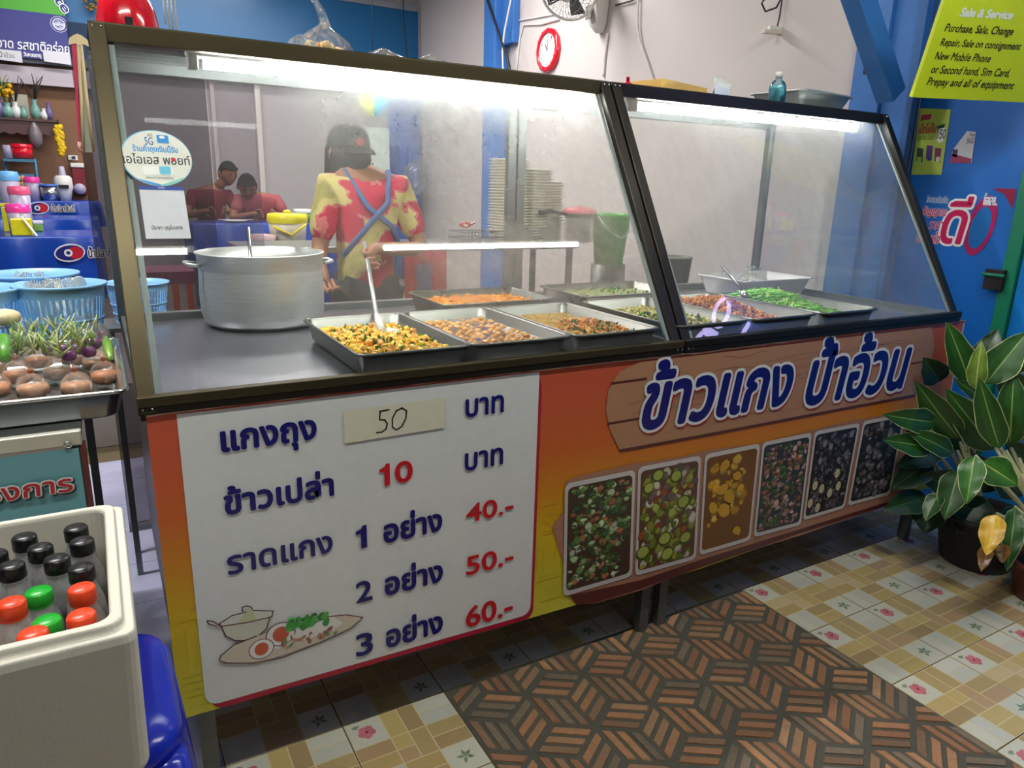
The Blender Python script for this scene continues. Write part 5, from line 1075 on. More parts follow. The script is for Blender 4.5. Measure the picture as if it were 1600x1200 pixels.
# sign board top left
PS = Plane((0, 6.60, 0), (1, 0, 0), (0, 0, 1), (0, -1, 0)); x0, z0 = PS.px(0, 95); x1_, z1 = PS.px(113, 97)
sb = thing('restaurant_sign', 'dark blue and green food sign with white Thai lettering, top left corner', 'sign', (x1_ - .3, 6.62, z1))
zg = PS.px(80, 22)[1]; ztp = zg + .32; mb = MB(); xl = x0 - .5
mb.box(xl, x1_, 6.602, 6.63, z1, ztp).build('sign_board', mat('sign_backing', C(40, 50, 120), .5), sb)
pr = Print(PS); pr.poly([(xl, z1), (x1_ + .0, z1), (x1_ - .01, zg), (xl, zg)], C(40, 44, 128)); pr.poly([(xl, zg), (x1_ - .01, zg), (x1_ - .03, ztp), (xl, ztp)], C(70, 164, 38)); pr.up(.001)
cx, cz = PS.px(92, 38); rr_ = .066; pr.ell(cx, cz, rr_, rr_, C(206, 210, 226), 28); pr.up(.001); pr.ell(cx, cz, rr_ * .94, rr_ * .94, C(40, 44, 128), 28); pr.up(.001); pr.ell(cx, cz, rr_ * .76, rr_ * .76, C(206, 210, 226), 24); pr.up(.001); pr.ell(cx, cz + .006, rr_ * .6, rr_ * .55, C(40, 44, 128), 20, 0, 0, PI); pr.up(.001)
for k in range(7): a = PI * (k + .5) / 7; pr.line([(cx + .008 * math.cos(a), cz + .008 * math.sin(a)), (cx + rr_ * .62 * math.cos(a), cz + .006 + rr_ * .58 * math.sin(a))], .0045, C(206, 210, 226))
pr.line([(cx - .03, cz - .012), (cx - .01, cz - .022), (cx + .01, cz - .012), (cx + .03, cz - .018)], .006, C(40, 44, 128)); pr.line([(cx - .02, cz - .03), (cx + .02, cz - .03)], .004, C(40, 44, 128))
for (a, b) in (((-2, 78), (33, 94)), ((69, 81), (110, 97))): q = PS.px(a[0], b[1] - 1); r_ = PS.px(b[0], a[1] + 2); pr.poly([(q[0], q[1]), (r_[0], q[1] - .01), (r_[0], r_[1]), (q[0], r_[1])], C(214, 214, 222))
pr.build('sign_print', sb)
LW = C(232, 234, 244)
text('สะอาด รสชาติอร่อย', PS, PS.px(-22, 70)[0], PS.px(107, 70)[0], PS.px(50, 79)[1], PS.px(50, 61)[1], LW, sb, bold=.015, h=.006, shear=.1)
text('ป้าอ้วน', PS, PS.px(-1, 85)[0], PS.px(22, 85)[0], PS.px(10, 90)[1], PS.px(10, 81)[1], C(40, 40, 60), sb, h=.006); text('วันหมดอายุ', PS, PS.px(37, 85)[0], PS.px(64, 85)[0], PS.px(50, 91)[1], PS.px(50, 82)[1], LW, sb, h=.006, bold=.03)
a0_ = PS.px(93, 3)
PT2 = Plane(PS.p(a0_[0], a0_[1]), (.55, 0, -.83), (.83, 0, .55), (0, -1, 0)); text('aste', PT2, -.16, .09, -.03, .03, C(236, 240, 246), sb, bold=.16, base=0, h=.005); text('aste', PT2, -.16, .09, -.03, .03, C(30, 36, 120), sb, bold=.04, base=0, h=.007)
tw = thing('twig_ornament', 'small bronze-brown twig ornament above the sign beside the red dome', 'ornament', tuple(on(145, 5, 6.6))); mb = MB(); random.seed(6)
for k in range(26): q = on(145 + rnd(-13, 13), 4 + rnd(-12, 12), 6.6); mb.blob(q, (.03, .008, .012), 0, None, Euler((0, rnd(-1, 1), 0)).to_matrix(), 5, 3)
mb.build('leaves', mat('bronze_leaves', C(110, 90, 40), .5), tw, kind='stuff')
# yellow-lidded bucket, pail, blue basket, lantern, fridge, curtain
b0 = tub(1.01, 3.12, .972, .10, .118, .185, mat('cream_bucket', C(206, 196, 176), .4), YELB, 'cream bucket with a bright yellow lid behind the big pot', 'bucket', 'lidded_bucket', .035)
MB().blob((1.01, 3.12, 1.205), (.025, .025, .012)).build('lid_knob', YELB, b0); MB().tube([(.90, 3.02, 1.12), (1.0, 2.98, 1.07), (1.10, 3.02, 1.13)], .008, 6).build('bucket_handle', YELB, b0)
tub(.84, 3.03, .972, .06, .08, .10, mat('pale_pink_pail', C(206, 176, 176), .4), None, 'pale pink pail left of the yellow-lidded bucket', 'pail', 'pink_pail'); tub(1.03, 2.985 - .0, .972, .06, .07, .085, BASKETB, mat('clear_blue_lid', C(150, 190, 220), .3), 'light blue tub in front of the yellow-lidded bucket', 'tub', 'blue_tub') if False else None
ln = thing('paper_lantern', 'round hanging lantern, half yellow and half turquoise, high behind the vendor', 'lantern', tuple(on(584, 160, 5.0))); c = on(584, 160, 5.0)
for s, m, nm in ((-1, mat('yellow_paper', C(230, 240, 60), .6, emit=C(226, 240, 60), es=.25), 'yellow_half'), (1, mat('turquoise_paper', C(20, 190, 226), .6, emit=C(10, 180, 226), es=.25), 'turquoise_half')):
    vd = (c - CAM).normalized(); sd = vd.cross(Vector((0, 0, 1))).normalized() * s; mb = MB(); vs = []
    for i in range(9):
        th = PI * i / 8
        for j in range(9):
            ph = -PI / 2 + PI * j / 8; d = sd * math.cos(ph) * math.sin(th) + Vector((0, 0, 1)) * math.cos(th) + vd * math.sin(ph) * math.sin(th); vs.append(c + d * .12)
    mb.mesh(vs, [(i * 9 + j, i * 9 + j + 1, (i + 1) * 9 + j + 1, (i + 1) * 9 + j) for i in range(8) for j in range(8)], 0, None, True).build(nm, m, ln)
MB().tube([c + Vector((0, 0, .12)), Vector((c.x, c.y, 3.6))], .004, 5).build('cord', WIREK, ln)
a_, b_ = on(577, 300, 6.3), on(609, 200, 6.3); fg = thing('tall_fridge', 'pale green-white upright fridge behind the vendor on the right', 'fridge', ((a_.x + b_.x) / 2, 6.45, FZ)); MB().box(a_.x, b_.x, 6.3, 6.7, FZ, b_.z).build('cabinet', mat('pale_fridge_enamel', C(196, 214, 204), .35), fg, bevel=.015); MB().box(a_.x + .015, b_.x - .015, 6.28, 6.298, FZ + .1, b_.z - .03).build('door', mat('pale_fridge_door', C(206, 222, 212), .3), fg, bevel=.006); MB().tube([(a_.x + .03, 6.26, 1.2), (a_.x + .03, 6.26, 1.6)], .01, 6).build('handle', GREYAL, fg)
a_, b_ = on(612, 470, 6.6), on(657, 140, 6.6); MB().grid(lambda u, v: (a_.x + u * (b_.x - a_.x), 6.62 + .02 * math.sin(u * 22), FZ + v * (b_.z + .1 - FZ)), 30, 4).build('blue_curtain', mat('blue_curtain_cloth', C(28, 96, 190), .7, 0, .2, 4), label='deep blue curtain hanging in the far right corner of the dining room', cat='curtain', sol=.004)
cb = thing('hanging_clear_bag', 'big clear plastic bag hanging in front of the blue curtain', 'bag', tuple(on(648, 275, 6.3))); MB().lathe(on(650, 305, 6.3), [(.05, 0), (.13, .08), (.14, .28), (.08, .36), (.03, .38)], 14, cap0=True).build('bag_film', CLEAR, cb); c_ = on(650, 305, 6.3); MB().tube([c_ + Vector((0, 0, .37)), Vector((c_.x, 6.62, 3.2)), Vector((c_.x, 6.62, 3.58))], .005, 5).build('hanging_cord', WIREK, cb)

# ================================================================== PEOPLE
def skin_mesh(nodes, edges, root, sub=1):
    names = list(nodes); idx = {n: i for i, n in enumerate(names)}
    me = bpy.data.meshes.new('tmp'); me.from_pydata([tuple(nodes[n][0]) for n in names], [(idx[a], idx[b]) for a, b in edges], [])
    o = bpy.data.objects.new('tmp', me); COL.objects.link(o); o.modifiers.new('skin', 'SKIN').use_smooth_shade = True
    for n, v in zip(names, me.skin_vertices[0].data): r = nodes[n][1]; v.radius = r if isinstance(r, tuple) else (r, r); v.use_root = n == root
    s_ = o.modifiers.new('s', 'SUBSURF'); s_.levels = sub; s_.render_levels = sub
    bpy.context.view_layer.update(); m = bpy.data.meshes.new_from_object(o.evaluated_get(bpy.context.evaluated_depsgraph_get()))
    vs = [v.co.copy() for v in m.vertices]; fs = [tuple(p.vertices) for p in m.polygons]
    bpy.data.objects.remove(o); bpy.data.meshes.remove(me); bpy.data.meshes.remove(m); return vs, fs
def head_mesh(mb, c, M, s=1.0):
    """a head with brow, nose, chin and ears; faces -Y before M turns it"""
    n, m = 20, 16; vs = []; M = M.to_3x3()
    for i in range(m + 1):
        ph = PI * i / m - PI / 2
        for j in range(n):
            th = 2 * PI * j / n; x, y, z = math.cos(ph) * math.cos(th), math.cos(ph) * math.sin(th), math.sin(ph)
            X = x * .078; Y = y * .098; Z = z * .118
            if Z < 0: X *= 1 - .30 * (-z); Y *= 1 - .12 * (-z)
            f = max(0, -y)
            if f > .8 and abs(x) < .3 and -.35 < z < .2: Y -= .018 * (1 - abs(x) / .3) * (1 - abs(z + .1) / .4)
            if f > .7 and -.05 < z < .2 and .2 < abs(x) < .55: Y += .008
            vs.append(Vector(c) + M @ Vector((X, Y, Z)) * s)
    mb.mesh(vs, [(i * n + j, i * n + (j + 1) % n, (i + 1) * n + (j + 1) % n, (i + 1) * n + j) for i in range(m) for j in range(n)], 0, None, True)
    for q in (-1, 1): mb.blob(Vector(c) + M @ Vector((q * .08, .008, -.005)) * s, (.012 * s, .022 * s, .032 * s), 0, None, M, 8, 5)
def face_bits(t, c, M, s=1.0, mouth=True):
    M = M.to_3x3(); W_ = mat('eye_white', C(150, 138, 128), .6); K = mat('iris_dark', C(30, 20, 16), .2)
    mb = MB(); mk = MB()
    for q in (-1, 1): mb.blob(Vector(c) + M @ Vector((q * .030, -.083, .012)) * s, (.012 * s, .007 * s, .0045 * s), 0, None, M, 8, 5); mk.blob(Vector(c) + M @ Vector((q * .030, -.0895, .012)) * s, (.005 * s, .003 * s, .005 * s), 0, None, M, 8, 5); mk.beam(Vector(c) + M @ Vector((q * .045, -.084, .030)) * s, Vector(c) + M @ Vector((q * .016, -.092, .034)) * s, .004, .006)
    mb.build('eyes', W_, t); mk.build('brows_and_irises', K, t)
    if mouth: MB().blob(Vector(c) + M @ Vector((0, -.085, -.056)) * s, (.022 * s, .007 * s, .006 * s), 0, None, M, 10, 5).build('mouth', mat('lips', C(140, 80, 76), .4), t)
def hand(nodes, edges, wr, pts, side):
    """palm and five fingers of unequal length, curled, plus thumb leaving the side of the palm near the wrist"""
    d = (Vector(pts[0]) - Vector(pts[1])); a = d.normalized(); b = Vector(pts[2]).normalized(); b = (b - a * b.dot(a)).normalized(); n = a.cross(b)
    base = nodes[wr][0]; nodes[wr + 'p'] = (base + a * .045, (.020, .034) if False else .026); edges.append((wr, wr + 'p')); nodes[wr + 'k'] = (base + a * .085, .024); edges.append((wr + 'p', wr + 'k'))
    fing = []
    for k, (off, ln) in enumerate(((-.030, .068), (-.010, .078), (.010, .074), (.028, .058))):
        p0 = base + a * .075 + b * off; p1 = base + a * .100 + b * off * 1.1 + n * -.004 * side; p2 = p1 + (a * .8 - n * .6 * side).normalized() * ln * .5; p3 = p2 + (a * .1 - n * side).normalized() * ln * .45
        fing.append([p0, p1, p2, p3])
    t0 = base + a * .02 - b * .018; t1 = base + a * .045 - b * .048 - n * .006 * side; t2 = t1 + (a * .6 - n * .7 * side).normalized() * .034; fing.append([t0, t1, t2])
    return fing
def figure(t, J, skin, R=1.0, legs=True):
    """one continuous body grown from joints; returns hand finger chains too"""
    N = {}; E_ = []
    def add(n, p, r): N[n] = (Vector(p), r if isinstance(r, tuple) else r * R)
    add('pelvis', J['pelvis'], .115); add('waist', J['waist'], .105); add('chest', J['chest'], .13); add('upper', J['upper'], .105); add('neck', J['neck'], .052); add('skull', J['head'], .05)
    E_ += [('pelvis', 'waist'), ('waist', 'chest'), ('chest', 'upper'), ('upper', 'neck'), ('neck', 'skull')]
    F_ = []
    for s in 'LR':
        add('sh' + s, J['sh' + s], .056); add('el' + s, J['el' + s], .040); add('fm' + s, Vector(J['el' + s]).lerp(Vector(J['wr' + s]), .35), .038); add('wr' + s, J['wr' + s], .026)
        E_ += [('upper', 'sh' + s), ('sh' + s, 'el' + s), ('el' + s, 'fm' + s), ('fm' + s, 'wr' + s)]
        a = Vector(J['ha' + s]); F_ += hand(N, E_, 'wr' + s, (a, J['wr' + s], J.get('hn' + s, (1, 0, 0))), 1 if s == 'L' else -1)
        if legs:
            add('hip' + s, J['hip' + s], .085); add('kn' + s, J['kn' + s], .056); add('an' + s, J['an' + s], .040); add('to' + s, J['to' + s], .034)
            E_ += [('pelvis', 'hip' + s), ('hip' + s, 'kn' + s), ('kn' + s, 'an' + s), ('an' + s, 'to' + s)]
    vs, fs = skin_mesh(N, E_, 'pelvis', 1); mb = MB(); mb.mesh(vs, fs, 0, None, True)
    for ch in F_: mb.tube([ch[0].lerp(ch[1], -.2)] + ch, [.0095] * 2 + [.0085] * (len(ch) - 2) + [.0065], 7)
    M = J['headrot']; head_mesh(mb, Vector(J['head']) + Vector((0, 0, .02)), M); mb.build('body', skin, t); face_bits(t, Vector(J['head']) + Vector((0, 0, .02)), M, 1, not J.get('mask'))
    return N
def garment(name, t, pts, edges, root, m, sub=1):
    vs, fs = skin_mesh({k: (Vector(p), r) for k, (p, r) in pts.items()}, edges, root, sub); mb = MB(); mb.mesh(vs, fs, 0, None, True); return mb.build(name, m, t)
# --- the vendor
def floral():
    m = mat('floral_shirt_cloth', C(214, 196, 140), .8, 0, .1, 30); N = m.node_tree.nodes; L_ = m.node_tree.links; b = N['Principled BSDF']; tc = N.new('ShaderNodeTexCoord')
    v = N.new('ShaderNodeTexVoronoi'); v.inputs['Scale'].default_value = 6.5; v.inputs['Randomness'].default_value = 1; nz = N.new('ShaderNodeTexNoise'); nz.inputs['Scale'].default_value = 14; ad = N.new('ShaderNodeMixRGB'); ad.inputs[0].default_value = .12
    L_.new(tc.outputs['Object'], nz.inputs[0]); L_.new(tc.outputs['Object'], ad.inputs[1]); L_.new(nz.outputs['Color'], ad.inputs[2]); L_.new(ad.outputs[0], v.inputs['Vector'])
    r = N.new('ShaderNodeValToRGB'); r.color_ramp.interpolation = 'CONSTANT'; e = r.color_ramp.elements; e[0].position = 0; e[0].color = C(214, 40, 76); e[1].position = .46; e[1].color = C(226, 120, 120); e2_ = e.new(.52); e2_.color = C(222, 206, 130); e3_ = e.new(.74); e3_.color = C(196, 186, 110)
    L_.new(v.outputs['Distance'], r.inputs[0]); L_.new(r.outputs[0], b.inputs['Base Color']); return m
vx, vy = 1.02, 1.64
vd = thing('person', 'person in floral shirt, black cap and dark mask standing behind the misted glass', 'person', (vx, vy, 0))
hM = Euler((math.radians(12), 0, math.radians(8))).to_matrix(); hd = Vector(at(545, 240, y=1.70)); hd.z -= .02
hl = at(573, 402, y=1.24); hr = at(511, 448, y=1.42)
J = dict(pelvis=(vx, vy, .90), waist=(vx, vy, 1.06), chest=(vx + .01, vy, 1.25), upper=(vx + .0, vy + .0, 1.385), neck=(hd.x + .01, vy + .03, 1.46), head=tuple(hd), headrot=hM, mask=True,
         shL=(vx + .165, vy, 1.375), elL=(vx + .24, vy - .08, 1.10), wrL=tuple(hl + Vector((.05, .06, .03))), haL=tuple(hl), hnL=(0, .3, 1), shR=(vx - .155, vy, 1.375), elR=(vx - .22, vy - .02, 1.08), wrR=tuple(hr + Vector((-.01, .05, .085))), haR=tuple(hr), hnR=(1, 0, 0),
         hipL=(vx + .09, vy, .86), knL=(vx + .10, vy - .01, .48), anL=(vx + .11, vy + .01, FL + .09), toL=(vx + .12, vy - .12, FL + .035), hipR=(vx - .09, vy, .86), knR=(vx - .10, vy - .01, .48), anR=(vx - .11, vy + .01, FL + .09), toR=(vx - .12, vy - .12, FL + .035))
N = figure(vd, J, SKIN)
E4 = [('p', 'w'), ('w', 'c'), ('c', 'u'), ('u', 'n'), ('u', 'a'), ('a', 'b'), ('u', 'd'), ('d', 'e')]
V = lambda k: Vector(J[k])
garment('shirt', vd, dict(p=(V('pelvis') + Vector((0, 0, -.06)), (.155, .135)), w=(V('waist'), (.145, .125)), c=(V('chest'), (.155, .135)), u=(V('upper'), (.128, .11)), n=(V('upper') + Vector((0, 0, .055)), .092), a=(V('shL'), .075), b=(V('shL').lerp(V('elL'), .85), .066), d=(V('shR'), .075), e=(V('shR').lerp(V('elR'), .85), .066)), E4, 'p', floral())
TR = mat('dark_trousers', C(50, 50, 60), .8)
garment('trousers', vd, dict(p=(V('pelvis') + Vector((0, 0, -.05)), .125), a=(V('hipL'), .10), b=(V('knL'), .072), c=(V('anL') + Vector((0, 0, .04)), .06), d=(V('hipR'), .10), e=(V('knR'), .072), f=(V('anR') + Vector((0, 0, .04)), .06)), [('p', 'a'), ('a', 'b'), ('b', 'c'), ('p', 'd'), ('d', 'e'), ('e', 'f')], 'p', TR)
hc_ = hd + Vector((0, 0, .02)); cp = MB(); M4 = Matrix.Translation(hc_) @ hM.to_4x4()
cp.rings([[M4 @ Vector((r * .088 * math.cos(a), r * .108 * math.sin(a) + .004, z)) for a in [2 * PI * k / 20 for k in range(20)]] for r, z in ((1.0, .034), (1.0, .060), (.92, .088), (.7, .112), (.3, .124), (.02, .126))], False, True)
CAPM = mat('black_cap_cloth', C(28, 28, 32), .8, 0, .2, 40); cp.build('cap', CAPM, vd)
mb = MB(); mb.grid(lambda u, v: M4 @ Vector(((u - .5) * .15, -.09 - .07 * v * math.cos((u - .5) * 2.6), .036 + .012 * math.cos((u - .5) * 3) - .018 * v)), 10, 4); mb.build('cap_brim', CAPM, vd, sol=.004)
MB().blob(M4 @ Vector((0, -.108, .068)), (.022, .006, .018), 0, None, hM, 12, 6).build('red_emblem', mat('dark_red_thread', C(180, 50, 70), .8), vd)
mb = MB(); mb.rings([[M4 @ Vector((r * .080 * math.cos(a), -abs(math.sin(a)) * r * .118 + .002, z)) for a in [PI + PI * k / 16 for k in range(17)]] for r, z in ((1.05, .026), (1.12, -.01), (1.06, -.06), (.86, -.125))], False, False)
mb.build('face_mask', mat('black_mask_cloth', C(40, 40, 46), .85), vd, sol=.003)
MB().rings([[M4 @ Vector((r * .083 * math.cos(a), r * .103 * math.sin(a) + .012, z)) for a in [PI * .0 + PI * k / 12 for k in range(13)]] for r, z in ((1.04, .05), (1.12, 0), (1.10, -.08), (1.05, -.17))], False, False).build('hair', HAIR, vd, sol=.006)
APR = mat('slate_blue_apron_cloth', C(84, 110, 160), .85, 0, .12, 20)
mb = MB(); 
mb.tube([V('shL') + Vector((-.06, -.03, .07)), V('chest') + Vector((.05, -.145, .06)), V('chest') + Vector((-.03, -.160, -.02)), V('waist') + Vector((-.14, -.11, .02))], [.013] * 4, 6); mb.tube([V('shR') + Vector((.06, -.03, .07)), V('chest') + Vector((-.04, -.145, .04)), V('chest') + Vector((.06, -.160, -.04)), V('waist') + Vector((.14, -.11, .02))], [.013] * 4, 6); mb.build('apron_straps', APR, vd)
ldl = thing('serving_ladle', 'white-bowled serving ladle dipped into the yellow stir-fry by the vendor', 'ladle', (.66, .36, .97)); b_ = at(588, 492, y=.50)
MB().tube([hl + Vector((.0, .03, .06)), hl, b_], [.008, .009, .007], 8).build('handle', mat('grey_ladle_handle', C(170, 172, 172), .35, .4), ldl)
e_ = at(598, 520, y=.36); MB().tube([b_, at(592, 505, y=.42), e_], [.008, .012, .014], 8).build('neck', WHITEP, ldl); MB().lathe(e_ + Vector((.012, -.0, .002)), [(.0, -.014), (.024, -.010), (.036, .002), (.037, .004), (.023, -.006), (0, -.01)], 20).build('bowl', WHITEP, ldl)
# --- two seated diners
def seated(cx, cy, hx, hy, hz, shirt, label, lean, hrz, skin, hair=HAIR):
    t = thing('person', label, 'person', (cx, cy, FZ), 'diners at the blue table'); z0 = FZ + .46; fy = -1
    hM = Euler((math.radians(20 + lean * 20), 0, hrz)).to_matrix(); hd = Vector((hx, hy, hz)); up = Vector((cx, cy - .10 - lean * .12, z0 + .50 - lean * .04))
    J = dict(pelvis=(cx, cy, z0 + .09), waist=(cx, cy - .03, z0 + .22), chest=tuple(Vector((cx, cy, z0 + .2)).lerp(up, .62)), upper=tuple(up), neck=tuple(up.lerp(hd, .42)), head=tuple(hd), headrot=hM,
             shL=tuple(up + Vector((.16, 0, .0))), elL=(cx + .25, cy - .26, z0 + .30), wrL=(cx + .13, cy - .42, z0 + .345), haL=(cx + .06, cy - .47, z0 + .36), hnL=(0, -.3, 1), shR=tuple(up + Vector((-.16, 0, .0))), elR=(cx - .25, cy - .26, z0 + .30), wrR=(cx - .12, cy - .42, z0 + .345), haR=(cx - .05, cy - .47, z0 + .36), hnR=(0, -.3, 1),
             hipL=(cx + .09, cy - .02, z0 + .08), knL=(cx + .12, cy - .40, z0 + .06), anL=(cx + .12, cy - .42, FZ + .08), toL=(cx + .12, cy - .54, FZ + .035), hipR=(cx - .09, cy - .02, z0 + .08), knR=(cx - .12, cy - .40, z0 + .06), anR=(cx - .12, cy - .42, FZ + .08), toR=(cx - .12, cy - .54, FZ + .035))
    figure(t, J, skin); V = lambda k: Vector(J[k])
    garment('shirt', t, dict(p=(V('pelvis'), (.15, .13)), w=(V('waist'), (.14, .125)), c=(V('chest'), (.15, .13)), u=(V('upper'), (.125, .105)), n=(V('upper') + Vector((0, -.015, .055)), .088), a=(V('shL'), .07), b=(V('shL').lerp(V('elL'), .7), .06), d=(V('shR'), .07), e=(V('shR').lerp(V('elR'), .7), .06)), E4, 'p', shirt)
    garment('trousers', t, dict(p=(V('pelvis') + Vector((0, 0, -.02)), .13), a=(V('hipL'), .10), b=(V('knL'), .075), c=(V('anL') + Vector((0, 0, .05)), .058), d=(V('hipR'), .10), e=(V('knR'), .075), f=(V('anR') + Vector((0, 0, .05)), .058)), [('p', 'a'), ('a', 'b'), ('b', 'c'), ('p', 'd'), ('d', 'e'), ('e', 'f')], 'p', TR)
    hh = MB(); c_ = hd + Vector((0, 0, .02)); n, m = 18, 8; vs = []
    for i in range(m + 1):
        ph = PI / 2 - PI * .62 * i / m
        for j in range(n):
            th = 2 * PI * j / n; x, y, z = math.cos(ph) * math.cos(th), math.cos(ph) * math.sin(th), math.sin(ph)
            if y < -.2: z = max(z, .60)
            vs.append(c_ + hM @ Vector((x * .086, y * .106 + .003, z * .126)))
    hh.mesh(vs, [(i * n + j, (i + 1) * n + j, (i + 1) * n + (j + 1) % n, i * n + (j + 1) % n) for i in range(m) for j in range(n)], 0, None, True).build('hair', hair, t)
    st = thing('plastic_stool', 'plastic stool under ' + label.split(',')[0][:48], 'stool', (cx, cy, FZ), 'stools of the diners'); MB().rings([rrect(.30, .30, .05, FZ + .43, cx, cy), rrect(.31, .31, .05, FZ + .455, cx, cy), rrect(.28, .28, .05, FZ + .462, cx, cy)]).build('seat', BLUEST, st)
    for sx in (-1, 1):
        for sy in (-1, 1): MB().beam((cx + sx * .16, cy + sy * .16, FZ), (cx + sx * .12, cy + sy * .12, FZ + .435), .04, .03).build('leg', BLUEST, st)
a_ = at(356, 270, y=6.12); seated(a_.x - .16, 6.34, a_.x, 6.12, a_.z - .03, mat('maroon_tshirt', C(128, 44, 54), .9), 'seated person in a maroon t-shirt with short black hair, left diner', .1, .35, SKIND)
a_ = at(385, 290, y=5.55); seated(a_.x + .10, 5.78, a_.x, 5.52, a_.z - .03, mat('dusty_red_shirt', C(166, 84, 90), .9), 'seated person in a dusty red shirt bending over the food, right diner', .8, -.1, SKIND)
bw_ = thing('bowl', 'small green bowl on the diners table', 'bowl', (1.30, 5.1, 1.035)); MB().lathe((1.42, 5.08, 1.034), [(.03, 0), (.06, .04), (.056, .04), (.03, .006)], 18, cap0=True).build('round_body', mat('mint_bowl', C(80, 190, 150), .3), bw_)
pl_0 = thing('plate', 'white plate with chopsticks on the diners table', 'plate', (1.05, 5.1, 1.034)); MB().lathe((1.02, 5.12, 1.034), [(.05, 0), (.10, .014), (.098, .016), (.05, .004)], 22, cap0=True).build('plate_body', WHITEP, pl_0); MB().beam((.88, 5.10, 1.055), (1.16, 5.06, 1.055), .008, .006).build('chopstick', WHITEP, pl_0)
tub(1.62, 5.2, 1.034, .07, .08, .09, GRB, WHITEP, 'lime green tub at the right end of the diners table', 'tub', 'green_tub')

# ================================================================== LEFT STALL
CY0 = -.02; CZ = .905; cart = thing('drink_cart', 'teal-fronted cart at the left edge, carrying the steel tray and blue baskets', 'cart', (-.5, .5, 0))
xr = -.117
MB().box(-.95, xr, CY0 + .01, 1.12, CZ - .012, CZ).build('cart_top', GREYAL, cart); MB().box(-.95, xr, CY0, CY0 + .02, CZ - .026, CZ + .004).build('front_rail', mat('cream_aluminium', C(190, 186, 170), .4, .3), cart, bevel=.003)
MB().box(xr - .006, xr + .004, CY0 + .004, CY0 + .03, .1, CZ - .026).build('corner_post', mat('maroon_post', C(96, 40, 34), .5), cart)
for x in (-.93, xr - .02):
    for y in (.02, 1.08): MB().box(x - .012, x + .012, y, y + .024, FL, CZ - .012).build('leg', GREYAL, cart)
PC = Plane((0, CY0 - .003, 0), (1, 0, 0), (0, 0, 1), (0, -1, 0))
TEAL = mat('teal_banner_vinyl', C(104, 158, 166), .5, 0, .1, 5, .3, 12)
MB().grid(lambda u, v: (-.94 + u * (.94 + xr - .008), CY0 - .001 + .0015 * math.sin(u * 30) * (1 - v), .42 + v * (CZ - .03 - .42)), 40, 6).build('teal_banner', TEAL, cart)
ring_c = PC.p(*PC.px(106, 695)); MB().rings([[ring_c + Vector((r * math.cos(a), y, r * math.sin(a))) for a in [2 * PI * k / 16 for k in range(16)]] for r, y in ((.0075, -.001), (.0072, -.003), (.0045, -.003), (.0042, -.001))], False, False).build('eyelet', STEEL, cart)
k = dict(base=0, shear=.06)
for sh_, c, bo, h in (((.0035, -.005), C(30, 50, 56), .08, .004), ((0, 0), C(226, 226, 222), .085, .0055), ((0, 0), C(176, 20, 40), .02, .0075)):
    ptext('โครงการ', PC, (-86, 760), (112, 752), (20, 779), (105, 737), c, cart, bold=bo, h=h, shift=sh_, **k)
pan(-.315, .325, .58, .58, CZ + .001, .062, 'large steel tray of orange-filled bags and vegetables on the cart, left edge', None, 0, STEEL, .022, 'steel_tray')
# tied bags of orange sauce
ORL = [C(255, 172, 126), C(252, 160, 116), C(255, 190, 150)]
spots = [(176, 585), (120, 604), (52, 607), (150, 566), (92, 580), (28, 585), (-8, 606), (60, 562), (118, 558), (-14, 575), (175, 556)]
zz = CZ + .012; bagpos = []
for u, v in spots: p = at(u, v, z=zz + .02); bagpos.append(Vector((min(p.x, -.062), max(.065, p.y), zz)))
for it in range(60):
    for i in range(len(bagpos)):
        for j in range(i):
            d = bagpos[i] - bagpos[j]; l = max(d.length, 1e-4)
            if l < .066: d = d / l * (.066 - l) / 2; bagpos[i] += d; bagpos[j] -= d
        bagpos[i].x = min(bagpos[i].x, -.066); bagpos[i].y = max(bagpos[i].y, .068)
for i, p in enumerate(bagpos):
    w_ = ['at the right front corner', 'in the front row, second from the right', 'in the front row near the middle', 'in the second row at the right', 'in the second row, middle', 'at the left of the second row', 'at the left edge of the front row', 'in the back row left of centre', 'in the back row, middle', 'at the far left of the back row', 'in the back row at the right'][i]
    clear_bag(p, .033, .056, 'tied bag of orange sauce ' + w_, 'tied bags of orange sauce in the steel tray', (random.choice(ORL), .50), ('orange', C(226, 110, 40)), 'sauce_bag', 40 + i, tail=.012)
# vegetables
def veg(name, label, c, mbf, cat, group): t = thing(name, label, cat, tuple(c), group); mbf(t); return t
def eggplant(u, v, z, label, rx=.016):
    c = at(u, v, z=z)
    def f(t): MB().blob(c, (rx, rx, rx * .92), 0, jit(C(112, 56, 110), .12), None, 14, 9).build('fruit', VEG, t); MB().lathe(c + Vector((0, 0, rx * .8)), [(rx * .6, -.004), (rx * .3, .001), (.002, .003), (.0018, .014)], 7).build('stem', mat('green_calyx', C(120, 150, 70), .6), t)
    return veg('purple_eggplant', label, c, f, 'eggplant', 'small purple eggplants in the vegetable bag')
def cuke(p, q, r, col, label, name='cucumber'):
    a, b = at(*p[:2], z=p[2]), at(*q[:2], z=q[2])
    def f(t): MB().tube([a.lerp(b, -.08), a, a.lerp(b, .3) + Vector((0, 0, .004)), a.lerp(b, .7) + Vector((0, 0, .003)), b, a.lerp(b, 1.06)], [r * .3, r * .75, r, r * .98, r * .7, r * .25], 12, 0, col).build('fruit', VEG, t); MB().tube([b, b + (b - a).normalized() * .02], .003, 5).build('stem', mat('green_calyx', C(120, 150, 70), .6), t)
    return veg(name, label, a, f, 'cucumber', 'cucumbers in the vegetable bag')
zv = .985
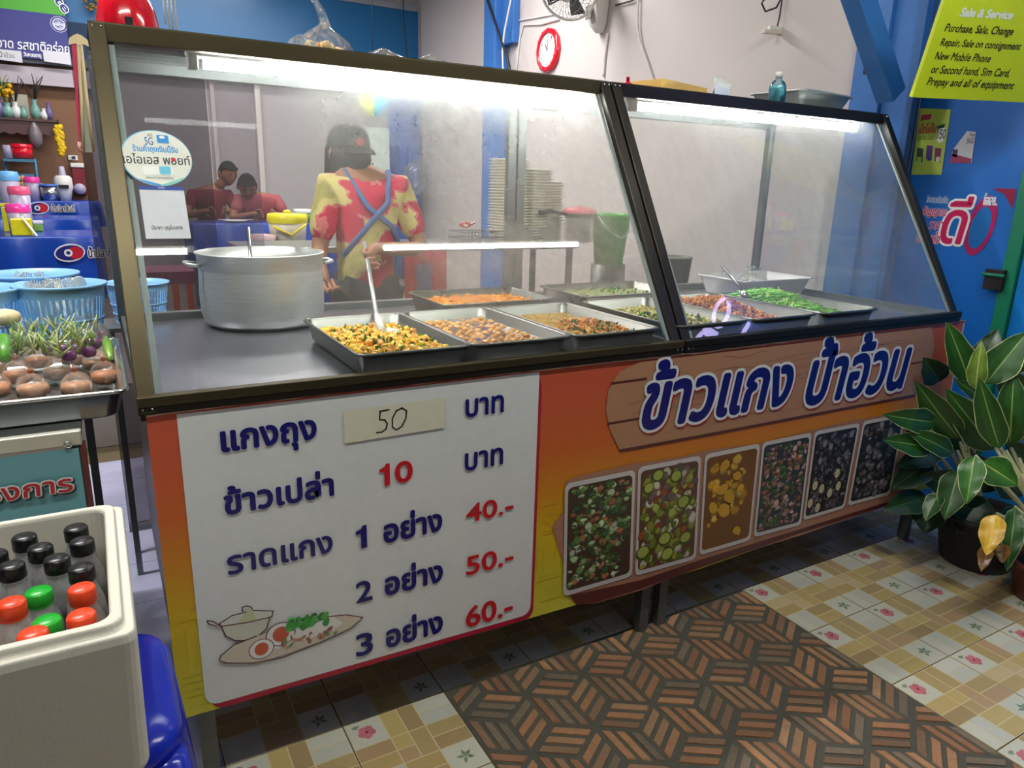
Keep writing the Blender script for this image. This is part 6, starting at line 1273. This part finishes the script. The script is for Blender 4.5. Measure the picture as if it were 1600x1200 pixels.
for u, v, l in ((131, 536, 'upper left of the cluster of eggplants'), (149, 537, 'in the middle of the eggplant cluster'), (162, 524, 'at the top right of the cluster'), (139, 550, 'below the middle of the cluster'), (121, 546, 'darkest, behind the cluster'), (108, 556, 'low in front of the cluster'), (77, 548, 'at the left of the striped cucumber'), (100, 547, 'between cucumber and cluster')): eggplant(u, v, zv, 'small round purple eggplant ' + l)
cuke((172, 560, .965), (166, 530, .99), .011, C(130, 176, 60), 'pale green cucumber upright at the right end of the vegetables')
cuke((92, 556, .975), (84, 534, 1.0), .012, C(150, 176, 90), 'short pale cucumber with a dark stalk in the middle')
cuke((8, 560, .97), (6, 528, 1.0), .019, C(84, 160, 30), 'bright green cucumber at the left edge of the tray'); cuke((-16, 545, .975), (22, 530, .985), .016, C(60, 120, 30), 'darker cucumber crossing behind the bright green one')
random.seed(12); hb = MB()
for k in range(170):
    a = at(rnd(15, 150), rnd(515, 556), z=rnd(.975, 1.01)); d = Vector((rnd(-.03, .03), rnd(-.01, .02), rnd(.015, .05))); hb.tube([a, a + d * .6, a + d], [.0028, .0024, .001], 4, 0, jit(random.choice([C(190, 206, 130), C(160, 186, 90), C(206, 214, 160), C(110, 150, 60)]), .1))
hb.build('bean_shoots', VEG, None, label='pale green herb stems and shoots bundled behind the eggplants', cat='herbs', kind='stuff')
bun = at(6, 496, z=1.03); MB().blob(bun, (.04, .04, .022), 0, None, None, 18, 9).build('steamed_bun', mat('cream_bun', C(236, 214, 170), .6, 0, .06), label='cream-coloured bun at the left edge behind the tray', cat='bun')
vb = thing('vegetable_bag', 'big crinkled clear bag around the vegetables at the back of the tray', 'bag', (-.2, .42, CZ + .02)); random.seed(14); n = 40
def vring(f, z, cr): return [Vector((-.22 + .178 * f * math.cos(a) * (1 + cr * math.sin(9 * a + z * 70)), .455 + .115 * f * math.sin(a) * (1 + cr * math.cos(7 * a + z * 50)), z + cr * .12 * math.sin(11 * a))) for a in [2 * PI * q / n for q in range(n)]]
MB().rings([vring(.96, CZ + .02, .0), vring(1, CZ + .06, .02), vring(.98, CZ + .09, .04), vring(.94, CZ + .115, .06), vring(.90, CZ + .135, .08)], False, False).build('bag_film', CLEAR, vb)
# blue slotted baskets with forks
def basket(c, r, h, label):
    t = thing('slotted_basket', label, 'basket', tuple(c), 'light blue slotted baskets'); c = Vector(c); n = 32; q = r * .78
    MB().lathe(c, [(q, 0), (q + .002, .012), (q - .003, .012), (q - .005, .004)], n).lathe(c, [(0.001, .002), (q, .003)], n).build('base', BASKETB, t)
    MB().lathe(c, [(r * .955, h * .82), (r * .985, h * .96), (r * 1.05, h * .965), (r * 1.055, h), (r * .97, h), (r * .94, h * .82)], 40).build('rim_band', BASKETB, t)
    mb = MB()
    for k in range(44):
        a = 2 * PI * k / 44; d = Vector((math.cos(a), math.sin(a), 0)); e = Vector((-d.y, d.x, 0)); r0, r1 = q, r * .93; w_ = .0028
        mb.mesh([c + d * r0 - e * w_ + Vector((0, 0, .01)), c + d * r0 + e * w_ + Vector((0, 0, .01)), c + d * r * .957 + e * w_ * 1.4 + Vector((0, 0, h * .83)), c + d * r * .957 - e * w_ * 1.4 + Vector((0, 0, h * .83))], [(0, 1, 2, 3)])
    for zf in (.25, .48): rr_ = q + (r * .93 - q) * zf / .7; mb.lathe(c, [(rr_ + .0015, h * zf - .003), (rr_ + .0025, h * zf + .003), (rr_ - .001, h * zf + .003)], 32)
    mb.build('slotted_wall', BASKETB, t, kind='stuff', sol=.002); return t
bz = CZ + .002; bk_ = []
for u, v, y, l in ((93, 442, .80, 'front blue slotted basket full of white plastic forks and a spoon'), (50, 426, 1.0, 'blue slotted basket standing behind the front one'), (-46, 450, .78, 'blue slotted basket cut off by the left edge')):
    c = at(u, v, y=y); h = c.z - bz; bk_.append((c, h)); basket((c.x, y, bz), .112 if y < .9 else .118, h, l)
c3 = at(214, 440, y=1.30); basket((c3.x, 1.30, .885), .10, c3.z - .885, 'blue slotted basket half hidden behind the bronze left post')
stn = thing('small_stand', 'grey stand under the blue basket behind the left post', 'stand', (c3.x, 1.30, 0)); MB().box(c3.x - .12, c3.x + .12, 1.20, 1.42, .87, .884).build('stand_top', GREYAL, stn)
for sx in (-.1, .1):
    for sy in (1.22, 1.40): MB().box(c3.x + sx - .01, c3.x + sx + .01, sy - .01, sy + .01, FL, .87).build('leg', GREYAL, stn)
fk = thing('plastic_fork', 'white plastic fork standing in the front blue basket', 'fork', (0, 0, 0), 'white plastic forks'); 
MB().beam((0, 0, -.10), (0, 0, -.03), .008, .002, (0, 1, 0)).build('fork_handle', WHITEP, fk); mb = MB(); mb.box(-.011, .011, -.001, .001, -.03, -.008)
for k in range(4): x = -.0095 + k * .0063; mb.box(x - .0016, x + .0016, -.001, .001, -.008, .016)
mb.build('fork_tines', WHITEP, fk); c, h = bk_[0]; random.seed(15); fk.location = (c.x - .06, .80, bz + h - .006); fk.rotation_euler = (.2, .3, .2)
for k in range(26):
    a = rnd(0, 6.28); q = rnd(.0, .065); f2 = dup(fk, (c.x - .02 + q * math.cos(a), .80 + q * math.sin(a), bz + h - rnd(-.002, .02)), 0); f2.rotation_euler = (rnd(-.6, .6), rnd(-.9, .3), rnd(-1, 1))
for k in range(5): a = rnd(0, 6.28); c2, h2 = bk_[1]; f2 = dup(fk, (c2.x - .0 + rnd(-.04, .04), 1.0 + rnd(-.03, .03), bz + h2 - .012), 0, 'white plastic fork in the rear blue basket'); f2.rotation_euler = (rnd(-.6, .6), rnd(-.6, .6), rnd(-1, 1))
sp2 = thing('plastic_spoon', 'white plastic spoon with a round bowl at the right side of the front basket', 'spoon', (c.x + .05, .78, bz + h)); MB().beam((c.x + .045, .79, bz + .03), (c.x + .045, .79, bz + h - .02), .008, .002, (0, 1, 0)).build('spoon_handle', WHITEP, sp2); MB().blob((c.x + .047, .785, bz + h - .002), (.019, .006, .026), 0, None, Euler((.5, .3, 0)).to_matrix(), 14, 8).build('spoon_bowl', WHITEP, sp2)
# red stool and boxes glimpsed behind the tray of the case
rs_ = thing('orange_crate', 'orange and red plastic crate glimpsed low behind the big pot', 'crate', (.17, 2.2, 0)); OC = mat('orange_crate_plastic', C(226, 82, 44), .4)
a_, b_ = at(226, 500, y=2.2), at(262, 425, y=2.2); MB().box(a_.x, b_.x + .12, 2.2, 2.5, b_.z - .06, b_.z).build('crate_rim', mat('purple_crate_rim', C(150, 60, 100), .4), rs_)
for k in range(4): x = a_.x + .01 + k * .062; MB().box(x, x + .028, 2.2, 2.22, .3, b_.z - .06).build('slat', OC, rs_, bevel=.003)
MB().box(a_.x, b_.x + .12, 2.2, 2.5, .27, .3).build('crate_bottom', OC, rs_); MB().box(a_.x + .02, b_.x + .10, 2.22, 2.48, FL, .27).build('crate_foot', BLACK, rs_)

# foam box with drinks, on a blue stool
FX0, FX1, FY0, FY1, FZ0, FZ1 = -.62, -.060, -.652, -.216, .600, .822
fbx = thing('foam_cooler', 'big white foam cooler box full of bottled drinks, bottom left corner', 'cooler', ((FX0 + FX1) / 2, -.45, FZ0)); cx, cy = (FX0 + FX1) / 2, (FY0 + FY1) / 2; w_, d_ = FX1 - FX0, FY1 - FY0
MB().rings([rrect(w_ - .016, d_ - .016, .02, FZ0, cx, cy), rrect(w_ - .008, d_ - .008, .02, FZ0 + .012, cx, cy), rrect(w_, d_, .016, FZ1 - .012, cx, cy), rrect(w_ - .004, d_ - .004, .016, FZ1, cx, cy), rrect(w_ - .026, d_ - .026, .02, FZ1 + .001, cx, cy), rrect(w_ - .030, d_ - .030, .02, FZ1 + .012, cx, cy), rrect(w_ - .056, d_ - .056, .022, FZ1 + .012, cx, cy), rrect(w_ - .060, d_ - .060, .022, FZ1 + .006, cx, cy), rrect(w_ - .072, d_ - .072, .02, FZ0 + .03, cx, cy)], True, True, smooth=False).build('foam_shell', FOAM, fbx, bevel=.003)
MB().rings([rrect(w_ - .074, d_ - .074, .02, FZ0 + .075, cx, cy), rrect(.02, .02, .005, FZ0 + .076, cx, cy)], False, True).build('ice_water', mat('dark_ice_water', C(70, 44, 40), .05, 0, .3, 20, .6, 60, coat=1), fbx)
caps = [(59, 825, 'k'), (122, 815, 'k'), (66, 848, 'k'), (123, 838, 'k'), (97, 862, 'k'), (10, 858, 'k'), (12, 882, 'k'), (134, 878, 'k'), (143, 908, 'o'), (145, 937, 'o'), (45, 932, 'o'), (59, 973, 'o'), (81, 928, 'g'), (91, 964, 'g'), (-30, 900, 'k'), (-20, 950, 'o')]
cz_ = .822; pos = [Vector((*at(u, v, z=cz_ if k != 'g' else .800).xy, 0)) for u, v, k in caps]
for it in range(120):
    for i in range(len(pos)):
        for j in range(i):
            d = pos[i] - pos[j]; l = max(d.length, 1e-4)
            if l < .0575: d = d / l * (.0575 - l) / 2; pos[i] += d; pos[j] -= d
        pos[i].x = min(pos[i].x, FX1 - .064); pos[i].y = min(max(pos[i].y, FY0 + .064), FY1 - .064)
BOTP = film('frosty_bottle_plastic', (.86, .86, .86, 1), .7, .06, .12, (.80, .81, .83, 1), 60, .3, .6, hmin=.42, fk=.5)
CAPC = {'k': (BLACK, C(52, 16, 22), 'black-capped'), 'o': (mat('orange_cap_plastic', C(240, 74, 34), .3), C(226, 150, 50), 'orange-capped'), 'g': (mat('green_cap_plastic', C(30, 178, 50), .3), C(60, 50, 44), 'green-capped')}
wh = ['at the back left', 'at the back right corner', 'second from the back on the left', 'second from the back at the right', 'in the middle of the black-capped ones', 'at the left edge, rear', 'at the left edge, nearer', 'beside the upper orange cap', 'at the right, rear one of two', 'at the right, nearer one of two', 'left of the green caps', 'nearest to the front rim', 'rear one', 'nearer one', 'hidden past the left edge', 'past the left edge, front']
for i, ((u, v, k), p) in enumerate(zip(caps, pos)):
    cm, liq, nm = CAPC[k]; zc = (.822 if k == 'k' else .818 if k == 'o' else .800) - FZ0 - .031; c = Vector((p.x, p.y, FZ0 + .031)); t = thing('drink_bottle', nm + ' plastic drink bottle ' + wh[i] + ' in the foam cooler', 'bottle', tuple(c), 'drink bottles in the foam cooler')
    s = .027; MB().lathe(c, [(s * .9, 0), (s, .006), (s, zc * .5), (s, zc * .62), (s * .93, zc * .71), (s * .74, zc * .79), (.0145, zc * .86), (.0135, zc * .90)], 20, cap0=True).build('bottle_body', BOTP, t)
    MB().lathe(c, [(s * .85, .003), (s * .95, .008), (s * .95, zc * .5), (s * .9, zc * .60), (.001, zc * .605)], 18, cap0=True, col=liq).build('drink', vmat('drink_liquid', .15), t)
    mb = MB(); n = 30; mb.rings([[c + Vector(((r * (1 + (.03 if q % 2 else 0) * (kk in (1, 2)))) * math.cos(2 * PI * q / n), (r * (1 + (.03 if q % 2 else 0) * (kk in (1, 2)))) * math.sin(2 * PI * q / n), z)) for q in range(n)] for kk, (r, z) in enumerate(((.0165, zc * .88), (.0178, zc * .89), (.0176, zc * .985), (.0160, zc), (.002, zc + .0002)))], False, True); mb.build('cap', cm, t)
    MB().lathe(c, [(.0172, zc * .865), (.0178, zc * .875), (.0172, zc * .882)], 20).build('neck_ring', BOTP if k == 'k' else cm, t)
stl = thing('plastic_stool', 'royal blue plastic stool under the foam cooler beside the banner edge', 'stool', (-.17, -.43, 0)); sx0, sy0 = -.185, -.43
MB().rings([rrect(.30, .30, .06, .540, sx0, sy0), rrect(.335, .335, .07, .548, sx0, sy0), rrect(.34, .34, .07, .568, sx0, sy0), rrect(.32, .32, .06, .590, sx0, sy0), rrect(.27, .27, .05, .597, sx0, sy0)]).build('seat', BLUEST, stl)
for sx in (-1, 1):
    for sy in (-1, 1):
        p0 = Vector((sx0 + sx * .135, sy0 + sy * .135, .55)); p1 = Vector((sx0 + sx * .20, sy0 + sy * .20, FL)); MB().tube([p0, p0.lerp(p1, .3), p1], [.036, .034, .024], 12).build('leg', BLUEST, stl)
MB().rings([rrect(.345, .345, .05, .25, sx0, sy0), rrect(.345, .345, .05, .285, sx0, sy0)], False, False).build('stretcher_band', BLUEST, stl, sol=.006)

# ================================================================== PLANTS
def banner_d(u, v): p = at(u, v, y=0); return -(RM.transposed() @ (p - CAM)).z
LEAF = vmat('glossy_leaf', .36, .15, 30, coat=.06, var=.22)
def leaf(t, bpx, tpx, wpx, d, curl=.0, tone=0, roll=0, dt=None, label=None):
    d0 = min(d, banner_d(*bpx) - .06); d1 = min(dt if dt else d - .04, banner_d(*tpx) - .05); b = at(*bpx, d=d0); e = at(*tpx, d=d1); ax = e - b; ln = ax.length; ax.normalize()
    vw = ((b + e) / 2 - CAM).normalized(); sd = ax.cross(vw).normalized(); nn = sd.cross(ax).normalized()
    if nn.dot(vw) > 0: nn = -nn
    sd = (sd * math.cos(roll) + nn * math.sin(roll)).normalized(); nn = sd.cross(ax).normalized()
    if nn.dot(vw) > 0: nn = -nn
    w_ = wpx / F * d / 2 * 1.1; A = [-1, -.95, -.5, -.05, .05, .5, .95, 1]; nS = 12; mb = MB(); n0 = 0; vs = []; ph = rnd(0, 6)
    for i in range(nS + 1):
        s = i / nS; pf = max(.02, math.sin(PI * min(1, s ** .72)) ** .8 if s < 1 else .02); wv = 1 + .05 * math.sin(s * 14 + ph)
        c = b + ax * ln * s + nn * (ln * curl * math.sin(PI * s))
        for a in A: vs.append(c + sd * w_ * a * pf * wv + nn * (abs(a) * w_ * .22 * pf + .004 * math.sin(s * 17 + a * 3 + ph) * abs(a)))
    G = [[C(44, 92, 34), C(36, 80, 30)], [C(28, 62, 28), C(22, 54, 26)], [C(120, 150, 60), C(100, 134, 50)], [C(222, 176, 40), C(206, 160, 36)], [C(120, 84, 40), C(140, 96, 44)], [C(60, 116, 40), C(50, 102, 36)]][tone]
    ED = [C(206, 214, 150), C(90, 120, 70), C(206, 214, 150), C(226, 186, 60), C(110, 76, 40), C(206, 214, 150)][tone]; MR = [C(130, 160, 90), C(60, 96, 50), C(196, 206, 130), C(226, 190, 70), C(120, 90, 50), C(150, 176, 90)][tone]
    m = len(A); mb.v = [tuple(p) for p in vs]
    for i in range(nS):
        for j in range(m - 1):
            col = ED if j in (0, m - 2) else (MR if j == 3 else G[1 if j in (1, 5) else 0]); mb.f.append((i * m + j, i * m + j + 1, (i + 1) * m + j + 1, (i + 1) * m + j)); mb.m.append(0); mb.c.append(col); mb.sm.append(True)
    o = mb.build('leaf', LEAF, t); 
    if label: o['label'] = label
    return b
random.seed(21)
pA = at(1492, 862, z=FL); pA.y = max(-.4, min(pA.y, -.205)); pB = at(1588, 915, z=FL); pB = Vector((max(pB.x, pA.x - .1), min(pB.y, pA.y - .30), FL))
plA = thing('potted_plant', 'large-leaved green plant with pale leaf edges in a black pot, against the banner end', 'plant', (pA.x, pA.y, FL)); plB = thing('potted_plant', 'leafy plant with pale stems, a yellow leaf and a reddish pot, bottom right edge', 'plant', (pB.x, pB.y, FL))
MB().lathe((pA.x, pA.y, FL), [(.125, .0), (.13, .004), (.165, .20), (.175, .205), (.175, .225), (.160, .225), (.155, .19)], 36, cap0=True).build('pot', mat('black_nursery_pot', C(40, 36, 36), .5, 0, .3, 14), plA); MB().lathe((pA.x, pA.y, FL), [(.157, .195), (.0, .2)], 24).build('soil', mat('dark_soil', C(46, 36, 28), .95, 0, .4, 60, .8, 80), plA)
MB().lathe((pB.x, pB.y, FL), [(.105, .0), (.11, .004), (.135, .13), (.142, .135), (.142, .15), (.128, .15), (.125, .12)], 36, cap0=True).build('pot', mat('reddish_brown_pot', C(96, 44, 34), .4, 0, .35, 14), plB); MB().lathe((pB.x, pB.y, FL), [(.127, .125), (.0, .13)], 24).build('soil', mat('dark_soil', C(46, 36, 28), .95, 0, .4, 60, .8, 80), plB)
dA = -(RM.transposed() @ (pA + Vector((0, 0, .5)) - CAM)).z; dB = -(RM.transposed() @ (pB + Vector((0, 0, .5)) - CAM)).z
STM = mat('pale_cream_stem', C(190, 190, 150), .4, 0, .12, 20)
def stem(t, px, pot, d, top=None):
    e = at(*px, d=min(d, banner_d(*px) - .06)); MB().tube([pot + Vector((rnd(-.04, .04), rnd(-.04, .04), .19)), pot.lerp(e, .55) + Vector((0, 0, .10)), e], [.011, .0095, .006], 7).build('stem', STM, t)
for (b, e, w_, k) in (((1454, 720), (1391, 764), 40, 1), ((1448, 778), (1380, 797), 36, 1), ((1452, 782), (1446, 834), 48, 1), ((1468, 596), (1443, 559), 38, 1), ((1535, 776), (1494, 834), 50, 1), ((1522, 594), (1560, 513), 40, 1), ((1470, 700), (1400, 730), 36, 1), ((1530, 705), (1462, 640), 46, 1), ((1562, 765), (1500, 702), 48, 1), ((1595, 775), (1545, 716), 48, 1), ((1605, 650), (1562, 566), 46, 1), ((1602, 806), (1548, 832), 44, 1), ((1505, 765), (1436, 742), 44, 1), ((1620, 740), (1570, 690), 50, 1), ((1540, 800), (1470, 780), 44, 1)):
    leaf(plA, b, e, w_, dA + .05, .04, k, rnd(-.2, .2))
for (b, e, w_, k, pl_c) in (((1516, 600), (1479, 503), 38, 0, 'A'), ((1461, 660), (1380, 648), 36, 0, 'A'), ((1498, 684), (1430, 595), 42, 0, 'A'), ((1456, 700), (1378, 687), 34, 0, 'A'), ((1488, 708), (1415, 672), 30, 0, 'A'), ((1552, 702), (1478, 608), 50, 0, 'A'), ((1498, 736), (1476, 812), 40, 0, 'A'), ((1468, 770), (1445, 814), 24, 0, 'A'),
        ((1540, 600), (1606, 518), 46, 0, 'B'), ((1575, 582), (1612, 543), 30, 0, 'B'), ((1562, 700), (1530, 590), 38, 0, 'B'), ((1578, 694), (1584, 582), 46, 0, 'B'), ((1600, 690), (1640, 590), 46, 0, 'B'), ((1523, 712), (1510, 788), 34, 5, 'B'), ((1534, 722), (1590, 758), 44, 5, 'B'), ((1524, 608), (1534, 533), 26, 2, 'B'),
        ((1586, 793), (1573, 893), 28, 0, 'B'), ((1534, 622), (1490, 592), 20, 0, 'A'), ((1580, 690), (1604, 648), 26, 0, 'B')):
    leaf(plA if pl_c == 'A' else plB, b, e, w_, dA - .06 if pl_c == 'A' else dB - .02, rnd(.03, .08), k, rnd(-.25, .25))
leaf(plB, (1557, 804), (1541, 868), 32, dB - .08, .05, 3, .1, label='bright yellow drooping leaf'); leaf(plB, (1546, 850), (1533, 893), 20, dB - .05, .05, 4, .2, label='dried brown leaf'); leaf(plB, (1568, 850), (1566, 880), 20, dB - .05, .05, 4, .2, label='dried brown leaf')
for px in ((1500, 690), (1506, 694), (1512, 700), (1496, 704), (1520, 698)): stem(plA, px, pA, dA)
for px in ((1556, 700), (1563, 700), (1572, 704), (1580, 700), (1592, 716), (1600, 726), (1598, 742), (1560, 706)): stem(plB, px, pB, dB)
for k in range(4): stem(plA, ((1462, 662), (1458, 700), (1456, 722), (1452, 778))[k], pA, dA + .03)
for px in ((1535, 722), (1524, 712), (1586, 792), (1557, 802)): stem(plB, px, pB, dB)
